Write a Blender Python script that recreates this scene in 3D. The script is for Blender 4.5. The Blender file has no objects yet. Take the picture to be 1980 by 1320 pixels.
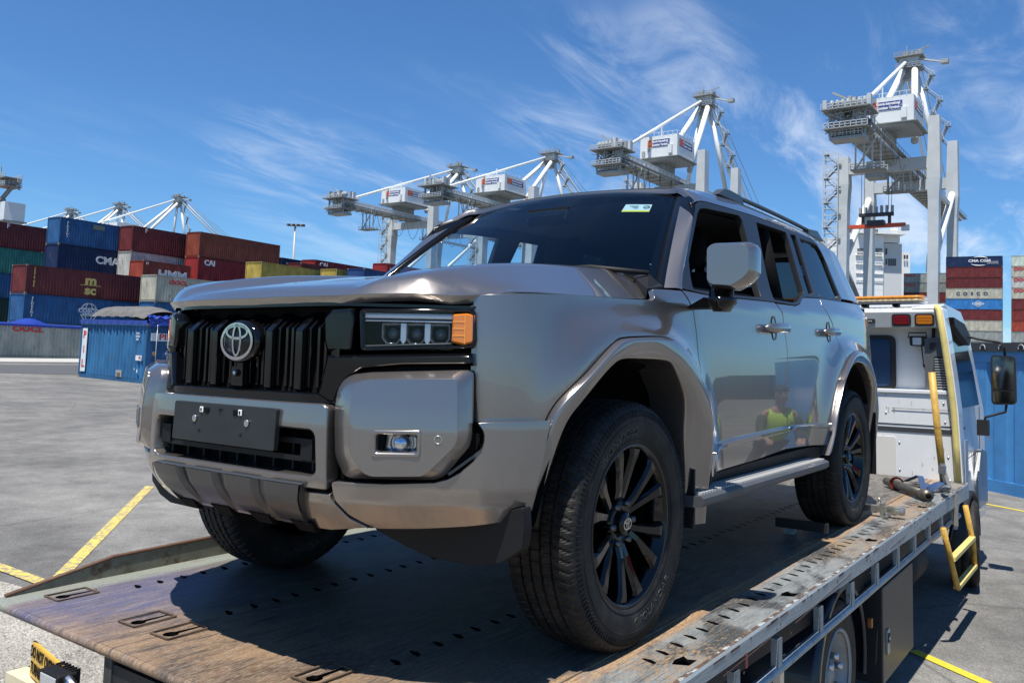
import bpy, bmesh, math, random
import numpy as np
from mathutils import Vector, Matrix, noise as mnoise
from mathutils.geometry import delaunay_2d_cdt
rnd = random.Random(7)
SC = bpy.context.scene; COL = SC.collection
R = math.radians
# ---------------------------------------------------------------- camera
FPX, PPX, PPY = 1622.45, 990.03, 570.10
CW = Vector((2.57528,2.27810,0.97771))
MW = ((-0.587311,0.808219,0.042993),(-0.081922,-0.006516,-0.996617),(-0.805205,-0.588846,0.070038))
GZ = -0.98
DM = ((0.999986,0.000052,0.005296),(0.000052,0.999805,-0.019740),(-0.005296,0.019740,0.999791))
cam = bpy.data.cameras.new('camera'); camo = bpy.data.objects.new('camera', cam); COL.objects.link(camo)
Rc = Matrix(MW).transposed() @ Matrix(((1,0,0),(0,-1,0),(0,0,-1)))
camo.matrix_world = Matrix.Translation(CW) @ Rc.to_4x4()
cam.sensor_width = 36; cam.lens = FPX/1980*36; cam.shift_x = (990-PPX)/1980*1; cam.shift_y = (PPY-660)/1980
cam.clip_start = .05; cam.clip_end = 6000
SC.camera = camo
def wray(x, y):
    return Matrix(MW).transposed() @ Vector(((x-PPX)/FPX, (y-PPY)/FPX, 1))
def at(x, y, d): return CW + wray(x, y)*d
def at_z(x, y, z):
    r = wray(x, y); return CW + r*((z-CW.z)/r.z)
# ---------------------------------------------------------------- sky, sun, exposure
W = bpy.data.worlds.new('World'); SC.world = W; W.use_nodes = True
nt = W.node_tree; nt.nodes.clear()
def N(t, k, **kw):
    n = t.nodes.new(k)
    for a, b in kw.items():
        if a.startswith('i_'): n.inputs[a[2:].replace('_', ' ')].default_value = b
        elif a.startswith('x'): n.inputs[int(a[1:])].default_value = b
        else: setattr(n, a, b)
    return n
SUNV = Vector((.33, .045, 1)).normalized()
sky = N(nt, 'ShaderNodeTexSky', sky_type='NISHITA', sun_disc=False, sun_elevation=math.asin(SUNV.z), sun_rotation=R(83), air_density=1.0, dust_density=.1, ozone_density=4.0)
tc = N(nt, 'ShaderNodeTexCoord')
sep = N(nt, 'ShaderNodeSeparateXYZ'); nt.links.new(tc.outputs['Generated'], sep.inputs[0])
mz = N(nt, 'ShaderNodeMath', operation='MAXIMUM', x1=.04); nt.links.new(sep.outputs['Z'], mz.inputs[0])
ad = N(nt, 'ShaderNodeMath', operation='ADD', x1=.12); nt.links.new(mz.outputs[0], ad.inputs[0])
dx = N(nt, 'ShaderNodeMath', operation='DIVIDE'); nt.links.new(sep.outputs['X'], dx.inputs[0]); nt.links.new(ad.outputs[0], dx.inputs[1])
dy = N(nt, 'ShaderNodeMath', operation='DIVIDE'); nt.links.new(sep.outputs['Y'], dy.inputs[0]); nt.links.new(ad.outputs[0], dy.inputs[1])
cb = N(nt, 'ShaderNodeCombineXYZ'); nt.links.new(dx.outputs[0], cb.inputs[0]); nt.links.new(dy.outputs[0], cb.inputs[1])
mp = N(nt, 'ShaderNodeMapping'); mp.inputs['Rotation'].default_value = (0, 0, R(-28)); mp.inputs['Scale'].default_value = (1.15, 3.6, 1); mp.inputs['Location'].default_value = (3.1, 1.2, 0)
nt.links.new(cb.outputs[0], mp.inputs[0])
n1 = N(nt, 'ShaderNodeTexNoise'); n1.inputs['Scale'].default_value = 1.1; n1.inputs['Detail'].default_value = 12; n1.inputs['Roughness'].default_value = .64; n1.inputs['Distortion'].default_value = .75
nt.links.new(mp.outputs[0], n1.inputs['Vector'])
n2 = N(nt, 'ShaderNodeTexNoise'); n2.inputs['Scale'].default_value = .45; n2.inputs['Detail'].default_value = 4
nt.links.new(mp.outputs[0], n2.inputs['Vector'])
mu = N(nt, 'ShaderNodeMath', operation='MULTIPLY'); nt.links.new(n1.outputs[0], mu.inputs[0]); nt.links.new(n2.outputs[0], mu.inputs[1])
mr = N(nt, 'ShaderNodeMapRange', interpolation_type='SMOOTHSTEP'); mr.inputs[1].default_value = .21; mr.inputs[2].default_value = .40; mr.inputs[3].default_value = 0; mr.inputs[4].default_value = 1
nt.links.new(mu.outputs[0], mr.inputs[0])
acc = None
for px_, py_, rad, amp in ((1500,95,5,.14),(1130,160,3.5,.36),(1300,150,4,.34),(1620,125,4.5,.26),(540,305,4,.22),(640,340,4.5,.22),(740,370,5,.22),(1930,330,10,.55),(1480,330,6,.55),(300,25,2.5,.35),(1900,540,8,.5),(1120,320,5,.35),(1920,60,5,.42),(1560,230,5,.4)):
    d_ = wray(px_, py_).normalized(); vm = N(nt, 'ShaderNodeVectorMath', operation='DOT_PRODUCT'); nt.links.new(tc.outputs['Generated'], vm.inputs[0]); vm.inputs[1].default_value = d_
    r_ = N(nt, 'ShaderNodeMapRange', interpolation_type='SMOOTHSTEP'); r_.inputs[1].default_value = math.cos(R(rad*1.5)); r_.inputs[2].default_value = math.cos(R(rad*.25)); r_.inputs[3].default_value = 0; r_.inputs[4].default_value = amp; nt.links.new(vm.outputs['Value'], r_.inputs[0])
    if acc is None: acc = r_.outputs[0]
    else: m_ = N(nt, 'ShaderNodeMath', operation='MAXIMUM'); nt.links.new(acc, m_.inputs[0]); nt.links.new(r_.outputs[0], m_.inputs[1]); acc = m_.outputs[0]
lo_ = N(nt, 'ShaderNodeMath', operation='ADD', x1=.05); nt.links.new(acc, lo_.inputs[0])
mm_ = N(nt, 'ShaderNodeMath', operation='MULTIPLY'); nt.links.new(mr.outputs[0], mm_.inputs[0]); nt.links.new(lo_.outputs[0], mm_.inputs[1])
tint = N(nt, 'ShaderNodeMix', data_type='RGBA', blend_type='MULTIPLY'); tint.inputs[0].default_value = 1; tint.inputs[7].default_value = (.50, .79, 1.05, 1)
nt.links.new(sky.outputs[0], tint.inputs[6])
mx = N(nt, 'ShaderNodeMix', data_type='RGBA'); mx.inputs[7].default_value = (7.2, 7.8, 8.6, 1)
nt.links.new(mm_.outputs[0], mx.inputs[0]); nt.links.new(tint.outputs[2], mx.inputs[6])
bg = N(nt, 'ShaderNodeBackground'); bg.inputs[1].default_value = .086
nt.links.new(mx.outputs[2], bg.inputs[0])
wo = N(nt, 'ShaderNodeOutputWorld'); nt.links.new(bg.outputs[0], wo.inputs[0])
sun = bpy.data.lights.new('sun', 'SUN'); sun.energy = 4.8; sun.angle = R(.5); sun.color = (1, .955, .89)
suno = bpy.data.objects.new('sun', sun); COL.objects.link(suno); suno.rotation_euler = SUNV.to_track_quat('Z', 'Y').to_euler()
SC.view_settings.view_transform = 'Standard'; SC.view_settings.look = 'None'; SC.view_settings.exposure = 0.62; SC.view_settings.gamma = 1
SC.cycles.max_bounces = 8; SC.cycles.transparent_max_bounces = 16; SC.cycles.caustics_reflective = False; SC.cycles.caustics_refractive = False
# ---------------------------------------------------------------- materials
MATS = {}
def mat(name, col=(.5,.5,.5), rough=.5, metal=0., coat=0., coat_rough=.03, spec=.5, noise=0., nscale=8., bump=0., bscale=60., col2=None, mixlo=.45, mixhi=.65, stretch=None, emit=None, estr=1., trans=0., rnoise=0.):
    if name in MATS: return MATS[name]
    m = bpy.data.materials.new(name); m.use_nodes = True; t = m.node_tree; b = t.nodes['Principled BSDF']; MATS[name] = m
    b.inputs['Base Color'].default_value = (*col, 1); b.inputs['Roughness'].default_value = rough; b.inputs['Metallic'].default_value = metal
    b.inputs['Coat Weight'].default_value = coat; b.inputs['Coat Roughness'].default_value = coat_rough; b.inputs['Specular IOR Level'].default_value = spec
    b.inputs['Transmission Weight'].default_value = trans
    if emit: b.inputs['Emission Color'].default_value = (*emit, 1); b.inputs['Emission Strength'].default_value = estr
    need = noise or bump or col2 or rnoise
    if need:
        c = t.nodes.new('ShaderNodeTexCoord'); src = c.outputs['Object']
        if stretch:
            mpn = t.nodes.new('ShaderNodeMapping'); mpn.inputs['Scale'].default_value = stretch; t.links.new(src, mpn.inputs[0]); src = mpn.outputs[0]
        last = None
        if noise:
            n = N(t, 'ShaderNodeTexNoise'); n.inputs['Scale'].default_value = nscale; n.inputs['Detail'].default_value = 8; n.inputs['Roughness'].default_value = .62; t.links.new(src, n.inputs['Vector'])
            r_ = N(t, 'ShaderNodeMapRange'); r_.inputs[1].default_value = .3; r_.inputs[2].default_value = .7; r_.inputs[3].default_value = 1-noise; r_.inputs[4].default_value = 1+noise*.6; t.links.new(n.outputs[0], r_.inputs[0])
            x = N(t, 'ShaderNodeMix', data_type='RGBA', blend_type='MULTIPLY'); x.inputs[0].default_value = 1; x.inputs[6].default_value = (*col, 1); t.links.new(r_.outputs[0], x.inputs[7]); last = x.outputs[2]
        if col2:
            n = N(t, 'ShaderNodeTexNoise'); n.inputs['Scale'].default_value = nscale*.7; n.inputs['Detail'].default_value = 10; n.inputs['Roughness'].default_value = .7; t.links.new(src, n.inputs['Vector'])
            r_ = N(t, 'ShaderNodeMapRange'); r_.inputs[1].default_value = mixlo; r_.inputs[2].default_value = mixhi; t.links.new(n.outputs[0], r_.inputs[0])
            x = N(t, 'ShaderNodeMix', data_type='RGBA'); t.links.new(r_.outputs[0], x.inputs[0]); x.inputs[6].default_value = (*col, 1); x.inputs[7].default_value = (*col2, 1)
            if last: t.links.new(last, x.inputs[6])
            last = x.outputs[2]
        if last: t.links.new(last, b.inputs['Base Color'])
        if rnoise:
            n = N(t, 'ShaderNodeTexNoise'); n.inputs['Scale'].default_value = nscale*1.3; n.inputs['Detail'].default_value = 6; t.links.new(src, n.inputs['Vector'])
            r_ = N(t, 'ShaderNodeMapRange'); r_.inputs[1].default_value = .3; r_.inputs[2].default_value = .7; r_.inputs[3].default_value = max(.02, rough-rnoise); r_.inputs[4].default_value = min(1, rough+rnoise); t.links.new(n.outputs[0], r_.inputs[0]); t.links.new(r_.outputs[0], b.inputs['Roughness'])
        if bump:
            n = N(t, 'ShaderNodeTexNoise'); n.inputs['Scale'].default_value = bscale; n.inputs['Detail'].default_value = 5; t.links.new(src, n.inputs['Vector'])
            bp = N(t, 'ShaderNodeBump'); bp.inputs['Strength'].default_value = bump; bp.inputs['Distance'].default_value = .01; t.links.new(n.outputs[0], bp.inputs['Height']); t.links.new(bp.outputs[0], b.inputs['Normal'])
    return m
def glassmat(name, tintc=(1,1,1), base=.06, edge=.9, rough=.0):
    if name in MATS: return MATS[name]
    m = bpy.data.materials.new(name); m.use_nodes = True; t = m.node_tree; t.nodes.clear(); MATS[name] = m
    o = N(t, 'ShaderNodeOutputMaterial'); mxs = N(t, 'ShaderNodeMixShader'); tr = N(t, 'ShaderNodeBsdfTransparent'); gl = N(t, 'ShaderNodeBsdfGlossy')
    tr.inputs[0].default_value = (*tintc, 1); gl.inputs['Roughness'].default_value = rough
    lw = N(t, 'ShaderNodeFresnel'); lw.inputs[0].default_value = 1.5
    mrr = N(t, 'ShaderNodeMapRange'); mrr.inputs[1].default_value = 0; mrr.inputs[2].default_value = 1; mrr.inputs[3].default_value = base-.04; mrr.inputs[4].default_value = edge
    t.links.new(lw.outputs[0], mrr.inputs[0]); t.links.new(mrr.outputs[0], mxs.inputs[0]); t.links.new(tr.outputs[0], mxs.inputs[1]); t.links.new(gl.outputs[0], mxs.inputs[2]); t.links.new(mxs.outputs[0], o.inputs[0])
    return m
PAINT = mat('metallic_taupe_paint', (.262,.238,.219), .25, .80, coat=1., coat_rough=.012, noise=.10, nscale=700, spec=.6)
GLOSSBLK = mat('gloss_black', (.003,.003,.0035), .07, 0, spec=.45)
BLKPL = mat('black_plastic', (.007,.007,.0075), .6, 0, spec=.3, noise=.2, nscale=20)
DARK = mat('deep_black', (.003,.003,.003), .8, spec=.15)
DKSIL = mat('dark_silver', (.10,.105,.11), .35, .6)
TRIM = mat('pillar_trim', (.016,.016,.017), .32, .0, spec=.4)
CHROME = mat('chrome', (.58,.59,.61), .07, 1)
SATIN = mat('satin_metal', (.6,.6,.6), .3, 1)
RUBBER = mat('rubber', (.011,.0108,.0105), .62, 0, spec=.28, noise=.35, nscale=14, col2=(.048,.042,.034), mixlo=.46, mixhi=.78, bump=.1, bscale=90)
GLASS = glassmat('window_glass', (.90,.95,.96), .045, .9)
GLASSB = glassmat('windscreen_glass', (.66,.82,.90), .05, .9)
PRIV = glassmat('privacy_glass', (.10,.12,.14), .14, .95)
LENS = glassmat('lens_glass', (.97,.98,1), .04, .5)
AMBER = mat('amber_lens', (.62,.17,.012), .10, 0, coat=1, emit=(1,.25,.01), estr=.0)
SEAT = mat('seat_fabric', (.008,.009,.012), .8, spec=.2)
WHITE = mat('white_marking', (.78,.78,.76), .5)
# ---------------------------------------------------------------- mesh helpers
class MB:
    def __init__(s): s.v = []; s.f = []; s.m = []; s.mats = []; s.sm = []
    def mi(s, m):
        if m not in s.mats: s.mats.append(m)
        return s.mats.index(m)
    def add(s, vs, fs, m, smooth=False):
        o = len(s.v); s.v += [tuple(v) for v in vs]; k = s.mi(m)
        for f in fs: s.f.append(tuple(i+o for i in f)); s.m.append(k); s.sm.append(smooth)
    def box(s, c, d, m, rot=None, taper=None):
        vs = []
        for z in (-.5,.5):
            for y in (-.5,.5):
                for x in (-.5,.5):
                    p = Vector((x*d[0], y*d[1], z*d[2]))
                    if taper and z > 0: p.x *= taper[0]; p.y *= taper[1]
                    if rot: p = rot @ p
                    vs.append(p+Vector(c))
        s.add(vs, [(0,2,3,1),(4,5,7,6),(0,1,5,4),(2,6,7,3),(0,4,6,2),(1,3,7,5)], m)
    def beam(s, a, b, w, h, m, up=(0,0,1)):
        a = Vector(a); b = Vector(b); d = b-a; L = d.length
        if L < 1e-6: return
        d.normalize(); u = Vector(up)
        if abs(d.dot(u)) > .98: u = Vector((1,0,0))
        sd = d.cross(u).normalized(); u = sd.cross(d)
        vs = [p+sd*i*w/2+u*j*h/2 for p in (a,b) for i, j in ((-1,-1),(1,-1),(1,1),(-1,1))]
        s.add(vs, [(3,2,1,0),(4,5,6,7),(0,1,5,4),(1,2,6,5),(2,3,7,6),(3,0,4,7)], m)
    def tube(s, pts, r, m, n=8, cap=True, smooth=True):
        pts = [Vector(p) for p in pts]; rings = []
        rr = r if isinstance(r, (list, tuple)) else [r]*len(pts)
        t0 = (pts[1]-pts[0]).normalized(); u = Vector((0,0,1)) if abs(t0.z) < .9 else Vector((1,0,0))
        for i, p in enumerate(pts):
            t = ((pts[min(i+1, len(pts)-1)]-pts[max(i-1, 0)])).normalized()
            sd = t.cross(u).normalized(); u = sd.cross(t).normalized()
            rings.append([p+(sd*math.cos(2*math.pi*k/n)+u*math.sin(2*math.pi*k/n))*rr[i] for k in range(n)])
        vs = [q for rg in rings for q in rg]; fs = []
        for i in range(len(pts)-1):
            for k in range(n):
                a = i*n+k; b = i*n+(k+1) % n; fs.append((a, b, b+n, a+n))
        if cap: fs += [tuple(range(n))[::-1], tuple(range((len(pts)-1)*n, len(pts)*n))]
        s.add(vs, fs, m, smooth)
    def grid(s, fn, nu, nv, m, smooth=True, closeu=False, flip=False):
        vs = [fn(i/(nu if closeu else nu-1), j/(nv-1)) for j in range(nv) for i in range(nu)]; fs = []
        for j in range(nv-1):
            for i in range(nu if closeu else nu-1):
                a = j*nu+i; b = j*nu+(i+1) % nu; q = (a, b, b+nu, a+nu); fs.append(q[::-1] if flip else q)
        s.add(vs, fs, m, smooth)
    def prism(s, poly, fn, t0, t1, m, smooth=False):
        """poly: 2d outline; fn(p, t) -> 3d"""
        n = len(poly); vs = [fn(p, t0) for p in poly]+[fn(p, t1) for p in poly]
        fs = [tuple(range(n))[::-1], tuple(range(n, 2*n))]+[(i, (i+1) % n, (i+1) % n+n, i+n) for i in range(n)]
        s.add(vs, fs, m, smooth)
    def loft(s, rings, m, smooth=True, close=True, cap=False):
        n = len(rings[0]); vs = [p for r in rings for p in r]; fs = []
        for i in range(len(rings)-1):
            for k in range(n if close else n-1):
                a = i*n+k; b = i*n+(k+1) % n; fs.append((a, b, b+n, a+n))
        if cap: fs += [tuple(range(n))[::-1], tuple(range((len(rings)-1)*n, len(rings)*n))]
        s.add(vs, fs, m, smooth)
    def build(s, name, parent=None, T=None, fix=True, weld=False, bev=0):
        me = bpy.data.meshes.new(name); me.from_pydata(s.v, [], s.f)
        for m in s.mats: me.materials.append(m)
        me.polygons.foreach_set('material_index', s.m); me.polygons.foreach_set('use_smooth', s.sm)
        if fix or weld:
            bm = bmesh.new(); bm.from_mesh(me)
            if weld: bmesh.ops.remove_doubles(bm, verts=bm.verts, dist=1e-4)
            bmesh.ops.recalc_face_normals(bm, faces=bm.faces); bm.to_mesh(me); bm.free()
        o = bpy.data.objects.new(name, me); COL.objects.link(o)
        if T is not None: o.matrix_world = T
        if parent: o.parent = parent
        if bev:
            md = o.modifiers.new('b', 'BEVEL'); md.width = bev; md.segments = 2; md.limit_method = 'ANGLE'; md.angle_limit = R(40)
        return o
def tag(o, label=None, cat=None, group=None, kind=None):
    if label: o['label'] = label
    if cat: o['category'] = cat
    if group: o['group'] = group
    if kind: o['kind'] = kind
    return o
def thing(name, label, cat, M=None, group=None):
    o = bpy.data.objects.new(name, None); COL.objects.link(o); o.empty_display_size = .3
    if M is not None: o.matrix_world = M
    return tag(o, label, cat, group)
def frame3(o, ex, ey, ez):
    m = Matrix((ex, ey, ez)).transposed().to_4x4(); m.translation = Vector(o); return m
DECKM = Matrix(DM).to_4x4()
# ---------------------------------------------------------------- lettering
_fc = {}
def text_mesh(txt, h, depth=.004, bold=.0, squeeze=1., align='CENTER'):
    key = (txt, h, depth, bold, squeeze, align)
    if key in _fc: return _fc[key]
    cu = bpy.data.curves.new('t', 'FONT'); cu.body = txt; cu.size = h*1.38; cu.extrude = depth/2; cu.offset = bold; cu.align_x = align; cu.align_y = 'CENTER'; cu.resolution_u = 3
    ob = bpy.data.objects.new('t', cu); COL.objects.link(ob); dg = bpy.context.evaluated_depsgraph_get(); dg.update()
    me = bpy.data.meshes.new_from_object(ob.evaluated_get(dg)); COL.objects.unlink(ob); bpy.data.objects.remove(ob)
    r = ([(v.co.x*squeeze, v.co.y, v.co.z) for v in me.vertices], [tuple(p.vertices) for p in me.polygons])
    _fc[key] = r; return r
def add_text(mb, txt, h, o, ex, ey, m, depth=.004, bold=0., squeeze=1., align='CENTER'):
    vs, fs = text_mesh(txt, h, depth, bold, squeeze, align); ex = Vector(ex).normalized(); ey = Vector(ey).normalized(); ez = ex.cross(ey); o = Vector(o)
    mb.add([o+ex*a+ey*b+ez*c for a, b, c in vs], fs, m)
def ring_pts(a, b, n=32, w=.1, z0=0, z1=.01, cx=0, cy=0):
    """flat elliptical ring as 4 loops (for logos)"""
    out = []
    for (s, z) in ((1, z0), (1, z1), (-1, z1), (-1, z0)):
        out.append([(cx+(a+s*w/2)*math.cos(2*math.pi*k/n), cy+(b+s*w/2)*math.sin(2*math.pi*k/n), z) for k in range(n)])
    return out+[out[0]]
def add_ring(mb, a, b, w, o, ex, ey, m, z1=.01, cx=0, cy=0, n=32):
    ex = Vector(ex).normalized(); ey = Vector(ey).normalized(); ez = ex.cross(ey); o = Vector(o)
    mb.loft([[o+ex*p[0]+ey*p[1]+ez*p[2] for p in r] for r in ring_pts(a, b, n, w, 0, z1, cx, cy)], m, smooth=False)
# ================================================================ vehicle body surfaces (car frame: x forward, y left, z up)
def itp(tab, x):
    xs = [a for a, b in tab]
    if x <= xs[0]: return tab[0][1]
    if x >= xs[-1]: return tab[-1][1]
    for i in range(len(tab)-1):
        if x <= xs[i+1]: return tab[i][1]+(tab[i+1][1]-tab[i][1])*(x-xs[i])/(xs[i+1]-xs[i]+1e-12)
def itps(tab, x):
    xs = [a for a, b in tab]
    if x <= xs[0]: return tab[0][1]
    if x >= xs[-1]: return tab[-1][1]
    for i in range(len(tab)-1):
        if x <= xs[i+1]:
            h = xs[i+1]-xs[i]; t = (x-xs[i])/h; p = [tab[max(i-1, 0)], tab[i], tab[i+1], tab[min(i+2, len(tab)-1)]]
            m1 = (p[2][1]-p[0][1])/(p[2][0]-p[0][0])*h; m2 = (p[3][1]-p[1][1])/(p[3][0]-p[1][0])*h
            return (2*t**3-3*t*t+1)*p[1][1]+(t**3-2*t*t+t)*m1+(-2*t**3+3*t*t)*p[2][1]+(t**3-t*t)*m2
def sst(t): t = max(0., min(1., t)); return t*t*(3-2*t)
class Plan:
    def __init__(s, pts, ysign=None, xsign=None, n=24):
        P = np.array(pts, float); P = np.vstack([2*P[0]-P[1], P, 2*P[-1]-P[-2]]); out = []
        for i in range(1, len(P)-2):
            for k in range(n):
                t = k/n; a, b, c, d = P[i-1:i+3]; m1 = (c-a)*.5; m2 = (d-b)*.5; L = np.linalg.norm(c-b)
                m1 = m1*min(1, L/(np.linalg.norm(m1)+1e-9)); m2 = m2*min(1, L/(np.linalg.norm(m2)+1e-9))
                out.append((2*t**3-3*t**2+1)*b+(t**3-2*t**2+t)*m1+(-2*t**3+3*t**2)*c+(t**3-t**2)*m2)
        out.append(P[-2]); s.C = np.array(out); d = np.linalg.norm(np.diff(s.C, axis=0), axis=1); s.S = np.concatenate([[0], np.cumsum(d)])
        T = np.gradient(s.C, axis=0); T /= np.linalg.norm(T, axis=1)[:, None]
        for _ in range(6): T[1:-1] = (T[:-2]+2*T[1:-1]+T[2:])/4
        T /= np.linalg.norm(T, axis=1)[:, None]; s.N = np.stack([-T[:, 1], T[:, 0]], 1)
        if ysign and s.N[len(s.N)//2][1] < 0: s.N = -s.N
        if xsign and s.N[0][0] < 0: s.N = -s.N
        s.L = float(s.S[-1]); s.C = s.C.copy()
    def at(s, u): return float(np.interp(u, s.S, s.C[:, 0])), float(np.interp(u, s.S, s.C[:, 1]))
    def nrm(s, u):
        x = float(np.interp(u, s.S, s.N[:, 0])); y = float(np.interp(u, s.S, s.N[:, 1])); l = math.hypot(x, y); return x/l, y/l
side = Plan([(.66,.735),(.645,.775),(.61,.825),(.55,.87),(.46,.90),(.33,.918),(.1,.925),(-.5,.93),(-1.5,.935),(-2.6,.93),(-3.3,.91),(-3.6,.885),(-3.75,.85),(-3.84,.78),(-3.88,.68),(-3.90,.4)], ysign=1)
def s_off(X, z):
    zc = 1.178-X*.0305
    lo = itps([(.3,-.05),(.42,-.028),(.55,-.010),(.7,-.002),(.85,0),(1.0,-.003),(1.12,-.010),(1.17,-.013)], min(z, 1.17))
    if z > zc: lo -= itps([(0,0),(.03,.010),(.09,.038),(.20,.075),(.40,.135),(.50,.17),(.56,.21),(.60,.26),(.63,.33)], z-zc)
    b = 0
    for xc, amp in ((0, .052), (-2.85, .045)):
        r = math.hypot((X-xc)*.97, (z-.42)*.98)
        b += amp*math.exp(-((r-.60)/(.085 if r < .60 else .115))**2)*sst((1.16-z)/.12)*(sst((.56-X)/.22) if xc == 0 else sst((X+3.78)/.35))
    return lo+b
def S(u, z, e=0.):
    x, y = side.at(u); nx, ny = side.nrm(u); o = s_off(x, z)+e; r = sst((u-3.35)/.7)*max(0, z-1.2)*.55
    return Vector((x+nx*o+r, y+ny*o, z))
bump = Plan([(.925,0),(.922,.3),(.902,.45),(.84,.60),(.785,.70),(.735,.78),(.69,.84),(.635,.885),(.565,.92),(.46,.945),(.3,.955)], xsign=1)
def b_off(z): return itp([(.30,-.19),(.40,-.12),(.47,-.052),(.53,-.012),(.58,0),(.75,0),(.80,-.005),(.9,-.02),(.95,-.03)], z)
def B(u, z, e=0.):
    a = abs(u); x, y = bump.at(a); nx, ny = bump.nrm(a); o = b_off(z)+e
    return Vector((x+nx*o, (y+ny*o)*(1 if u >= 0 else -1), z))
head = Plan([(.885,0),(.882,.3),(.86,.42),(.815,.5),(.76,.6),(.70,.70),(.665,.76),(.64,.80)], xsign=1)
def Hd(u, z, e=0.):
    a = abs(u); x, y = head.at(a); nx, ny = head.nrm(a); return Vector((x+nx*e, (y+ny*e)*(1 if u >= 0 else -1), z))
XF = [(0,.885),(.3,.878),(.45,.85),(.6,.785),(.7,.722),(.75,.672),(.80,.60),(.85,.50),(.875,.35),(.89,.1),(.895,-.2)]
YC = [(-.6,.90),(-.2,.895),(.1,.89),(.35,.875),(.5,.85),(.6,.80),(.67,.75),(.9,.70)]
def H(x, y, e=0.):
    a = abs(y); yc = itps(YC, x); c = itps([(-.5,1.185),(-.2,1.177),(.2,1.158),(.46,1.150),(.6,1.143),(.68,1.133),(.9,1.12)], x)
    r = itps([(-.9,1.345),(-.6,1.333),(-.25,1.318),(.05,1.298),(.35,1.268),(.6,1.226),(.7,1.202),(.8,1.174),(.88,1.15),(.95,1.12)], x)
    z0 = r; z1 = r+(c-r)*((a-.62)/max(.05, yc-.62))
    k = .011; hh = max(k-abs(z0-z1), 0)/k; z = min(z0, z1)-hh*hh*k*.25
    w = sst((.50-a)/.10)
    z -= itps([(-.8,.0),(-.5,.015),(-.2,.035),(.3,.040),(.6,.036),(.8,.022),(.9,.015)], x)*w
    z += .018*w*(1-(a/.5)**2)
    xf = itps([(p, q) for p, q in XF if p <= .8], a); d = max(0, xf-x)
    k2 = sst((.86-a)/.08); ze = itps([(0,1.124),(.4,1.126),(.7,1.128),(.8,1.135)], a); z = z*(1-k2)+k2*(ze+(max(z,ze+.02)-ze)*(1-math.exp(-(d/.032)**1.5)))
    return Vector((x, y, z+e))
def WS(u, v, e=0.):
    a = abs(u); y = u*(.82*(1-v)+.60*v); x = (-.25-.17*a*a)*(1-v)+(-1.03-.05*a*a)*v; z = 1.235*(1-v)+(1.800-.035*a*a)*v+.022*math.sin(math.pi*v)
    return Vector((x+e*.7, y, z+e*.7))
# ---------------------------------------------------------------- panels cut to an outline on a surface
def resamp(P, step, closed=True):
    out = []; n = len(P)
    for i in range(n if closed else n-1):
        a = P[i]; b = P[(i+1) % n]; L = math.dist(a, b); k = max(1, int(round(L/step)))
        out += [(a[0]+(b[0]-a[0])*j/k, a[1]+(b[1]-a[1])*j/k) for j in range(k)]
    if not closed: out.append(P[-1])
    return out
def rounded(P, r):
    out = []; n = len(P)
    for i in range(n):
        a, b, c = P[i-1], P[i], P[(i+1) % n]; u = (a[0]-b[0], a[1]-b[1]); v = (c[0]-b[0], c[1]-b[1]); lu = math.hypot(*u); lv = math.hypot(*v)
        if lu < 1e-6 or lv < 1e-6: out.append(b); continue
        cs = (u[0]*v[0]+u[1]*v[1])/lu/lv
        if cs < -.93: out.append(b); continue
        d = min(r, lu*.45, lv*.45); p = (b[0]+u[0]/lu*d, b[1]+u[1]/lu*d); q = (b[0]+v[0]/lv*d, b[1]+v[1]/lv*d)
        for t in (0, .25, .5, .75, 1): out.append(tuple((1-t)**2*p[k]+2*t*(1-t)*b[k]+t*t*q[k] for k in (0, 1)))
    return out
def smooth_open(P, n=8):
    out = []; Q = [tuple(2*a-b for a, b in zip(P[0], P[1]))]+list(P)+[tuple(2*a-b for a, b in zip(P[-1], P[-2]))]
    for i in range(1, len(Q)-2):
        for k in range(n):
            t = k/n; out.append(tuple(.5*(2*Q[i][j]+(Q[i+1][j]-Q[i-1][j])*t+(2*Q[i-1][j]-5*Q[i][j]+4*Q[i+1][j]-Q[i+2][j])*t*t+(3*Q[i][j]-Q[i-1][j]-3*Q[i+1][j]+Q[i+2][j])*t**3) for j in (0, 1)))
    out.append(tuple(P[-1])); return out
def area2(P): return sum(P[i][0]*P[(i+1) % len(P)][1]-P[(i+1) % len(P)][0]*P[i][1] for i in range(len(P)))
def inset(P, d):
    s = 1 if area2(P) > 0 else -1; out = []; n = len(P)
    for i in range(n):
        a, b, c = P[i-1], P[i], P[(i+1) % n]; n1 = (-(b[1]-a[1]), b[0]-a[0]); n2 = (-(c[1]-b[1]), c[0]-b[0]); l1 = math.hypot(*n1)+1e-12; l2 = math.hypot(*n2)+1e-12
        m = (n1[0]/l1+n2[0]/l2, n1[1]/l1+n2[1]/l2); lm = math.hypot(*m)+1e-9; k = min(2., 2/lm/1.0) if lm > .3 else 1
        out.append((b[0]+s*d*m[0]/lm*k*(1 if lm > .3 else 1)*min(1, 1), b[1]+s*d*m[1]/lm*k*1))
    return out
def pip(p, P):
    x, y = p; c = False; n = len(P)
    for i in range(n):
        x1, y1 = P[i]; x2, y2 = P[i-1]
        if (y1 > y) != (y2 > y) and x < (x2-x1)*(y-y1)/(y2-y1)+x1: c = not c
    return c
def fnormal(fn, u, v):
    h = .004; a = fn(u+h, v)-fn(u-h, v); b = fn(u, v+h)-fn(u, v-h); n = a.cross(b); return n.normalized()
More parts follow.
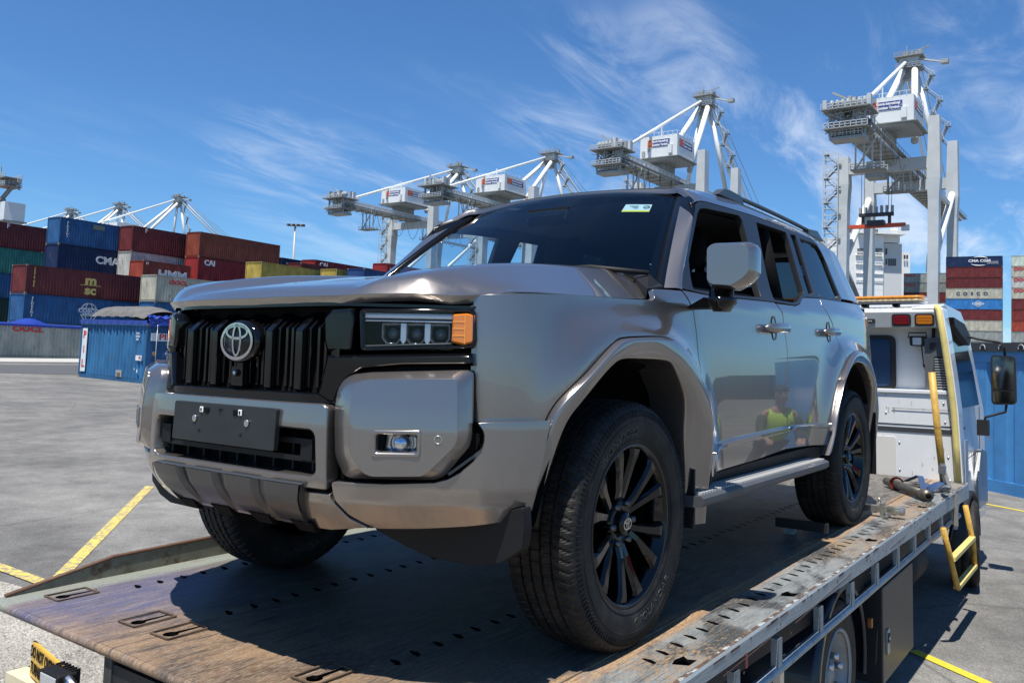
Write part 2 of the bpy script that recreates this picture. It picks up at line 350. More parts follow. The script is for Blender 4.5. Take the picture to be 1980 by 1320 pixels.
def panel(name, outline, fn, m, parent, holes=(), step=.03, gap=.0025, edge=.002, depth=.02, mirror=False, rnd_r=.012, e=0., label=None, mb=None):
    f = (lambda u, v: fn(u, v, e)) if e else fn
    P = resamp(rounded(outline, rnd_r) if rnd_r else outline, step); Hs = [resamp(rounded(h, rnd_r) if rnd_r else h, step) for h in holes]
    loops = [(inset(P, gap+edge), inset(P, gap))]+[(inset(h, -(gap+edge)), inset(h, -gap)) for h in Hs]
    pts = []; edges = []
    for A, Bq in loops:
        o = len(pts); pts += A; edges += [(o+i, o+(i+1) % len(A)) for i in range(len(A))]
    nb = len(pts); xs = [p[0] for p in P]; ys = [p[1] for p in P]; A0 = loops[0][0]; arr = np.array(pts)
    j = 0; y = min(ys)+step*.4
    while y < max(ys):
        x = min(xs)+(step*.5 if j % 2 else 0)
        while x < max(xs):
            if pip((x, y), A0) and not any(pip((x, y), l[0]) for l in loops[1:]) and np.min(np.abs(arr[:nb, 0]-x)+np.abs(arr[:nb, 1]-y)) > step*.6: pts.append((x, y))
            x += step
        y += step*.87; j += 1
    v2, _, fc, _, _, _ = delaunay_2d_cdt([Vector(p) for p in pts], edges, [], 0, 1e-6)
    tri = []
    for t in fc:
        c = (sum(v2[i].x for i in t)/3, sum(v2[i].y for i in t)/3)
        if pip(c, A0) and not any(pip(c, l[0]) for l in loops[1:]): tri.append(tuple(t) if area2([v2[i] for i in t]) > 0 else tuple(t)[::-1])
    V = [f(p.x, p.y) for p in v2]; NN = [fnormal(f, p.x, p.y) for p in v2]; F = list(tri); SM = [True]*len(tri)
    for li, (A, Bq) in enumerate(loops):
        s = (1 if area2(A) > 0 else -1)*(1 if li == 0 else -1); n = len(A); o = len(V); ring = []
        for k in range(3):
            for i in range(n):
                a = f(*A[i]); b = f(*Bq[i]); nn = fnormal(f, *A[i]); out = (b-a); out -= nn*out.dot(nn)
                out = out.normalized() if out.length > 1e-9 else nn
                if k == 0: V.append(a); NN.append((nn*.8+out*.5).normalized())
                elif k == 1: V.append(b-nn*edge*.8); NN.append((out+nn*.15).normalized())
                else: V.append(b-nn*depth); NN.append(out)
        for k in range(2):
            for i in range(n):
                q = (o+k*n+i, o+k*n+(i+1) % n, o+(k+1)*n+(i+1) % n, o+(k+1)*n+i)
                F.append(q[::-1] if s > 0 else q); SM.append(True)
    if mb is not None:
        mb.add(V, F, m, True); return None
    res = []
    for sg in ((1, -1) if mirror else (1,)):
        me = bpy.data.meshes.new(name); me.from_pydata([(p.x, p.y*sg, p.z) for p in V], [], F if sg > 0 else [q[::-1] for q in F]); me.materials.append(m)
        me.polygons.foreach_set('use_smooth', [True]*len(F)); me.validate(verbose=False)
        if len(me.vertices) == len(V): me.normals_split_custom_set_from_vertices([(q.x, q.y*sg, q.z) for q in NN])
        o = bpy.data.objects.new(name, me); COL.objects.link(o); o.parent = parent
        if label: o['label'] = label
        res.append(o)
    return res if mirror else res[0]
# ================================================================ the grey off-road wagon
suv = thing('off_road_wagon', 'large metallic taupe grey four-wheel-drive wagon standing on the tow truck tray', 'car', DECKM)
fl_o = [(.146,.496),(.183,.542),(.214,.623),(.240,.708),(.258,.774),(.291,.829),(.353,.886),(.464,.962),(.559,1.014),(.615,1.027),(.735,1.035),(.880,1.040),(1.010,1.030),(1.138,.954),(1.240,.874),(1.284,.800),(1.300,.700),(1.310,.590),(1.322,.424),(1.330,.33)]
fl_i = [(.226,.520),(.272,.671),(.308,.770),(.359,.825),(.427,.882),(.507,.936),(.575,.955),(.735,.958),(.877,.956),(.945,.940),(1.042,.865),(1.104,.788),(1.135,.646),(1.18,.459),(1.206,.33)]
rf_o = [(3.00,.520),(3.114,.665),(3.191,.850),(3.255,.918),(3.338,.965),(3.44,1.015),(3.563,1.046),(3.72,1.052),(3.899,1.045),(4.02,1.00),(4.10,.93),(4.15,.83),(4.17,.70),(4.175,.42)]
rf_i = [(2.93,.47),(3.00,.60),(3.05,.70),(3.155,.84),(3.25,.90),(3.372,.955),(3.482,.978),(3.60,.980),(3.72,.97),(3.84,.93),(3.96,.86),(4.03,.76),(4.06,.6),(4.06,.42)]
def arc_res(P, n):
    P = smooth_open(P, 6); L = [0]
    for i in range(1, len(P)): L.append(L[-1]+math.dist(P[i], P[i-1]))
    return [(float(np.interp(L[-1]*k/(n-1), L, [p[0] for p in P])), float(np.interp(L[-1]*k/(n-1), L, [p[1] for p in P]))) for k in range(n)]
def flare(o_, i_):
    O = arc_res(o_, 64); I = arc_res(i_, 64)
    for sg in (1, -1):
        mb = MB(); rings = []
        for a, b in zip(O, I):
            L = lambda t: (a[0]+(b[0]-a[0])*t, a[1]+(b[1]-a[1])*t)
            pr = [(-.02,-.02),(0,.001),(.03,.018),(.07,.027),(.2,.028),(.55,.031),(.9,.034),(.97,.032),(1.0,.020),(1.0,-.01),(1.02,-.12)]
            ring = []
            for t, e in pr: p = S(*L(t), e); ring.append((p.x, p.y*sg, p.z))
            rings.append(ring)
        mb.loft(rings, PAINT, smooth=True, close=False); ob = mb.build('wheel_arch_flare', suv)
        md = ob.modifiers.new('s', 'SUBSURF'); md.levels = 1; md.render_levels = 1
flare(fl_o, fl_i); flare(rf_o, rf_i)
FO = smooth_open(fl_o, 3); RO = smooth_open(rf_o, 3)
# side panels
fen_arch = [p for p in FO if p[1] > .745 and p[0] < 1.27][::-1]
fender = [(.018,1.128),(.05,1.140),(.094,1.142),(.256,1.150),(.523,1.160),(.93,1.178),(.950,1.19),(.950,1.222),(1.206,1.237),(1.260,1.182),(1.284,1.162),(1.302,1.079),(1.306,.90)]+[(1.262,.862)]+fen_arch+[(.018,.742)]
panel('front_fender', fender, S, PAINT, suv, mirror=True, rnd_r=.01, step=.022)
fdoor = [(1.212,1.240),(1.472,1.237),(1.85,1.250),(2.259,1.264),(2.283,1.258),(2.359,1.209),(2.398,1.055),(2.402,.796),(2.400,.629),(2.400,.535),(1.998,.515),(1.365,.500),(1.330,.560),(1.312,.70),(1.306,.90),(1.302,1.079),(1.284,1.162),(1.260,1.182)]
fd = panel('front_door', fdoor, S, PAINT, suv, mirror=True)
rar = [p for p in RO if p[0] < 3.345]
rdoor = [(2.285,1.260),(2.60,1.268),(2.69,1.285),(2.79,1.325),(2.874,1.333),(3.145,1.349),(3.12,1.30),(3.19,1.245),(3.264,1.205),(3.337,1.12),(3.342,.972)]+rar[::-1]+[(2.915,.522),(2.400,.535),(2.400,.629),(2.402,.796),(2.398,1.055),(2.359,1.209)]
rd = panel('rear_door', rdoor, S, PAINT, suv, mirror=True)
SL = side.L
qar = [p for p in RO if p[0] >= 3.345]
quarter = [(3.145,1.349),(3.70,1.365),(SL-.02,1.40),(SL-.02,.72),(4.178,.72)]+qar[::-1][1:]+[(3.342,.972),(3.337,1.12),(3.264,1.205),(3.19,1.245),(3.12,1.30)]
quarter = [p for p in quarter if p[1] > .70]
panel('rear_quarter', quarter, S, PAINT, suv, mirror=True)
panel('rear_bumper', [(4.178,.715),(SL-.02,.715),(SL-.02,.42),(4.19,.42)], S, PAINT, suv, mirror=True, e=.02)
# sill under the doors, door mouldings
panel('sill', [(1.33,.50),(1.40,.498),(2.0,.512),(2.91,.520),(2.99,.515),(2.93,.46),(2.90,.44),(1.30,.36),(1.32,.45)], S, BLKPL, suv, mirror=True, e=-.012, depth=.05)
for a, b, dr in ((1.36, 2.395, fd), (2.408, 2.985, rd)):
    zz = lambda u: itp([(1.36,.600),(1.7,.622),(2.39,.638),(2.985,.630)], u)
    pts = [(a+.0, zz(a)+.0)]+[(a+(b-a)*k/6, zz(a+(b-a)*k/6)+.012) for k in range(1, 6)]+[(b, zz(b)+.012), (b, zz(b)-.010)]+[(b-(b-a)*k/6, zz(b-(b-a)*k/6)-.014) for k in range(1, 6)]+[(a, zz(a)-.006)]
    for o_, d_ in zip(panel('door_moulding', pts, S, PAINT, suv, mirror=True, e=.018, depth=.03, gap=0, edge=.006, rnd_r=0), dr): o_.parent = d_
# door handles
for u0, w, drs in ((2.215, .165, fd), (3.165, .155, rd)):
    for sg, d_ in zip((1, -1), drs):
        mb = MB(); z0 = 1.132 if u0 < 3 else 1.152
        rings = []
        for i in range(13):
            t = i/12*2-1; u = u0+t*w; ee = .046-.030*abs(t)**4; h = .019*(1-abs(t)**6)+.005
            c = S(u, z0+.004*t, ee); ring = []
            for k in range(10):
                a = 2*math.pi*k/10; ring.append((c.x, (c.y+.010*math.cos(a))*sg, c.z+h*math.sin(a)))
            rings.append(ring)
        mb.loft(rings, PAINT, cap=True)
        hd = mb.build('door_handle', d_)
        mb = MB()
        mb.grid(lambda a, b: (lambda p: (p.x, p.y*sg, p.z))(S(u0+.034*b*math.cos(2*math.pi*a), z0+.060*b*math.sin(2*math.pi*a), -.012*(1-b**2)+.004)), 20, 6, mat('handle_cup', (.10,.088,.078), .3, .7, coat=1), closeu=True)
        mb.build('handle_cup', d_)
# greenhouse frames and glass
frame = [(1.219,1.242),(1.592,1.620),(1.625,1.655),(1.68,1.680),(1.765,1.694),(2.10,1.712),(2.415,1.727),(3.117,1.738),(3.40,1.730),(3.59,1.708),(3.68,1.668),(3.73,1.60),(3.74,1.38),(3.66,1.360),(3.107,1.345),(2.887,1.334),(2.80,1.322),(2.70,1.285),(2.60,1.268),(2.236,1.262),(1.463,1.236)]
fwin = [(1.33,1.252),(1.385,1.375),(1.628,1.615),(1.67,1.642),(1.73,1.655),(2.16,1.690),(2.19,1.672),(2.17,1.50),(2.105,1.275),(1.7,1.258)]
rwin = [(2.406,1.691),(2.66,1.698),(2.880,1.704),(2.885,1.66),(2.850,1.355),(2.762,1.330),(2.64,1.290),(2.57,1.283),(2.284,1.277),(2.32,1.42)]
swin = [(2.950,1.702),(3.060,1.711),(3.035,1.362),(2.882,1.352)]
qwin = [(3.122,1.702),(3.362,1.708),(3.52,1.702),(3.62,1.675),(3.672,1.62),(3.690,1.395),(3.645,1.376),(3.126,1.362),(3.126,1.5)]
panel('window_frame', frame, S, TRIM, suv, holes=[fwin, rwin, swin, qwin], mirror=True, e=.002, depth=.03, gap=.001)
def gl(name, P, m, sides=(1, -1), e=-.012, fn=S, step=.05):
    for sg in sides:
        f2 = (lambda u, v, ee=0.: (lambda p: Vector((p.x, p.y*sg, p.z)))(fn(u, v, e)))
        mb = MB(); Q = resamp(P, step); pts = list(Q); xs = [p[0] for p in Q]; ys = [p[1] for p in Q]; y = min(ys)+step/2
        while y < max(ys):
            x = min(xs)+step/2
            while x < max(xs):
                if pip((x, y), Q) and min(abs(q[0]-x)+abs(q[1]-y) for q in Q) > step*.5: pts.append((x, y))
                x += step
            y += step
        v2, _, fc, _, _, _ = delaunay_2d_cdt([Vector(p) for p in pts], [(i, (i+1) % len(Q)) for i in range(len(Q))], [], 0, 1e-6)
        F = [tuple(t) for t in fc if pip((sum(v2[i].x for i in t)/3, sum(v2[i].y for i in t)/3), Q)]
        mb.add([f2(p.x, p.y) for p in v2], F, m, True); mb.build(name, suv)
gl('side_window', inset(swin, -.01), PRIV); gl('quarter_window', inset(qwin, -.01), PRIV)
# both sides' door windows are wound down in the photo
# D pillar, roof, A pillars
panel('rear_pillar', [(3.117,1.742),(3.40,1.734),(3.595,1.712),(3.688,1.672),(3.738,1.60),(3.748,1.38),(SL-.02,1.41),(SL-.02,1.72),(3.70,1.738)], S, PAINT, suv, mirror=True, rnd_r=.01)
ZF = [(1.62,1.664),(1.68,1.684),(1.765,1.697),(2.10,1.715),(2.415,1.730),(3.117,1.742),(3.70,1.738),(4.1,1.725),(SL-.02,1.72)]
def ztop(x): return itps([(-3.9,1.74),(-3.6,1.80),(-3.2,1.835),(-2.6,1.850),(-1.9,1.850),(-1.5,1.838),(-1.25,1.820),(-1.1,1.802),(-1.0,1.79)], x)
mb = MB(); rings = []
for i in range(60):
    t = i/59; u = 1.62+(4.12-1.62)*t; zf = itp(ZF, u); a = S(u, zf); b = S(u, zf+.04); w = sst(t/.22); xt = (-1.045)*(1-w)+a.x*w; dz = (zf-itp(ZF, 2.4))*(1-w)*.0
    zt = ztop(xt); half = [(a.x,a.y,a.z),(b.x*.6+xt*.4, b.y*.97, b.z),(xt+.2*(a.x-xt), .645, zt-.028), (xt-.01*(1-w), .58, zt-.014), (xt, .40, zt-.002), (xt+.01*(1-w), .2, zt+.006), (xt+.015*(1-w), 0, zt+.009)]
    Q = [tuple(2*p-q for p, q in zip(half[0], half[1]))]+half+[(half[-2][0], -half[-2][1], half[-2][2])]; fine = []
    for k in range(1, len(Q)-2):
        for s_ in range(4):
            tt = s_/4; fine.append(tuple(.5*(2*Q[k][j]+(Q[k+1][j]-Q[k-1][j])*tt+(2*Q[k-1][j]-5*Q[k][j]+4*Q[k+1][j]-Q[k+2][j])*tt*tt+(3*Q[k][j]-Q[k-1][j]-3*Q[k+1][j]+Q[k+2][j])*tt**3) for j in range(3)))
    fine.append(half[-1]); rings.append(fine+[(p[0], -p[1], p[2]) for p in fine[:-1][::-1]])
mb.loft([[(p[0]+.010, p[1]*.995, p[2]-.030) for p in rings[0]]]+[[(p[0]+.006, p[1]*.999, p[2]-.008) for p in rings[0]]]+rings, PAINT, close=False); mb.loft([[(p[0]-.01, p[1]*.965, p[2]-.045) for p in r] for r in rings], DARK, close=False); roof = mb.build('roof', suv)
# gutter strip on the roof edge (dark line between roof and side)
for sg in (1, -1):
    mb = MB(); ap = []; 
    NV = 22
    fr = [(1.206,1.236),(1.40,1.425),(1.585,1.612),(1.612,1.648),(1.622,1.664)]
    cols = {0: PAINT, 1: GLOSSBLK}
    segs = []
    for i in range(NV+1):
        v = i/NV; fu = arc_res(fr, NV+1)[i]; a = S(*fu, .004); w = WS(1.005, v*.985, .006); w2 = WS(.985, v*.985, -.01)
        md_ = (a+w)/2; out = Vector((.55, .75, .35)).normalized(); md1 = a*.7+w*.3+out*.016; md2 = a*.22+w*.78+out*.012
        segs.append([Vector((q.x, q.y*sg, q.z)) for q in (S(*fu, -.02), a, a+(md1-a)*.35+out*.004, md1, md2, w+out*.008, w, w2)])
    mb.loft([s[:5] for s in segs[:19]], PAINT, close=False); mb.loft([s[4:7] for s in segs], GLOSSBLK, close=False); mb.loft([[q+Vector((.001,.001*sg,0)) for q in s[:5]] for s in segs[18:]], GLOSSBLK, close=False); mb.loft([[s[-2], s[-1], s[0]*.5+s[-1]*.5-Vector((.02,0,0)), s[0]] for s in segs], DARK, close=False)
    mb.build('front_pillar', suv)
# windscreen
mb = MB(); mb.grid(lambda a, b: WS((a*2-1)*.985, b*.985+.002, 0), 30, 16, GLASSB); ws = mb.build('windscreen', suv)
mb = MB()
def strip(mb, p0, p1, m, e=-.006, n=30):
    mb.grid(lambda a, b: WS(p0[0](a)+(p1[0](a)-p0[0](a))*b, p0[1](a)+(p1[1](a)-p0[1](a))*b, e), n, 2, m)
strip(mb, (lambda a: (a*2-1), lambda a: .93), (lambda a: (a*2-1), lambda a: 1.0), GLOSSBLK)
for sg in (1, -1):
    strip(mb, (lambda a: sg*.945, lambda a: a*.94), (lambda a: sg*1.0, lambda a: a*.94), GLOSSBLK)
strip(mb, (lambda a: (a*2-1), lambda a: 0.), (lambda a: (a*2-1), lambda a: .07), GLOSSBLK)
strip(mb, (lambda a: (a*.3-.15), lambda a: .72), (lambda a: (a*.42-.21), lambda a: .94), GLOSSBLK)
mb.build('black_border', ws)
mb = MB(); mb.grid(lambda a, b: WS(.63+a*.20, .755+b*.075, -.010), 4, 4, mat('sticker_paper', (.55,.62,.62), .6)); mb.grid(lambda a, b: WS(.63+a*.20, .735+b*.02, -.010), 4, 2, mat('sticker_yellow', (.75,.62,.05), .6))
p = WS(.80, .79, -.008); ex = (WS(.85,.79)-WS(.75,.79)).normalized(); ey = (WS(.8,.83)-WS(.8,.77)).normalized()
add_ring(mb, .014, .014, .003, p, ex, ey, DARK, z1=.001); mb.beam(p-ex*.01-ey*.01, p+ex*.01+ey*.01, .003, .001, DARK)
for k in range(3): mb.beam(p-ex*(.085-.012*k)+ey*.012*(1-k), p-ex*(.04)+ey*.012*(1-k), .003, .001, DARK)
mb.build('sticker', ws)
# bonnet
hood = [(-.52,0),(-.50,.4),(-.46,.70),(-.33,.80),(-.21,.888)]+[(x, itps(YC, x)-.004) for x in (-.1,0,.1,.2,.3,.4,.5,.56,.60)]+[(itps([q for q in XF if q[0] <= .8] and [(p, q) for p, q in XF if p <= .8], y), y) for y in (.775,.76,.74,.72,.70,.67,.64,.60,.55,.50,.45,.40,.35,.30,.2,.1)]+[(.885,0)]
hood = hood+[(x, -y) for x, y in hood[::-1][1:-1]]
panel('bonnet', hood, H, PAINT, suv, step=.024, gap=.005, edge=.003, depth=.03, rnd_r=.02)
# wipers and cowl
mb = MB(); mb.grid(lambda a, b: (lambda y: (-.25-.20*(y/.8)**2-.26*b, y, 1.235+.02*b-.03*abs(y)))((a*2-1)*.86), 24, 4, BLKPL); mb.build('cowl', suv)
for p0, p1 in (((-.385,.80,1.300),(-.355,.30,1.335)),((-.30,.05,1.30),(-.36,-.5,1.29))):
    mb = MB(); mb.tube([p0, tuple((a+b)/2+c for a, b, c in zip(p0, p1, (0,0,.012))), p1], [.010,.014,.006], BLKPL, 6); mb.beam(Vector(p0)+Vector((-.05,0,-.02)), Vector(p1)+Vector((-.05,0,-.005)), .012, .02, BLKPL)
    mb.tube([Vector(p0)*.45+Vector(p1)*.55+Vector((0,0,.006)), Vector(p0)*.2+Vector(p1)*.8+Vector((.02,0,-.02))], .009, BLKPL, 6); mb.build('wiper', suv)
for sg in (1, -1):
    mb = MB(); a_ = [(-.44,.70,1.298),(-.225,.878,1.222),(-.37,.872,1.243),(-.43,.825,1.262),(-.41,.79,1.300)]
    mb.add([(x, y*sg, z) for x, y, z in a_]+[(x, y*sg-.01*sg, z-.10) for x, y, z in a_], [(0,1,2,3,4),(5,6,7,8,9)]+[(i, (i+1) % 5, (i+1) % 5+5, i+5) for i in range(5)], BLKPL); mb.build('cowl_corner', suv)
    mb = MB()
    def SB(u, z): p = S(u, z, -.028); return (p.x, p.y*sg, p.z)
    mb.grid(lambda a, b: SB(1.0+2.9*a, 1.10+b*(itp([(1.0,1.22),(1.5,1.225),(2.6,1.25),(2.85,1.31),(3.9,1.345)], 1.0+2.9*a)-1.10)), 60, 5, DARK); mb.grid(lambda a, b: SB(1.36+1.62*a, .52+.60*b), 30, 6, DARK); mb.build('dark_gap_backing', suv)  # dark sheets added behind the panel gaps to stop light leaking through
# roof rails
for sg in (1, -1):
    mb = MB(); y = .63*sg
    for x0, x1, zt0, fl in ((-1.44,-1.76,1.862,1), (-2.98,-3.22,1.862,0)):
        zb = ztop((x0+x1)/2)-.03; pr = [(x0,zb),(x0-.09,zt0-.006),(x0-.16,zt0),(x1,zt0-.004),(x1-(.05 if fl else .10),zb)]
        if not fl: pr = [(x0,zb),(x0,zt0-.012),(x1+.06,zt0),(x1-.02,zt0-.03),(x1-.10,zb)]
        mb.prism(pr, lambda p, t: (p[0], y+t, p[1]), -.024, .024, DKSIL)
    mb.loft([[(x, y+.017*math.cos(a), ztop(x)+.006-.002+.012*math.sin(a)) for a in [2*math.pi*k/8 for k in range(8)]] for x in [-1.7-.1*i for i in range(15)]], DKSIL)
    mb.build('roof_rail', suv, bev=.006)
# door mirrors
for sg in (1, -1):
    mb = MB(); prof = [(1.018,1.255),(1.036,1.236),(1.12,1.230),(1.168,1.262),(1.192,1.292),(1.192,1.392),(1.172,1.412),(1.036,1.412),(1.018,1.396)]
    pr = rounded(prof, .012); cy = sum(p[0] for p in pr)/len(pr); cz = sum(p[1] for p in pr)/len(pr); rings = []
    for dx, sc in ((.0,.84),(-.004,.875),(-.010,.90),(-.030,.965),(-.038,.985),(-.05,1.0),(-.095,.995),(-.102,.975)):
        rings.append([(-.415+dx-.22*(p[0]-1.02)-(.10 if sg < 0 else 0), (cy+(p[0]-cy)*sc-(0 if sg > 0 else .12))*sg, cz+(p[1]-cz)*sc-(0 if sg > 0 else .045)) for p in pr])
    mb.loft(rings, PAINT); mb.add(rings[0], [tuple(range(len(rings[0])))], PAINT, False); mb.loft([[(q[0]-.004, q[1], q[2]) for q in [(p[0], (cy*sg+(p[1]-cy*sg)*.97), cz+(p[2]-cz)*.97) for p in rings[-1]]]]*1+[[(q[0]-.012, cy*sg+(q[1]-cy*sg)*.92, cz+(q[2]-cz)*.92) for q in rings[-1]]], BLKPL, cap=True)
    mh = mb.build('door_mirror', suv)
    mb = MB(); mb.loft([[(-.50+.055*math.cos(a)*k1, (1.055+.05*math.sin(a)*k2)*sg, z) for a in [2*math.pi*k/12 for k in range(12)]] for z, k1, k2 in ((1.240,.9,.9),(1.205,.95,.95),(1.20,1.35,1.25),(1.185,1.3,1.1),(1.150,.7,.6))], GLOSSBLK, cap=True)
    mb.add([(-.46,1.0*sg,1.205),(-.60,1.0*sg,1.21),(-.58,.9*sg,1.165),(-.50,.9*sg,1.165),(-.48,1.03*sg,1.165),(-.58,1.03*sg,1.165)], [(0,1,2,3),(3,2,5,4),(0,3,4),(1,5,2),(0,4,5,1)], BLKPL); mb.build('mirror_base', mh)
# running boards
for sg in (1, -1):
    mb = MB()
    pr = [(.80,.43),(.83,.452),(.965,.452),(1.0,.455),(1.012,.445),(1.012,.425),(1.0,.412),(.83,.40)]
    mb.prism(pr, lambda p, t: (t, p[0]*sg, p[1]), -.44, -2.10, mat('board_grey', (.075,.08,.085), .5, .2))
    for k in range(62):
        x = -.48-k*.0262
        for y0, y1 in ((.86,.895),(.905,.945),(.955,.992)): mb.box((x, (y0+y1)/2*sg, .4575), (.014, y1-y0, .010), mat('board_tread', (.42,.42,.41), .55))
    mb.build('running_board', suv)
# wheels
def make_tyre():
    mb = MB(); NA = 560
    pr = [(.262,-.108),(.272,-.118),(.30,-.127),(.34,-.1325),(.372,-.130),(.392,-.122),(.402,-.113),(.4085,-.1),(.4110,-.088),(.4125,-.0655),(.4125,-.062),(.4045,-.061),(.4045,-.053),(.4130,-.052),(.4135,-.024),(.4055,-.023),(.4055,-.015),(.4138,-.014),(.4138,-.001),(.4138,.001)]
    pr = pr[:-1]+[(r, -y) for r, y in pr[:-1][::-1]]
    vs = []; fs = []; n = len(pr)
    for i in range(NA):
        a = 2*math.pi*i/NA
        for j, (r, y) in enumerate(pr):
            if r > .4:
                ay = abs(y); sh = .0
                if ay > .064: g = ((i+ (4 if y > 0 else 0)+int((ay-.064)/.05*4)) % 7) < 1.1; dd = .0045 if g else 0; r -= dd*(1 if ay < .10 else .8)
                elif ay > .02: g = (int(i+ay*170) % 7) < 1.1; r -= .003 if g else 0
                elif ay > .0005: g = (i % 12) < 1.2; r -= .003 if g else 0
            elif .386 < r < .4: r -= .002 if (i+(4 if y > 0 else 0)) % 7 < 1.1 else 0
            vs.append((r*math.cos(a), y, r*math.sin(a)))
    for i in range(NA):
        for j in range(n-1):
            a = i*n+j; b = ((i+1) % NA)*n+j; fs.append((a, b, b+1, a+1))
    mb.add(vs, fs, RUBBER, False)
    for f in range(len(mb.sm)): mb.sm[f] = (f % (n-1)) < 5 or (f % (n-1)) > n-7
    # radial ribs near the shoulder and lettering on both sidewalls
    for sg in (1, -1):
        for k in range(150):
            a = 2*math.pi*k/150; c, s_ = math.cos(a), math.sin(a)
            mb.beam((.362*c, .1325*sg, .362*s_), (.384*c, .1275*sg, .384*s_), .004, .003, RUBBER)
        for rr in (.285, .345):
            mb.loft([[((rr+q)*math.cos(a), (.123+w if rr < .3 else .1325+w)*sg, (rr+q)*math.sin(a)) for q, w in ((-.002,0),(0,.002),(.002,0))] for a in [2*math.pi*k/96 for k in range(97)]], RUBBER, close=False)
    vs, fs = text_mesh('GEOLANDAR', .026, .002, .0, 1., 'CENTER')
    for off in (0, math.pi):
        for sg in (1, -1):
            out = []
            for x, y, z in vs:
                a = -math.pi/2-x/.33*1.35*1.0+off-.35; rr = .318-y*1.0
                out.append((rr*math.cos(a)*sg, (.1305+z)*sg, rr*math.sin(a)))
            mb.add(out, fs, mat('raised_rubber', (.05,.048,.045), .6))
    return mb
def make_rim():
    mb = MB(); G = GLOSSBLK
    mb.loft([[(r*math.cos(a), y, r*math.sin(a)) for a in [2*math.pi*k/72 for k in range(72)]] for r, y in ((.272,.104),(.274,.112),(.266,.118),(.258,.114),(.252,.100),(.244,.085),(.235,.03),(.232,-.10),(.26,-.11))], G)
    # brake disc and dark back
    mb.loft([[(r*math.cos(a), y, r*math.sin(a)) for a in [2*math.pi*k/48 for k in range(48)]] for r, y in ((.235,-.03),(.17,-.03))], DARK)
    mb.loft([[(r*math.cos(a), y, r*math.sin(a)) for a in [2*math.pi*k/48 for k in range(48)]] for r, y in ((.17,-.028),(.168,.0),(.09,.002),(.0005,.002))], mat('brake_disc', (.12,.12,.12), .4, .8))
    mb.loft([[(r*math.cos(a), y, r*math.sin(a)) for a in [2*math.pi*k/36 for k in range(36)]] for r, y in ((.06,.0),(.078,.055),(.07,.072),(.045,.074),(.042,.060),(.0005,.060))], G)
    for k in range(6):
        for s_ in (-1, 1):
            a0 = 2*math.pi*k/6+R(30)+s_*R(6.5); a1 = 2*math.pi*k/6+R(30)+s_*R(13.5)
            rings = []
            for t, w, y, th in ((0,.032,.066,.05),(.3,.031,.084,.045),(.7,.038,.100,.045),(.90,.050,.108,.05),(1.0,.068,.108,.05)):
                a = a0+(a1-a0)*t; r = .055+(.252-.055)*t; c = Vector((r*math.cos(a), 0, r*math.sin(a))); tg = Vector((-math.sin(a), 0, math.cos(a)))
                rings.append([c-tg*w/2+Vector((0,y-th,0)), c-tg*w/2+Vector((0,y-.012,0)), c-tg*w*.28*s_*-1*0-tg*w*.30+Vector((0,y,0)), c+tg*w*.30+Vector((0,y,0)), c+tg*w/2+Vector((0,y-.012,0)), c+tg*w/2+Vector((0,y-th,0))])
            mb.loft(rings, G, smooth=False, close=True)
        a = 2*math.pi*k/6; c = (.0695*math.cos(a), .0, .0695*math.sin(a))
        mb.tube([(c[0], .05, c[2]), (c[0], .088, c[2])], [.0115,.0105], mat('lug_nut', (.12,.12,.125), .25, .9), 6)
    return mb
tyre_o = rim_o = cap_o = None
for x, sg in ((0,1),(0,-1),(-2.85,1),(-2.85,-1)):
    if rim_o is None:
        rim_o = make_rim().build('wheel', suv); tyre_o = make_tyre().build('tyre', rim_o, fix=True)
        mb = MB(); mb.loft([[(r*math.cos(a), y, r*math.sin(a)) for a in [2*math.pi*k/32 for k in range(32)]] for r, y in ((.041,.060),(.041,.088),(.037,.094),(.0005,.095))], GLOSSBLK)
        for a_, b_, cx, cy in ((.026,.018,0,0),(.017,.0075,0,.0095),(.0075,.0175,0,0)): add_ring(mb, a_, b_, .0035, (0,.0955,0), (-1,0,0), (0,0,1), CHROME, z1=.002, cx=cx, cy=cy)
        cap_o = mb.build('hub_cap', rim_o); w = rim_o
    else:
        w = rim_o.copy(); COL.objects.link(w); w.parent = suv
        for c_ in (tyre_o, cap_o): q = c_.copy(); COL.objects.link(q); q.parent = w
    w.location = (x, .832*sg, .405); w.rotation_euler = (0, R(4 if x == 0 else -11), 0 if sg > 0 else math.pi)
# ---------------------------------------------------------------- front end
def quadstrip(mb, fn, u0, u1, z0, z1, m, nu=20, nz=4):
    mb.grid(lambda a, b: fn(u0+(u1-u0)*a, z0+(z1-z0)*b), nu, nz, m)
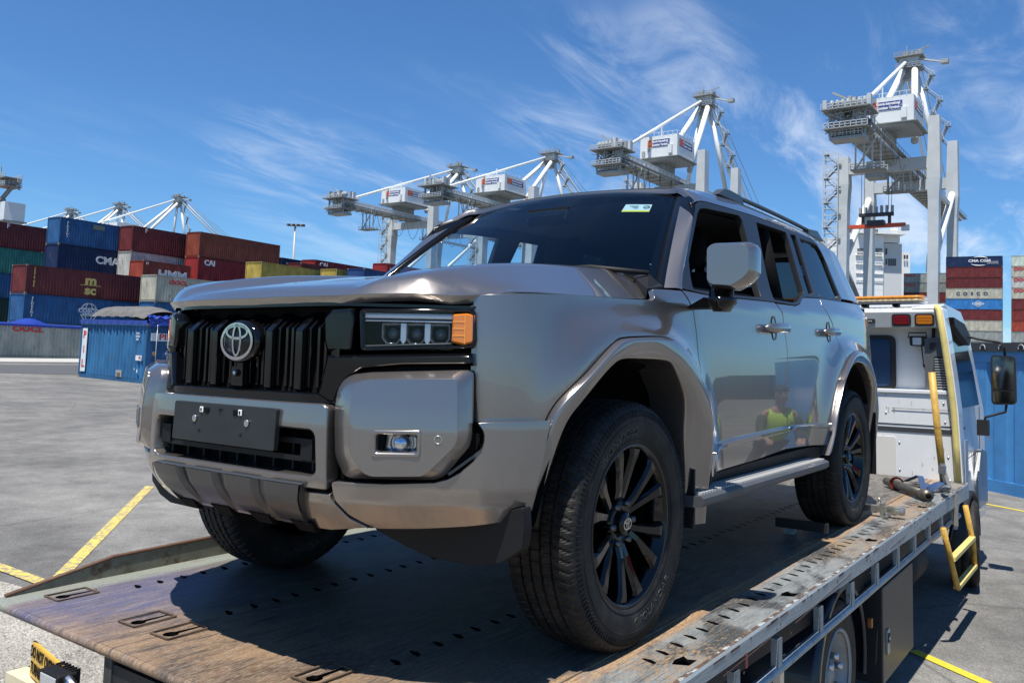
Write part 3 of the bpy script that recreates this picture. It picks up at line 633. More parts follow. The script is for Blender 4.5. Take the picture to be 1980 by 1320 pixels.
# dark structure behind the front skin
mb = MB(); quadstrip(mb, lambda u, z: B(u, z, -.06), -.97, .97, .46, .765, DARK, 40, 8); quadstrip(mb, lambda u, z: B(u, z, -.05), -.845, .845, .76, .95, DARK, 40, 4); quadstrip(mb, lambda u, z: Hd(u, z, -.085), -.84, .84, .90, 1.125, DARK, 30, 4)
mb.build('front_carrier', suv)
mb = MB()
mb.box((.12, 0, .80), (1.0, 1.06, .50), DARK); mb.box((.05,0,1.06), (1.0,1.5,.12), DARK); mb.box((-2.2, 0, .47), (3.3, 1.66, .16), DARK); mb.box((-.43, 0, .85), (.06, 1.66, .70), DARK)
mb.box((-1.9,0,.32), (3.4,.30,.12), DARK); mb.box((-3.6,0,.7), (.45,1.1,.5), DARK)
for sg in (1, -1):
    for x in (0, -2.85):
        mb.loft([[(x+r*math.cos(a), y*sg, .40+r*math.sin(a)*1.08) for a in [math.pi*(k/16)*.92+.12 for k in range(17)]] for r, y in ((.03,.60),(.50,.60),(.535,.80),(.545,.93))], DARK, close=False)
        mb.tube([(x, .55*sg, .40), (x, .75*sg, .40)], .06, DARK); mb.tube([(x-.1, .62*sg, .62), (x, .70*sg, .40)], .04, mat('damper', (.03,.05,.12), .4))
    mb.beam((-.50,.78*sg,.38), (-1.9,.78*sg,.39), .10, .07, DARK)
mb.box((.40,0,.50), (.4,.9,.05), DARK); mb.tube([(.15,-.6,.36),(.15,.6,.36)], .035, DARK)
mb.build('underbody', suv)
# splash flaps ahead of / behind the wheels
panel('air_dam', [(.36,.465),(.60,.475),(.80,.50),(.93,.54),(.935,.48),(.930,.42),(.86,.372),(.777,.350),(.60,.348),(.50,.365),(.36,.40)], lambda u, v, e=0.: Vector((.625-.06*max(0,u-.75)+e, u, v)), BLKPL, suv, mirror=True, depth=.04)
panel('front_undertray', [(-.60,.455),(.60,.455),(.61,.442),(-.61,.442)], B, BLKPL, suv, e=-.03, depth=.04)
for sg in (1, -1):
    for x, z, h in ((-.455,.44,.22),(-3.34,.46,.40)): mb = MB(); mb.box((x,.87*sg,z), (.012,.2,h), BLKPL); mb.build('mud_flap', suv)
# bumper
def arcp(P): return P
wing = [(.458,.592),(.62,.594),(.763,.603),(.80,.614),(.835,.634),(.868,.662),(.888,.688),(.897,.716),(.895,.745),(.872,.772),(.97,.776),(1.115,.777),(1.10,.716),(1.085,.640),(1.06,.560),(1.03,.500),(.985,.485),(.85,.470),(.709,.456),(.577,.449),(.50,.490),(.463,.540)]
panel('front_bumper', wing, B, PAINT, suv, mirror=True, step=.025, e=.006, depth=.09, rnd_r=.014)
cen = [(-.455,.560),(-.452,.62),(-.448,.80),(-.43,.812),(.43,.812),(.448,.80),(.452,.62),(.455,.560)]
intake = [(-.408,.612),(-.400,.716),(-.385,.728),(.385,.728),(.400,.716),(.408,.612),(.39,.604),(-.39,.604)]
cb_ = panel('front_bumper', cen, B, PAINT, suv, holes=[intake], step=.03, e=.016, depth=.06, rnd_r=.014, edge=.006)
panel('front_bumper', [(-.458,.555),(.458,.555),(.458,.54),(.50,.485),(.56,.452),(.40,.43),(-.40,.43),(-.56,.452),(-.50,.485),(-.458,.54)], B, PAINT, suv, step=.03, e=.006, depth=.03, rnd_r=.01)
# skid plate with stepped teeth
sk = MB()
def tooth(u): return .018*(0 if any(abs(u-c) < .028 for c in (-.20,.0,.20)) else 1)
n = 121
sk.grid(lambda a, b: (lambda u, z: B(u*(1-.12*(1-b)), z, .012+tooth(u)*(1 if b > .35 else b/.35)+.006*b))((a*2-1)*.372, .445+.130*b), n, 9, mat('skid_grey', (.085,.085,.09), .28, .55))
sk.grid(lambda a, b: B((a*2-1)*.372, .575+.006*b, (.012+.016)*(1-b)+.004*b), n, 2, mat('skid_grey'))
for sg in (-1, 1): sk.grid(lambda a, b: B(.372*sg*(1-.12*(1-b)), .445+.130*b, (.028)*(1-a)), 2, 9, mat('skid_grey'))
sk.build('skid_plate', suv)
for u in (-.30,-.1,.1,.30):
    mb = MB(); mb.prism([(-.05,0),(.05,0),(.035,-.035),(-.035,-.035)], lambda p, t: tuple(B(u+p[0], .452+p[1], .018+t)), -.02, .002, DARK); mb.build('skid_slot', suv)
# lower intake bars
mb = MB()
for z in (.640,.690): mb.grid(lambda a, b: B((a*2-1)*.42, z+(.012 if b > .5 else -.004), -.012-.0*b), 30, 2, BLKPL); mb.box((.885,0,z), (.03,.80,.012), BLKPL)
for k in range(9): mb.box((.878, -.36+.09*k, .66), (.02,.008,.11), BLKPL)
for sg in (1,-1): mb.box((.90, .36*sg, .672), (.03,.05,.06), BLKPL)
mb.build('lower_intake', suv)
# number plate holder (no plate fitted)
pl = MB(); PH = mat('plate_black', (.016,.017,.017), .42, noise=.3, nscale=12)
pl.prism(rounded([(-.262,.662),(.262,.662),(.262,.786),(-.262,.786)], .008), lambda p, t: (t-.04*(p[1]-.72), p[0], p[1]), .935, .953, PH)
for y, z in ((-.14,.735),(.13,.735)): pl.prism([(y+.011*math.cos(a), z+.011*math.sin(a)) for a in [k*math.pi/5 for k in range(10)]], lambda p, t: (t, p[0], p[1]), .953, .958, SATIN)
for y in (-.105, .095):
    pl.box((.9545,y,.765), (.003,.018,.018), WHITE); pl.box((.957,y,.765), (.003,.006,.010), DARK); pl.box((.9537,y+(.025 if y < 0 else -.025),.763), (.003,.022,.018), DARK)
for y, z in ((-.01,.768),(-.115,.697),(.10,.697)): pl.prism([(y+.007*math.cos(a), z+.005*math.sin(a)) for a in [k*math.pi/4 for k in range(8)]], lambda p, t: (t, p[0], p[1]), .953, .956, GLOSSBLK)
pl.build('number_plate_holder', suv, bev=.002)
# fog lamp pods
po = [(.458,.845),(.456,.80),(.466,.658),(.495,.607),(.52,.600),(.763,.607),(.79,.617),(.859,.701),(.866,.73),(.862,.916),(.56,.902),(.50,.894),(.47,.875)]
pf = [(.524,.850),(.526,.80),(.530,.676),(.566,.628),(.590,.618),(.727,.624),(.745,.632),(.818,.708),(.824,.73),(.818,.886),(.60,.880),(.555,.876),(.533,.868)]
fo = [(.596,.737),(.722,.740),(.722,.678),(.596,.675)]
PE = .034
for sg in (1, -1):
    mb = MB(); Nn = 120; O = rounded(po, .02); I = rounded(pf, .02)
    def cl(P, n):
        P = P+[P[0]]; L = [0]
        for i in range(1, len(P)): L.append(L[-1]+math.dist(P[i], P[i-1]))
        return [(float(np.interp(L[-1]*k/n, L, [p[0] for p in P])), float(np.interp(L[-1]*k/n, L, [p[1] for p in P]))) for k in range(n)]
    cO = (sum(p[0] for p in po)/len(po), sum(p[1] for p in po)/len(po))
    def rayr(P, a):
        c = cO; best = None
        for i in range(len(P)):
            p, q = P[i], P[(i+1) % len(P)]; d = (math.cos(a), math.sin(a)); e = (q[0]-p[0], q[1]-p[1]); den = d[0]*e[1]-d[1]*e[0]
            if abs(den) < 1e-12: continue
            t = ((p[0]-c[0])*e[1]-(p[1]-c[1])*e[0])/den; s = ((p[0]-c[0])*d[1]-(p[1]-c[1])*d[0])/den
            if t > 0 and -1e-6 <= s <= 1+1e-6: best = t if best is None else min(best, t)
        return (c[0]+math.cos(a)*best, c[1]+math.sin(a)*best)
    Oa = [rayr(O, 2*math.pi*k/Nn) for k in range(Nn)]; Ia = [rayr(I, 2*math.pi*k/Nn) for k in range(Nn)]
    L = lambda t: [((o[0]+(i[0]-o[0])*t), (o[1]+(i[1]-o[1])*t)) for o, i in zip(Oa, Ia)]
    rings = [[(lambda p: (p.x, p.y*sg, p.z))(B(q[0], q[1], e)) for q in L(t)] for t, e in ((-.02,-.04),(0,-.004),(.06,.004),(.86,PE-.006),(.97,PE-.0005),(1.0,PE),(1.06,PE))]
    mb.loft(rings, PAINT); pod = mb.build('bumper_corner', suv)
    f3 = lambda u, v, e=0.: (lambda p: Vector((p.x, p.y*sg, p.z)))(B(u, v, PE-.0008))
    fm = MB(); 
    # face as triangulated panel (kept in one piece with the pod)
    pnl = panel('bumper_corner_face', inset(pf, -.004), B, PAINT, suv, holes=[fo], step=.025, e=PE+.0004, gap=.0, edge=.0005, depth=.02, rnd_r=.018)
    if sg < 0:
        me = pnl.data; bmx = bmesh.new(); bmx.from_mesh(me); bmesh.ops.scale(bmx, vec=(1,-1,1), verts=bmx.verts); bmesh.ops.reverse_faces(bmx, faces=bmx.faces); bmx.to_mesh(me); bmx.free()
    pnl.parent = pod
    # fog lamp
    mb = MB(); FQ = lambda pts, e: [(lambda p: (p.x, p.y*sg, p.z))(B(a, b, e)) for a, b in rounded(pts, .008)]
    mb.loft([FQ(inset(fo, -.006), PE+.001), FQ(inset(fo, -.004), PE+.005), FQ(inset(fo, .003), PE+.005), FQ(inset(fo, .006), PE-.002)], PAINT)
    mb.loft([FQ(inset(fo, .006), PE-.003), FQ(inset(fo, .015), PE-.035)], mat('reflector', (.55,.56,.58), .22, .9), cap=False); mb.add(FQ(inset(fo, .0145), PE-.035), [tuple(range(len(FQ(fo, 0))))], mat('reflector'))
    for uu in (.606,): mb.prism([(0,0),(.018,0),(.012,-.05),(0,-.05)], lambda p, t: (lambda q: (q.x, q.y*sg, q.z))(B(uu+p[0], .733+p[1], PE-.03+t)), 0, .02, DARK)
    c = B(.668, .707, PE-.016); nn = fnormal(B, .668, .707); ux = Vector((0,0,1)).cross(nn).normalized()
    for r0, r1, e0, e1, mm in ((.029,.029,-.012,.006,GLOSSBLK),(.026,.001,.007,.014,LENS)):
        mb.loft([[(lambda p: (p.x, p.y*sg, p.z))(c+nn*e+(ux*math.cos(a)+Vector((0,0,1))*math.sin(a))*r) for a in [2*math.pi*k/24 for k in range(24)]] for r, e in ((r0,e0),(r0*.98,e1),(max(r1,.8*r0*0+r1),e1))], mm)
    mb.loft([[(lambda p: (p.x, p.y*sg, p.z))(c+nn*e+(ux*math.cos(a)+Vector((0,0,1))*math.sin(a))*r) for a in [2*math.pi*k/16 for k in range(16)]] for r, e in ((.018,.0065),(.012,.011),(.0005,.013))], CHROME)
    mb.build('fog_lamp', pod)
    # parking sensor
    mb = MB(); c = B(.775, .722, PE+.0012); nn = fnormal(B, .775, .722); ux = Vector((0,0,1)).cross(nn).normalized()
    mb.loft([[(lambda p: (p.x, p.y*sg, p.z))(c+nn*e+(ux*math.cos(a)+Vector((0,0,1))*math.sin(a))*r) for a in [2*math.pi*k/20 for k in range(20)]] for r, e in ((.0115,0),(.0115,.001),(.0098,.001),(.0098,.0))], mat('sensor_ring', (.5,.48,.45), .3, .6)); mb.build('parking_sensor', pod)
    # side vent
    mb = MB(); vt = [(.775,.602),(.83,.640),(.88,.690),(.892,.735),(.86,.735),(.84,.69),(.80,.64)]
    mb.prism(vt, lambda p, t: (lambda q: (q.x, q.y*sg, q.z))(B(p[0], p[1], t)), -.05, -.03, DARK); mb.beam([*(lambda q: (q.x, q.y*sg, q.z))(B(.80,.622,-.01))], [*(lambda q: (q.x, q.y*sg, q.z))(B(.895,.69,-.02))], .006, .008, DKSIL); mb.build('side_vent', suv)
# grille
gr = MB(); G = GLOSSBLK
gr.grid(lambda a, b: Hd((a*2-1)*.44, .80+.30*b, -.075), 20, 3, DARK)
for k in range(7):
    y = -.42+.14*k
    def bar(y, w, x0, zb, zt, ztt, dx):
        pr = [(x0-.05,zb-.012),(x0-.012,zb-.012),(x0,zb),(x0,zt),(x0-dx,ztt),(x0-dx-.03,ztt)]
        off = Hd(y, .9).x-.885
        gr.prism(pr, lambda p, t: (p[0]+off, y+t*(1-.15*(p[1]-zt)/.1*(1 if p[1] > zt else 0)), p[1]), -w/2, w/2, G)
    bar(y, .030, .897, .846, 1.020, 1.078, .062); bar(y+.026, .014, .878, .85, 1.028, 1.070, .045) if k < 6 else None; bar(y-.026, .014, .878, .85, 1.028, 1.070, .045) if k > 0 else None
    if k < 6:
        for q in (.057,.083): bar(y+q, .013, .872, .85, 1.030, 1.066, .045)
gr.build('grille', suv, bev=.003)
# grille surround
SU = MB()
sur = [(-.415,.952),(-.382,.828),(-.37,.842),(.37,.842),(.382,.828)]
panel('grille_surround', [(-.445,.800),(.445,.800),(.43,.838),(-.43,.838)], Hd, G, suv, e=.012, depth=.08, rnd_r=.008, edge=.006)
panel('grille_surround', [(.388,.957),(.376,.99),(.372,1.060),(.40,1.084),(.470,1.090),(.478,1.06),(.472,.957)], Hd, G, suv, e=.016, mirror=True, depth=.09, rnd_r=.008, edge=.010)
panel('grille_surround', [(.390,.950),(.826,.966),(.832,.925),(.62,.918),(.50,.905),(.465,.880),(.44,.838),(.43,.806),(.405,.806),(.36,.83),(.37,.86)], Hd, G, suv, e=.018, mirror=True, depth=.09, rnd_r=.006, edge=.010)
panel('bonnet_seal', [(-.83,1.088),(-.83,1.106),(-.4,1.110),(.4,1.110),(.83,1.106),(.83,1.088),(.4,1.092),(-.4,1.092)], Hd, G, suv, e=-.018, depth=.06)
# emblem and camera
em = MB(); ec = Vector((.902,0,.985))
em.loft([[(x, r*math.cos(a)*1.06, .985+r*.78*math.sin(a)) for a in [2*math.pi*k/48 for k in range(48)]] for r, x in ((.088,.86),(.088,.900),(.080,.906),(.0005,.908))], G)
ex, ey = Vector((0,1,0)), Vector((.0,0,1))
for a_, b_, w_, cx, cy in ((.078,.055,.0105,0,0),(.053,.0205,.008,0,.030),(.0195,.049,.0078,0,.004)): add_ring(em, a_, b_, w_, (.9075,0,.985), ex, ey, CHROME, z1=.005, cx=cx, cy=cy, n=48)
emb = em.build('emblem', suv)
mb = MB(); mb.prism([(-.03,.845),(.03,.845),(.028,.905),(-.028,.905)], lambda p, t: (t, p[0], p[1]), .86, .905, G); mb.tube([(.90,0,.885),(.914,0,.885)], .012, G, 12); mb.tube([(.914,0,.885),(.916,0,.885)], .006, CHROME, 12)
mb.build('front_camera', suv, bev=.002)
# headlights
HQ = [(.487,1.083),(.495,.966),(.822,.982),(.828,1.000),(.822,1.083),(.81,1.087)]
for sg in (1, -1):
    my = lambda p: (p.x, p.y*sg, p.z)
    q = rounded(HQ, .012); L2 = lambda P, e: [my(Hd(a, b, e)) for a, b in P]
    mb = MB(); mb.loft([L2(inset(q, -.006), -.012), L2(inset(q, -.003), .010), L2(inset(q, .004), .010), L2(inset(q, .008), -.055)], GLOSSBLK); mb.grid(lambda a, b: my(Hd(.48+.36*a, .96+.13*b, -.06)), 12, 3, DARK)
    hl = mb.build('headlight', suv)
    mb = MB()   # bright strip along the top
    DRL = mat('lamp_strip', (.80,.84,.86), .20, .2)
    mb.loft([[my(Hd(u, z, e)) for z, e in ((1.058,-.012),(1.062,-.004),(1.075,-.006),(1.079,-.02))] for u in [.498+.0052*k for k in range(52)]], DRL, close=True, cap=True)
    mb.loft([[my(Hd(u, z, e)) for z, e in ((1.049,-.004),(1.052,.0),(1.056,-.002),(1.056,-.02))] for u in [.498+.0052*k for k in range(52)]], CHROME, close=True, cap=True)
    mb.loft([[my(Hd(u, z+(u-.49)*.05, e)) for z, e in ((.972,-.01),(.976,-.002),(.980,-.01))] for u in [.500+.0052*k for k in range(51)]], DKSIL, close=True, cap=True)
    mb.build('light_strip', hl)
    mb = MB()
    for k, uc in enumerate((.580,.652,.724)):
        w = .026; oc = [(uc-w,1.042),(uc+w,1.042),(uc+w,1.004),(uc+w*.55,.988),(uc-w*.55,.988),(uc-w,1.004)]
        mb.loft([L2(inset(oc, -.005), -.012), L2(inset(oc, -.004), -.006), L2(oc, -.008), L2(inset(oc, .004), -.04)], mat('lamp_frame', (.18,.19,.20), .15, .8)); 
        c = Hd(uc, 1.016, -.030); nn = fnormal(Hd, uc, 1.016); ux = Vector((0,0,1)).cross(nn).normalized()
        mb.loft([[my(c+nn*e+(ux*math.cos(a)+Vector((0,0,1))*math.sin(a))*r) for a in [2*math.pi*j/20 for j in range(20)]] for r, e in ((.019,-.012),(.018,.004),(.012,.012),(.0004,.015))], mat('projector', (.05,.06,.08), .04, .3, coat=1))
        if k < 2:
            um = uc+.036; mb.loft([L2([(um-.008,1.046),(um+.008,1.046),(um+.008,.996),(um,.984),(um-.008,.996)], e) for e in (-.03,-.006)], mat('divider', (.55,.56,.58), .3, .8), smooth=False, cap=True)
    mb.build('projector_lamp', hl)
    mb = MB(); aq = [(.762,.993),(.764,1.076),(.805,1.080),(.828,1.076),(.828,.994),(.80,.985)]
    mb.loft([L2(rounded(aq, .006), -.03), L2(rounded(aq, .006), .006), L2(inset(rounded(aq, .006), .006), .012)], AMBER, smooth=False, cap=True)
    for z in (1.014,1.034,1.054): mb.loft([L2([(.766,z-.0015),(.766,z+.0015)], .0135)[::1], L2([(.80,z-.0015),(.80,z+.0015)], .0135)], mat('amber_rib', (.85,.32,.04), .2), close=False)
    mb.loft([L2([(.800,.99),(.803,.99)], .0135), L2([(.800,1.077),(.803,1.077)], .0135)], mat('amber_rib'), close=False)
    mb.build('indicator', hl)
    mb = MB(); mb.grid(lambda a, b: my(Hd(.490+.275*a, .970+.113*b, .0045)), 16, 3, LENS); mb.build('lens', hl)
# tail lamps, tailgate
for sg in (1, -1):
    mb = MB(); mb.prism([(SL-.45,.0),(SL-.02,.0),(SL-.02,1.0),(SL-.45,1.0)], lambda p, t: (lambda q: (q.x, q.y*sg, q.z))(S(p[0], 1.085+.16*p[1], t)), -.02, .012, mat('tail_lamp', (.35,.02,.02), .1, coat=1)); mb.build('tail_lamp', suv)
mb = MB(); mb.grid(lambda a, b: (lambda p: (p.x-.01, p.y*(1-2*a), p.z))(S(SL-.01, .45+.80*b)), 12, 8, PAINT); mb.grid(lambda a, b: (lambda p: (p.x+.02, p.y*(1-2*a), p.z))(S(SL-.01, 1.25+.48*b)), 12, 8, PRIV); mb.build('tailgate', suv)
# ---------------------------------------------------------------- cabin
mb = MB()
mb.box((-.62, 0, 1.10), (.5, 1.56, .20), SEAT); mb.box((-.50,0,1.195), (.36,1.50,.03), SEAT); mb.box((-.75,-.40,1.20), (.18,.40,.06), SEAT); mb.box((-.72,0,1.26), (.03,.30,.16), DARK)
mb.build('dashboard', suv, bev=.02)
mb = MB(); sc_ = Vector((-.93,-.40,1.18)); tl = Matrix.Rotation(R(-25), 3, 'Y')
mb.loft([[sc_+tl @ Vector((.016*math.cos(b), (.185+.016*math.sin(b))*math.cos(a), (.185+.016*math.sin(b))*math.sin(a))) for b in [2*math.pi*j/8 for j in range(8)]] for a in [2*math.pi*k/36 for k in range(37)]], SEAT)
for a in (0, 180, 270): mb.beam(sc_+tl @ Vector((.01,0,0)), sc_+tl @ Vector((0,.18*math.cos(R(a)),.18*math.sin(R(a)))), .05, .015, SEAT)
mb.box(sc_, (.04,.13,.10), SEAT, tl); mb.tube([sc_, sc_+Vector((.35,0,-.12))], .03, SEAT); mb.build('steering_wheel', suv)
def seat(x, y, w=.50):
    mb = MB()
    def sec(cx, cz, d, ww, n=14): return [(cx+d*math.cos(a), y+math.copysign(abs(math.sin(a))**.5, math.sin(a))*ww/2, cz) for a in [2*math.pi*k/n for k in range(n)]]
    mb.loft([sec(x+.02, z, .12, w*f) for z, f in ((.62,1),(.72,1.02),(.90,1.02))]+[], SEAT, cap=True)
    mb.box((x+.15,y,.80), (.5,w,.16), SEAT)
    mb.loft([sec(x-.16-.30*(z-.85)/1.0, z, d, w*f) for z, f, d in ((.80,.9,.08),(.95,1,.09),(1.15,1.0,.085),(1.32,.9,.07),(1.42,.7,.05),(1.44,.5,.03))], SEAT, cap=True)
    for s in (-1,1): mb.tube([(x-.32,y+.06*s,1.40),(x-.33,y+.06*s,1.50)], .008, SATIN, 6)
    mb.loft([sec(x-.32, z, d, w*f) for z, f, d in ((1.46,.35,.04),(1.49,.5,.055),(1.60,.52,.06),(1.67,.46,.045),(1.68,.3,.02))], SEAT, cap=True)
    mb.build('seat', suv)
for x, y, w in ((-1.30,-.38,.5),(-1.30,.38,.5),(-2.25,-.42,.48),(-2.25,0,.36),(-2.25,.42,.48)): seat(x, y, w)
mb = MB(); LIN = mat('headlining', (.10,.11,.12), .9)
mb.grid(lambda a, b: (-1.08-2.6*b, (a*2-1)*.66, ztop(-1.08-2.6*b)-.06-.05*abs(a*2-1)**3), 10, 12, LIN)
for sg in (1, -1):
    mb.box((-1.12,.36*sg,1.715), (.17,.36,.014), LIN, Matrix.Rotation(R(-8),3,'Y'))
    mb.tube([(-1.86,.80*sg,1.28),(-1.90,.70*sg,1.70)], .05, DARK, 8)
    mb.beam((-.45,.82*sg,1.12),(-3.6,.82*sg,1.22), .05, .28, SEAT); mb.box((-2.0,.80*sg,.8), (3.0,.06,.55), SEAT)
mb.box((-.88,0,1.66), (.05,.24,.07), DARK, Matrix.Rotation(R(-20),3,'Y'))
mb.add([(-1.00,-.10,1.690),(-1.00,.02,1.700),(-1.02,-.02,1.712),(-1.02,-.05,1.712)], [(0,1,2,3)], mat('sensor_grey', (.35,.37,.38), .5)); mb.build('cabin_trim', suv)
# ================================================================ tow truck with its flat tray
def deck_material():
    m = bpy.data.materials.new('worn_deck_steel'); m.use_nodes = True; t = m.node_tree; b = t.nodes['Principled BSDF']
    c = N(t, 'ShaderNodeTexCoord'); L = t.links.new
    def noise(scale, st=(1,1,1), det=8, ro=.6, dist=0.):
        mpn = N(t, 'ShaderNodeMapping'); mpn.inputs['Scale'].default_value = st; L(c.outputs['Object'], mpn.inputs[0]); n = N(t, 'ShaderNodeTexNoise'); n.inputs['Scale'].default_value = scale; n.inputs['Detail'].default_value = det; n.inputs['Roughness'].default_value = ro; n.inputs['Distortion'].default_value = dist; L(mpn.outputs[0], n.inputs['Vector']); return n.outputs[0]
    def rng(s, a, b_, lo=0., hi=1.):
        r = N(t, 'ShaderNodeMapRange'); r.inputs[1].default_value = a; r.inputs[2].default_value = b_; r.inputs[3].default_value = lo; r.inputs[4].default_value = hi; L(s, r.inputs[0]); return r.outputs[0]
    def mth(op, a, b_=None):
        n = N(t, 'ShaderNodeMath', operation=op)
        for i, s in enumerate((a, b_)):
            if s is None: continue
            if isinstance(s, (int, float)): n.inputs[i].default_value = s
            else: L(s, n.inputs[i])
        return n.outputs[0]
    def mix(f, a, b_, bt='MIX'):
        n = N(t, 'ShaderNodeMix', data_type='RGBA', blend_type=bt)
        if isinstance(f, (int, float)): n.inputs[0].default_value = f
        else: L(f, n.inputs[0])
        for i, s in ((6, a), (7, b_)):
            if isinstance(s, tuple): n.inputs[i].default_value = (*s, 1)
            else: L(s, n.inputs[i])
        return n.outputs[2]
    sp = N(t, 'ShaderNodeSeparateXYZ'); L(c.outputs['Object'], sp.inputs[0]); X, Y = sp.outputs[0], sp.outputs[1]
    streak = noise(8, (.75, 2.8, 1), 12, .8, .35); fine = noise(55, (.55, 2.0, 1), 5, .7); blot = noise(2.2, (1, 1.6, 1), 9, .62, .6); big = noise(.9, (1, 1.4, 1), 5, .55, .4); grain = noise(120, (1,1,1), 3)
    steel = mix(rng(streak, .38, .62), (.062,.057,.052), (.205,.188,.160))
    steel = mix(rng(blot, .5, .62, 0, .55), steel, (.035,.035,.037))
    rust = mix(rng(blot, .42, .58), (.085,.052,.034), (.285,.175,.095))
    rust = mix(rng(fine, .45, .60, 0, .75), rust, (.30,.225,.150)); rust = mix(rng(noise(5, (.5, 5, 1), 9, .75, .4), .54, .60, 0, .8), rust, (.045,.036,.032))
    tail = mth('MULTIPLY', rng(mth('ADD', X, mth('MULTIPLY', big, 1.1)), .75, 1.25), 1.0)
    lft = mth('MULTIPLY', tail, rng(mth('ADD', Y, mth('MULTIPLY', blot, .9)), -.35, .15))
    col = mix(mth('MULTIPLY', rng(mth('ADD', X, mth('MULTIPLY', streak, .7)), .45, 1.15), .85), steel, rust)
    blue = mth('MULTIPLY', mth('MULTIPLY', rng(X, .2, .5), rng(mth('ADD', Y, mth('MULTIPLY', streak, .5)), -.15, -.5)), rng(big, .35, .5, .25, .9))
    col = mix(blue, col, mix(rng(streak, .4, .65), (.085,.090,.165), (.165,.140,.150)))
    # pale paint left near the far edge
    pale = mth('MULTIPLY', rng(mth('ADD', Y, mth('MULTIPLY', streak, .10)), -.98, -1.03), rng(streak, .62, .5, .55, .95))
    col = mix(pale, col, (.24,.26,.22))
    # near side plate strip and the rusty seam beside it
    strip = rng(mth('ADD', Y, mth('MULTIPLY', blot, .05)), .955, .965)
    plate = mix(rng(blot, .47, .56), mix(rng(streak, .4, .6), (.16,.175,.18), (.24,.255,.25)), (.055,.06,.062))
    plate = mix(rng(mth('MULTIPLY', big, fine), .27, .33), plate, (.30,.20,.11))
    col = mix(strip, col, plate)
    sd = mth('ABSOLUTE', mth('SUBTRACT', mth('ADD', Y, mth('MULTIPLY', mth('SUBTRACT', blot, .5), .16)), .945)); seam = mth('MULTIPLY', rng(sd, .055, .03), rng(blot, .30, .50))
    col = mix(mth('MULTIPLY', seam, .9), col, mix(rng(fine, .4, .6), (.27,.135,.055), (.42,.30,.18)))
    sc = rng(noise(26, (.12, 9, 1), 3, .5), .63, .67); col = mix(mth('MULTIPLY', sc, .65), col, (.38,.36,.33)); sc2 = rng(noise(14, (.2, 12, 1), 6, .6), .60, .64); col = mix(mth('MULTIPLY', sc2, .6), col, (.02,.018,.016)); spk = rng(noise(42, (1,1.6,1), 6, .8), .64, .70); col = mix(mth('MULTIPLY', spk, .7), col, (.36,.22,.12))
    col = mix(1.0, col, rng(grain, .3, .7, .75, 1.2), 'MULTIPLY')
    L(col, b.inputs['Base Color']); L(rng(streak, .3, .7, .44, .68), b.inputs['Roughness']); b.inputs['Metallic'].default_value = .15; b.inputs['Specular IOR Level'].default_value = .38
    bp = N(t, 'ShaderNodeBump'); bp.inputs['Strength'].default_value = .5; bp.inputs['Distance'].default_value = .004; L(mth('ADD', streak, mth('MULTIPLY', grain, .4)), bp.inputs['Height']); L(bp.outputs[0], b.inputs['Normal'])
    return m
DECK = deck_material()
RAILP = mat('rail_grey_paint', (.33,.365,.37), .45, .1, noise=.22, nscale=5, col2=(.10,.075,.055), mixlo=.60, mixhi=.66, stretch=(.5,1,2.5), bump=.12, bscale=40)
GALV = mat('galvanised_pipe', (.36,.40,.42), .38, .5, noise=.25, nscale=14, col2=(.12,.08,.06), mixlo=.62, mixhi=.7)
WPAINT = mat('white_truck_paint', (.70,.71,.70), .3, 0, coat=.6, noise=.09, nscale=3, col2=(.50,.48,.42), mixlo=.60, mixhi=.74, stretch=(1,1,.35))
GPAINT = mat('grey_truck_paint', (.36,.37,.36), .4, 0, coat=.3, noise=.1, nscale=6)
CHAS = mat('chassis_black', (.012,.012,.013), .6, noise=.3, nscale=9)
YEL = mat('yellow_padding', (.62,.50,.17), .5, noise=.15, nscale=12, col2=(.30,.22,.10), mixlo=.66, mixhi=.75)
YELP = mat('yellow_worn_paint', (.55,.33,.06), .5, noise=.3, nscale=20, col2=(.14,.07,.03), mixlo=.58, mixhi=.68)
truck = thing('tow_truck', 'white tow truck with a long rusty flat tray carrying the grey wagon', 'tow truck', DECKM)
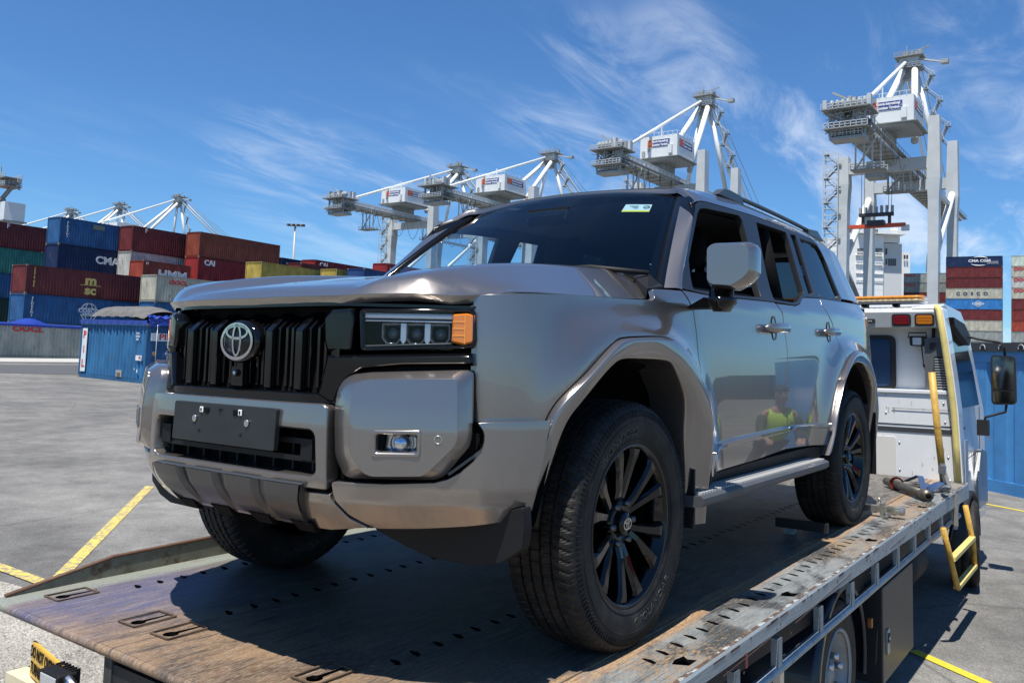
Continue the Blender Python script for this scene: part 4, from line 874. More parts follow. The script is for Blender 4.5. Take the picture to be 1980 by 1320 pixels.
def deck_plate():
    TX0, TX1, Y0, Y1 = -5.60, 1.075, -1.19, 1.185
    Hs = []
    for y0, x0, n in ((1.048, .067, 48), (.430, .587, 54), (-.383, .609, 54), (-.948, .643, 54)):
        for k in range(n):
            x = x0-.1025*k+rnd.uniform(-.006,.006); y = y0+rnd.uniform(-.004,.004)
            if y0 > 1 and k in (9, 10, 26, 27): pass
            Hs.append([(x+.0125*math.cos(a)*(1.25 if math.sin(a) > 0 else .8)+.008*math.sin(a), y+.030*math.sin(a)) for a in [2*math.pi*j/8 for j in range(8)]])
    for cx, cy in ((.845,-.525), (.845,-.325), (.865,-1.02), (.80,.345)):
        Hs.append([(cx+.035+.026*math.cos(a), cy+.026*math.sin(a)) for a in [R(q) for q in (-155,-120,-80,-40,0,40,80,120,155)]]+[(cx-.05,cy+.009),(cx-.10,cy+.004),(cx-.10,cy-.004),(cx-.05,cy-.007)])
    for cx, cy in ((.0,1.135), (-1.03,1.14), (-2.45,1.14), (-3.9,1.14)):
        Hs.append([(cx+.045,cy-.02),(cx+.02,cy+.028),(cx-.045,cy+.028),(cx-.03,cy-.0),(cx-.05,cy-.022),(cx+.0,cy-.03)])
    P = resamp([(TX1,Y0),(TX1,Y1),(TX0,Y1),(TX0,Y0)], .12); bb = [(min(p[0] for p in h)-.012, max(p[0] for p in h)+.012, min(p[1] for p in h)-.012, max(p[1] for p in h)+.012) for h in Hs]
    hx = np.array(bb); pts = list(P); ed = [(i, (i+1) % len(P)) for i in range(len(P))]
    for h in Hs: o = len(pts); pts += h; ed += [(o+i, o+(i+1) % len(h)) for i in range(len(h))]
    x = TX0+.05
    while x < TX1-.03:
        y = Y0+.05
        while y < Y1-.03:
            if not np.any((hx[:,0] < x) & (hx[:,1] > x) & (hx[:,2] < y) & (hx[:,3] > y)): pts.append((x, y))
            y += .11
        x += .11
    v2, _, fc, _, _, _ = delaunay_2d_cdt([Vector(p) for p in pts], ed, [], 0, 1e-6); F = []
    for t in fc:
        c = (sum(v2[i].x for i in t)/3, sum(v2[i].y for i in t)/3)
        w = np.nonzero((hx[:,0] < c[0]) & (hx[:,1] > c[0]) & (hx[:,2] < c[1]) & (hx[:,3] > c[1]))[0]
        if any(pip(c, Hs[k]) for k in w): continue
        if TX0 <= c[0] <= TX1: F.append(tuple(t) if area2([v2[i] for i in t]) > 0 else tuple(t)[::-1])
    mb = MB(); sag = lambda x, y: .0035*mnoise.noise(Vector((x*2.1, y*2.6, 0)))
    mb.add([(p.x, p.y, sag(p.x, p.y)) for p in v2], F, DECK, False)
    for h in Hs:
        n = len(h); mb.add([(a, b, sag(a, b)) for a, b in h]+[(a, b, -.012) for a, b in h], [(i, (i+1) % n, (i+1) % n+n, i+n) for i in range(n)], DARK)
    for cx, cy in ((.845,-.525), (.845,-.325), (.865,-1.02), (.80,.345)):
        mm = mat('pad_steel', (.13,.09,.055), .55, .2, noise=.4, nscale=25); w0, w1 = .078, .052
        for a, b in (((cx-w0,cy-w1),(cx+w0,cy-w1)),((cx+w0,cy-w1),(cx+w0,cy+w1)),((cx+w0,cy+w1),(cx-w0,cy+w1)),((cx-w0,cy+w1),(cx-w0,cy-w1))): mb.beam((*a,.0045),(*b,.0045),.008,.004,mm)
    for y in (.93,): mb.beam((-5.5,y,.003),(1.06,y,.003),.006,.004,mat('weld_seam', (.22,.18,.13), .6, .3, noise=.4, nscale=30))
    # rounded tail edge, sides, thickness
    mb.loft([[(TX1+.016*math.sin(a)+.0, y, -.016+.016*math.cos(a)) for y in np.linspace(Y0, Y1, 24)] for a in [math.pi*k/6 for k in range(7)]], DECK, close=False)
    o = mb.build('tray', truck, fix=False); return o
tray = deck_plate()
mb = MB()   # structure under the plate
mb.prism([(1.06,-.030),(.30,-.13),(-5.6,-.16),(-5.6,-.40),(-5.0,-.40),(.1,-.22),(.3,-.17)], lambda p, t: (p[0], t, p[1]), -1.05, -.82, CHAS); mb.prism([(1.06,-.030),(.30,-.13),(-5.6,-.16),(-5.6,-.40),(-5.0,-.40),(.1,-.22),(.3,-.17)], lambda p, t: (p[0], t, p[1]), .82, 1.05, CHAS)
mb.box((-2.3,0,-.055), (6.6,2.30,.02), CHAS); mb.box((-3.0,.42,-.40), (7.2,.10,.30), CHAS); mb.box((-3.0,-.42,-.40), (7.2,.10,.30), CHAS)
for k in range(12): mb.box((.6-.55*k, 0, -.11), (.06,2.2,.09), CHAS)
mb.tube([(-2.0,-.9,-.62),(-2.0,.9,-.62)], .12, CHAS); mb.box((-4.4,.45,-.62), (.8,.5,.35), CHAS); mb.tube([(-5.2,.75,-.62),(-4.5,.75,-.62)], .2, CHAS, 16); mb.box((-1.2,.6,-.5),(.3,.3,.3),CHAS)
mb.build('chassis', truck)
# near side rail, posts and lower pipe
mb = MB(); prf = [(1.186,-.004),(1.192,.004),(1.204,.004),(1.208,-.006),(1.208,-.118),(1.192,-.122),(1.186,-.115)]
mb.prism(prf, lambda p, t: (t, p[0], p[1] if t < .5 else (p[1] if p[1] > -.03 else -.035)), 1.06, -5.55, RAILP); 
rust = mat('edge_rust', (.11,.055,.032), .7, noise=.3, nscale=30)
mb.box((-2.25,1.197,.0048), (6.6,.013,.0016), mat('edge_wear', (.10,.058,.038), .7, noise=.4, nscale=30, col2=(.34,.37,.37), mixlo=.50, mixhi=.56, stretch=(.6,1,1)))
for k in range(26):
    x = rnd.uniform(-5.2,1.0); l = rnd.uniform(.02,.10); mb.box((x,1.2086,-.006-rnd.uniform(0,.006)), (l,.001,rnd.uniform(.004,.012)), rust)
for x0, x1, z0, z1 in ((-.15,-.62,-.070,-.060),(-.9,-1.75,-.074,-.040),(.6,.1,-.055,-.05),(-2.6,-3.0,-.06,-.05)): mb.beam((x0,1.2085,z0),(x1,1.2085,z1), .001, .004, rust)
for k in range(70): mb.box((rnd.uniform(-4,1),1.2086,-rnd.uniform(.005,.11)), (rnd.uniform(.003,.012),.0008,rnd.uniform(.003,.016)), rust)
mb.build('side_rail', truck)
mb = MB(); mb.box((-.36,1.2092,-.075), (.018,.001,.05), mat('red_reflector', (.22,.02,.02), .4)); mb.build('reflector', truck)
mb = MB(); ys = -1.17
mb.prism([(1.04,.0),(.62,.075),(.1,.085),(-5.5,.085),(-5.5,-.11),(.4,-.11),(1.04,-.03)], lambda p, t: (p[0], t, p[1]), ys-.012, ys, mat('rail_rusty', (.21,.20,.155), .6, noise=.3, nscale=10, col2=(.09,.05,.03), mixlo=.52, mixhi=.62)); 
mb.tube([(1.04,ys-.006,.004),(.62,ys-.006,.079),(.1,ys-.006,.089),(-5.5,ys-.006,.089)], .009, rust, 6)
mb.build('side_rail', truck)
for x in (.15,-.35,-.80,-1.36,-1.90,-2.42,-2.95,-3.45,-3.95,-4.45,-4.95):
    mb = MB(); mb.box((x,1.166,-.172), (.045,.030,.115), RAILP); mb.build('rail_post', truck)
mb = MB(); mb.tube([(.3,1.165,-.238),(-5.3,1.165,-.238)], .021, GALV, 10); mb.build('lower_rail', truck)
# toolbox
mb = MB(); mb.prism([(-2.66,-.30),(-3.51,-.30),(-3.51,-.84),(-2.66,-.84)], lambda p, t: (p[0], t, p[1]), .62, 1.15, mat('toolbox_black', (.022,.023,.024), .38, noise=.2, nscale=5)); tb = mb.build('tool_box', truck, bev=.008)
mb = MB(); mb.prism(rounded([(-2.74,-.55),(-2.80,-.55),(-2.80,-.69),(-2.74,-.69)], .012), lambda p, t: (p[0], t, p[1]), 1.150, 1.158, GALV); mb.box((-2.77,1.160,-.60), (.03,.006,.05), CHAS); mb.tube([(-2.77,1.157,-.60),(-2.77,1.166,-.60)], .010, SATIN, 12); mb.build('latch', tb)
# mud guard and road wheels
def truck_wheel(name, x, y, r, w, steer=0., dual=False, z=None):
    mb = MB(); pr = [(.55,-.5),(.62,-.52),(.85,-.55),(.96,-.5),(.995,-.38),(1,-.2),(1,.2),(.995,.38),(.96,.5),(.85,.55),(.62,.52),(.55,.5)]
    mb.loft([[(r*a*math.cos(t), w*b, r*a*math.sin(t)) for t in [2*math.pi*k/64 for k in range(64)]] for a, b in pr], RUBBER)
    for yy in (-.3,0,.3): mb.loft([[(r*q*math.cos(t), w*(yy+b), r*q*math.sin(t)) for t in [2*math.pi*k/64 for k in range(64)]] for q, b in ((1.004,-.13),(1.012,-.12),(1.012,.12),(1.004,.13))], RUBBER)
    rim = MB(); RP = mat('steel_rim', (.30,.31,.31), .45, .3, noise=.2, nscale=12)
    f = -1 if dual else 1
    rim.loft([[(r*a*math.cos(t), w*b, r*a*math.sin(t)) for t in [2*math.pi*k/48 for k in range(48)]] for a, b in ((.62,.50),(.60,.56),(.56,.5),(.53,.1*f),(.50,.02*f if dual else .12),(.33,.0 if dual else .30),(.30,.02 if dual else .36),(.20,.1 if dual else .40),(.19,.35 if dual else .52),(.001,.38 if dual else .54))], RP)
    for k in range(6):
        t = 2*math.pi*k/6; rim.tube([(r*.25*math.cos(t), w*.3, r*.25*math.sin(t)), (r*.25*math.cos(t), w*.5, r*.25*math.sin(t))], .017, SATIN, 6)
        t += .52; rim.tube([(r*.43*math.cos(t), w*.16, r*.43*math.sin(t)), (r*.43*math.cos(t), w*.19, r*.43*math.sin(t))], .03, DARK, 10)
    o = rim.build('wheel', truck); o.location = (x, y, z if z is not None else -1.0+r+.0053*x*0); o.rotation_euler = (0, .3, steer); q = mb.build('tyre', o); return o
truck_wheel('wheel', -6.35, 1.06, .385, .215, R(8), z=-.635); truck_wheel('wheel', -6.35, -1.02, .385, .215, R(8)+math.pi, z=-.60)
truck_wheel('wheel', -1.98, .98, .385, .20, 0, True, z=-.615); truck_wheel('wheel', -1.98, -.94, .385, .20, math.pi, True, z=-.585)
mb = MB(); mb.loft([[(-1.98+(.46+q)*math.cos(a), y, -.60+(.46+q)*math.sin(a)) for a in [math.pi*(k/24)*1.16-.25 for k in range(25)]] for y, q in ((.75,0),(1.08,0),(1.115,-.01),(1.118,-.035),(1.10,-.03))], mat('mudguard', (.010,.013,.022), .35, coat=.3), close=False); mb.build('mudguard', truck)
mb = MB(); mb.box((-1.02,1.10,-.36), (.05,.03,.10), SATIN); mb.tube([(-1.02,1.10,-.33),(-1.06,1.12,-.26),(-1.00,1.13,-.24)], .008, SATIN, 6); mb.tube([(-1.02,1.10,-.42),(-.9,1.05,-.46),(-.8,1.0,-.44)], .012, CHAS, 6); mb.build('rail_latch', truck)
mb = MB(); mb.box((-2.50,1.12,-.46), (.03,.02,.05), mat('marker_amber', (.4,.12,.02), .3)); mb.build('marker_lamp', truck)
# rear cross member, work lamp, warning sign under the tail
mb = MB(); mb.box((1.02,.05,-.16), (.10,.86,.22), CHAS); mb.box((1.05,-.36,-.10), (.05,.045,.14), mat('worn_metal', (.09,.09,.085), .5, .5, noise=.4, nscale=30)); mb.build('cross_member', truck)
mb = MB(); so = Vector((1.10,-.70,-.145)); sx = Vector((.06,.29,.012)).normalized(); sy = Vector((-.05,0,1)).normalized(); sg_y = mat('sign_yellow', (.72,.42,.06), .4, noise=.12, nscale=15)
for a, b, m_, th in ((.19,.058,sg_y,.004),(.186,.054,sg_y,.005)):
    mb.add([so+sx*i*a+sy*j*b+sx.cross(sy)*k*th for k in (-1,1) for i, j in ((-1,-1),(1,-1),(1,1),(-1,1))], [(3,2,1,0),(4,5,6,7),(0,1,5,4),(1,2,6,5),(2,3,7,6),(3,0,4,7)], m_)
nrm = sx.cross(sy)
add_text(mb, 'DO NOT OVERTAKE', .038, so+sy*.026+nrm*.0075, sx, sy, DARK, .001, .0012, .78); add_text(mb, 'TURNING VEHICLE', .038, so-sy*.026+nrm*.0075, sx, sy, DARK, .001, .0012, .78)
mb.build('warning_sign', truck)
mb = MB(); mb.box((1.05,-.72,-.235), (.10,.55,.035), mat('cream_bar', (.62,.55,.36), .5, noise=.2, nscale=10)); mb.build('bumper_bar', truck)
mb = MB(); wl = Vector((1.19,-.50,-.115)); mb.prism(rounded([(-.055,-.05),(.055,-.05),(.062,.035),(-.062,.035)], .012), lambda p, t: wl+Vector((t, p[0], p[1])), -.06, .0, BLKPL)
for k in range(6): mb.box(wl+Vector((-.06,-.05+.02*k,0)), (.03,.006,.08), BLKPL)
mb.prism([(-.045,-.04),(.045,-.04),(.05,.026),(-.05,.026)], lambda p, t: wl+Vector((t, p[0], p[1])), .0, .004, mat('lamp_glass', (.45,.47,.48), .15, .2, coat=1)); mb.tube([wl+Vector((-.03,.06,.02)), wl+Vector((-.03,.11,.0))], .016, SATIN, 8); mb.build('work_lamp', truck, bev=.003)
# ---------------------------------------------------------------- body behind the cab
def XB(poly, x0, x1, m, mb_, rr=.0): mb_.prism(rounded(poly, rr) if rr else poly, lambda p, t: (t, p[0], p[1]), x0, x1, m)
mb = MB(); XB([(-1.17,-.10),(1.135,-.10),(1.10,.735),(-1.15,.735)], -5.60, -5.95, WPAINT, mb); XB([(-1.12,.735),(1.07,.735),(1.065,.770),(-1.12,.770)], -5.585, -5.93, WPAINT, mb)
hb = mb.build('headboard', truck, bev=.006)
mb = MB(); XB([(-1.1,.457),(1.09,.457),(1.09,.464),(-1.1,.464)], -5.596, -5.60, DARK, mb); XB([(-1.1,.395),(1.10,.395),(1.10,.435),(-1.1,.435)], -5.594, -5.60, DKSIL, mb)
XB(rounded([(-.3,-.04),(.628,-.04),(.628,.345),(-.3,.345)], .02), -5.592, -5.60, mat('panel_cream', (.62,.60,.55), .4), mb); mb.box((-5.592,.85,.60), (.004,.5,.003), DARK)
for y, z in ((.30,.66),(.55,.56),(1.02,.66),(1.03,.50),(1.05,.2),(1.06,.0),(.66,.06),(.66,.30)): mb.tube([(-5.60,y,z),(-5.594,y,z)], .008, SATIN, 8)
for k in range(40):
    y = rnd.uniform(.2,1.08); z = rnd.uniform(-.03,.72); mb.box((-5.5985,y,z), (.002,rnd.uniform(.003,.01),rnd.uniform(.004,.05)), mat('grime', (.40,.36,.29), .8))
mb.build('trim_strip', hb)
cab = MB(); XB([(-1.02,.74),(1.0,.74),(1.0,1.33),(.96,1.50),(-.96,1.50),(-1.02,1.33)], -5.80, -5.86, WPAINT, cab)
prc = [(-5.86,-.45),(-5.86,1.52),(-6.05,1.56),(-7.0,1.54),(-7.35,1.35),(-7.72,.55),(-7.80,.45),(-7.80,-.55),(-6.78,-.55),(-6.74,-.30),(-6.60,-.18),(-6.10,-.18),(-5.96,-.30),(-5.92,-.45)]
rings = []
for y, k in ((-1.06,.0),(-1.04,0),(1.04,0),(1.06,0)): pass
def yside(z): return 1.07-.10*max(0, z-.55)
cab.loft([[(x, sg*yside(z), z) for x, z in prc] for sg in (-1, 1)], WPAINT, smooth=False, cap=True)
cb = cab.build('cab', truck)
mb = MB(); sd_ = [(-6.10,.60),(-6.12,1.36),(-6.95,1.36),(-7.28,1.0),(-7.42,.60)]
mb.prism(sd_, lambda p, t: (p[0], yside(p[1])+t, p[1]), -.01, .004, GLOSSBLK); mb.prism([(-5.98,1.44),(-6.02,1.40),(-6.05,.5),(-6.02,.5),(-5.99,1.38)], lambda p, t: (p[0], yside(p[1])+t, p[1]), 0, .006, CHAS); 
for q0, q1 in (((-6.05,.58),(-6.05,-.28)),((-7.42,.58),(-7.38,.05)),((-6.05,.10),(-7.4,.14))): mb.beam((q0[0],yside(q0[1])+.001,q0[1]), (q1[0],yside(q1[1])+.001,q1[1]), .006, .004, CHAS)
mb.beam((-6.14,yside(.42)+.012,.42), (-6.28,yside(.42)+.012,.42), .02, .02, CHAS); mb.build('side_window', cb)
mb = MB(); XB(rounded([(-.62,.752),(.600,.752),(.600,1.262),(-.62,1.262)], .07), -5.775, -5.80, CHAS, mb); XB(rounded([(-.57,.79),(.555,.79),(.555,1.225),(-.57,1.225)], .06), -5.768, -5.776, mat('cab_glass', (.02,.05,.11), .05, 0, coat=1), mb); mb.build('rear_window', cb)
mb = MB(); XB(rounded([(.865,.745),(1.06,.745),(1.03,1.235),(.865,1.235)], .03), -5.66, -5.80, mat('intake_grey', (.085,.09,.095), .5), mb)
for k in range(13): mb.box((-5.655,1.010,.775+.0225*k), (.008,.13,.008), mat('louvre', (.42,.43,.43), .4)); 
XB(rounded([(.925,.76),(1.06,.76),(1.045,1.06),(.94,1.075)], .02), -5.657, -5.662, CHAS, mb); XB(rounded([(.905,1.13),(.955,1.13),(.955,1.19),(.905,1.19)], .008), -5.655, -5.66, CHAS, mb); mb.tube([(-5.70,.93,1.235),(-5.72,.93,1.33)], .014, CHAS, 8); mb.build('air_intake', cb)
# header with lights
hd = MB(); prh = [(-5.64,1.318),(-5.60,1.325),(-5.585,1.46),(-5.62,1.505),(-5.95,1.535),(-6.0,1.33)]
hd.prism(prh, lambda p, t: (p[0], t, p[1]), -1.0, 1.0, GPAINT); hd.prism([(-5.618,1.5065),(-5.60,1.49),(-5.62,1.512),(-5.95,1.5400),(-5.95,1.537)], lambda p, t: (p[0], t, p[1]), .775, 1.0, WPAINT); hdo = hd.build('header_panel', truck, bev=.006)
for y, m_, ed_ in ((.69, mat('stop_red', (.20,.008,.012), .25, coat=.5), 'tail_light'), (.88, mat('turn_amber', (.55,.17,.01), .25, coat=.5), 'tail_light'), (-.69, mat('stop_red'), 'tail_light'), (-.88, mat('turn_amber'), 'tail_light')):
    mb = MB(); xf = lambda z: -5.600+.11*(z-1.325)
    mb.prism(rounded([(y-.080,1.336),(y+.080,1.336),(y+.080,1.444),(y-.080,1.444)], .03), lambda p, t: (xf(p[1])+t, p[0], p[1]), .0, .014, CHAS); mb.prism(rounded([(y-.064,1.350),(y+.064,1.350),(y+.064,1.430),(y-.064,1.430)], .02), lambda p, t: (xf(p[1])+t, p[0], p[1]), .014, .020, m_)
    for i in range(5):
        for j in range(3): mb.box((xf(1.365+.025*j)+.0205, y-.05+.025*i, 1.365+.025*j), (.004,.012,.012), m_)
    mb.build(ed_, hdo)
mb = MB(); XB(rounded([(.30,1.362),(.468,1.362),(.468,1.402),(.30,1.402)], .012), -5.585, -5.60, CHAS, mb)
for k in range(6): mb.box((-5.583,.345+.018*k,1.382), (.003,.010,.010), mat('led', (.5,.5,.5), .3))
mb.build('number_lamp', hdo)
# beacon bar
mb = MB(); AMB = mat('beacon_amber', (.70,.27,.02), .15, coat=1, noise=.35, nscale=30)
pb = rounded([(-5.60,.872),(-5.60,-.872),(-5.86,-.872),(-5.86,.872)], .07)
for z0, z1, m_, s in ((1.580,1.612,AMB,0),(1.556,1.580,mat('beacon_clear', (.55,.42,.25), .2, coat=1, noise=.4, nscale=60),0),(1.545,1.556,SATIN,.004)):
    mb.loft([[(p[0], p[1], z) for p in inset(pb, s+q)] for z, q in ((z0,0),(z1-.004,0),(z1,.008))], m_, cap=True)
for y in (.35,.62,-.35,-.62): mb.box((-5.73,y,1.535), (.10,.05,.03), CHAS)
for k in range(34): mb.box((-5.598,-.80+.0485*k,1.568), (.006,.016,.010), mat('led_warm', (.75,.62,.38), .3))
mb.build('beacon_bar', truck)
# work light on the cab wall
mb = MB(); wl = Vector((-5.68,.80,1.205)); mb.prism(rounded([(-.058,-.045),(.058,-.045),(.066,.045),(-.066,.045)], .014), lambda p, t: wl+Vector((t, p[0], p[1])), -.06, .0, CHAS); mb.prism(rounded([(-.036,-.035),(.036,-.035),(.036,.03),(-.036,.03)], .006), lambda p, t: wl+Vector((t, p[0], p[1])), .0, .004, mat('lamp_face', (.62,.64,.63), .25)); 
mb.tube([wl+Vector((-.02,-.075,.03)), wl+Vector((-.02,-.07,.075)), wl+Vector((-.02,.07,.075)), wl+Vector((-.02,.075,.03))], .006, CHAS, 6)
mb.tube([wl+Vector((-.04,.03,-.045)), wl+Vector((-.06,.04,-.20)), wl+Vector((-.06,.075,-.34)), wl+Vector((-.06,.05,-.44))], .005, CHAS, 6); mb.box(wl+Vector((-.06,.05,-.22)), (.02,.03,.02), CHAS); mb.build('work_lamp', truck)
# yellow padded edge and wing beside it
edge = [(-5.60,.975,1.505),(-5.57,.995,1.48),(-5.56,1.03,1.25),(-5.55,1.075,.90),(-5.55,1.105,.60),(-5.55,1.12,.30),(-5.55,1.135,-.05)]
mb = MB(); mb.tube(edge, .026, YEL, 10); mb.build('padded_edge', truck)
mb = MB(); mb.loft([[(x, y+.02, z), (x-.0, y+.035, z), (x-.30, y-.01+.035, z), (x-.30, y-.03, z)] for x, y, z in edge], WPAINT, smooth=False, close=True, cap=True); wg = mb.build('wing_panel', truck)
mb = MB(); mb.box((-5.70,1.176,.10), (.16,.006,.5), GPAINT); mb.box((-5.66,1.182,.22), (.02,.008,.05), SATIN); mb.box((-5.66,1.182,-.02), (.02,.008,.05), SATIN); mb.build('locker_door', wg)
# cab mirror
mb = MB(); MX = -6.85
mb.prism(rounded([(1.245,.625),(1.455,.635),(1.455,1.10),(1.245,1.11)], .045), lambda p, t: (t, p[0], p[1]), MX-.06, MX+.01, CHAS); mb.prism(rounded([(1.262,.775),(1.44,.775),(1.44,1.088),(1.262,1.092)], .025), lambda p, t: (t, p[0], p[1]), MX+.01, MX+.013, mat('mirror_glass', (.16,.17,.18), .05, 1.)); mb.prism(rounded([(1.262,.65),(1.44,.655),(1.44,.76),(1.262,.76)], .02), lambda p, t: (t, p[0], p[1]), MX+.01, MX+.014, mat('mirror_glass'))
mb.tube([(MX,1.0,1.30),(MX-.02,1.15,1.262),(MX-.02,1.32,1.235),(MX-.02,1.365,1.20),(MX-.02,1.365,1.10)], .012, CHAS, 8); mb.tube([(MX-.02,1.37,.63),(MX-.02,1.36,.56),(MX,1.27,.53),(MX,1.19,.50),(MX,1.18,.44)], .012, CHAS, 8); mb.box((MX,1.17,.40), (.10,.10,.15), CHAS)
mb.build('side_mirror', truck)
mb = MB(); mb.prism([(-5.95,1.43),(-6.6,1.40),(-7.0,1.28),(-6.9,1.20),(-6.3,1.30),(-6.0,1.36)], lambda p, t: (p[0], t, p[1]), .99, 1.06, CHAS); mb.build('window_visor', cb)
mb = MB(); mb.prism(rounded([(-7.25,.16),(-7.70,.10),(-7.70,-.42),(-7.05,-.42),(-6.98,-.15)], .05), lambda p, t: (p[0], t, p[1]), 1.06, 1.10, mat('fender_grey', (.16,.17,.18), .35, coat=.3)); mb.loft([[(-6.35+q*math.cos(a), y, -.63+q*math.sin(a)) for a in [math.pi*k/20 for k in range(21)]] for q, y in ((.47,1.0),(.47,1.13),(.44,1.14),(.43,1.10))], CHAS, close=False); mb.build('cab_fender', cb)
# folding ladder hung under the tray
mb = MB()
for pts in ([(-4.15,1.23,-.17),(-4.28,1.26,-.42),(-4.42,1.27,-.60),(-4.50,1.27,-.645)], [(-5.20,1.23,-.14),(-5.28,1.27,-.45),(-5.33,1.27,-.62)]): mb.tube(pts, .021, YELP, 8)
for z, x0, x1 in ((-.40,-4.28,-5.26),(-.635,-4.47,-5.33)): mb.beam((x0,1.265,z), (x1,1.27,z+.0), .045, .028, YEL)
mb.build('ladder', truck)
# ================================================================ things lying on the tray
post = thing('yellow_pole', 'worn yellow pole standing upright at the tray edge with a ratchet strap', 'pole', DECKM)
mb = MB(); mb.tube([(-4.88,1.05,.93),(-4.90,1.085,.45),(-4.92,1.125,-.02)], .0265, YELP, 14); mb.build('pole', post)
mb = MB(); ST = mat('strap_grey', (.20,.19,.17), .8); mb.beam((-4.86,1.12,.22),(-4.86,1.155,-.02), .035, .012, SATIN); mb.beam((-4.85,1.13,.17),(-4.82,1.19,.0), .04, .006, ST); mb.beam((-4.82,1.21,.0),(-4.82,1.212,-.25), .04, .004, ST); mb.box((-4.85,1.12,.17), (.05,.05,.06), SATIN); mb.beam((-4.82,1.19,-.24),(-4.80,1.17,-.36), .03, .01, CHAS); mb.build('ratchet_strap', post)
def floor_thing(name, label, cat): return thing(name, label, cat, DECKM)
mb = MB(); mb.tube([(-4.80,.72,.045),(-4.22,1.10,.045)], .033, mat('old_steel_tube', (.13,.12,.10), .45, .6, noise=.4, nscale=25), 12); mb.tube([(-4.25,1.085,.045),(-4.17,1.135,.045)], .040, mat('old_steel_tube'), 12); mb.tube([(-4.17,1.135,.045),(-4.165,1.138,.045)], .02, DARK, 10)
o = mb.build('steel_tube', None, DECKM); tag(o, 'dark steel tube lying on the tray in front of the white headboard', 'pipe')
mb = MB(); mb.loft([[(-4.62+.055*math.cos(a)*0+.012*math.cos(b), .835+(.055+.012*math.cos(b))*math.cos(a)*.8, .055+(.055+.012*math.cos(b))*math.sin(a)*.8) for b in [2*math.pi*j/6 for j in range(6)]] for a in [2*math.pi*k/20 for k in range(21)]], mat('red_sling', (.33,.035,.025), .7)); o = mb.build('sling_loop', None, DECKM); tag(o, 'small red sling loop around the dark steel tube', 'sling')
mb = MB(); BS = mat('blue_strap', (.025,.055,.13), .7)
def ribbon(pts, w, m, th=.004):
    P = [Vector(p) for p in pts]; Q = []
    for i in range(len(P)-1):
        for k in range(6):
            t = k/6; a = P[max(i-1,0)]; b = P[i]; c = P[i+1]; d = P[min(i+2,len(P)-1)]; Q.append(.5*(2*b+(c-a)*t+(2*a-5*b+4*c-d)*t*t+(3*b-a-3*c+d)*t**3))
    Q.append(P[-1]); rings = []
    for i, p in enumerate(Q):
        t = (Q[min(i+1,len(Q)-1)]-Q[max(i-1,0)]).normalized(); s = Vector((.75,-.6,.1)); s = (s-t*s.dot(t)).normalized(); u = s.cross(t).normalized()
        rings.append([p+s*w/2*a+u*th/2*b for a, b in ((-1,-1),(1,-1),(1,1),(-1,1))])
    mb.loft(rings, m, smooth=False, cap=True)
ribbon([(-5.1,.80,.02),(-5.0,.90,.075),(-4.85,.96,.10),(-4.72,1.00,.05),(-4.62,1.04,.02),(-4.75,1.10,.06),(-4.9,1.13,.07)], .05, BS); ribbon([(-5.2,.84,.01),(-5.0,.98,.03),(-4.7,1.05,.015),(-4.55,1.10,.03)], .05, BS)
o = mb.build('tie_down_strap', None, DECKM); tag(o, 'crumpled blue tie-down strap on the tray beside the steel tube', 'strap')
mb = MB(); mb.loft([[(-4.60+.10*t, 1.16+.13*t, .045+.05*t+r*math.sin(a)) if False else (-4.70+.35*t+0*a, 1.14+.10*t+r*math.cos(a), .035+.06*t+r*math.sin(a)*.8) for a in [2*math.pi*k/10 for k in range(10)]] for t, r in ((0,.008),(.2,.02),(.5,.028),(.8,.026),(1,.01))], mat('handle_grey', (.13,.16,.19), .5), cap=True); o = mb.build('ratchet_handle', None, DECKM); tag(o, 'grey padded ratchet handle resting on the tray rail by the yellow pole', 'handle')
for x0, y0, y1, nm, lb in ((-3.28,.86,1.13,'wheel_stop','steel wheel stop bar behind the rear wheel with a locking bracket'),):
    mb = MB(); ZN = mat('zinc', (.42,.41,.36), .35, .8, noise=.25, nscale=30); mb.beam((x0,y0,.05),(x0,y1,.05), .045, .04, ZN); mb.tube([(x0,y1-.08,.05),(x0,y1+.02,.05)], .026, ZN, 10); mb.box((x0,1.02,.045), (.07,.02,.09), ZN); mb.box((x0,1.045,.01), (.09,.03,.012), ZN); mb.tube([(x0,1.0,.09),(x0,1.0,.12)], .010, ZN, 8)
    o = mb.build(nm, None, DECKM); tag(o, lb, 'wheel stop')
mb = MB(); mb.beam((-2.30,.66,.06),(-2.30,.95,.06), .03, .05, CHAS); mb.box((-2.30,.74,.02), (.05,.06,.03), GALV); o = mb.build('wheel_stop', None, DECKM); tag(o, 'dark steel wheel stop bar in front of the rear wheel', 'wheel stop')
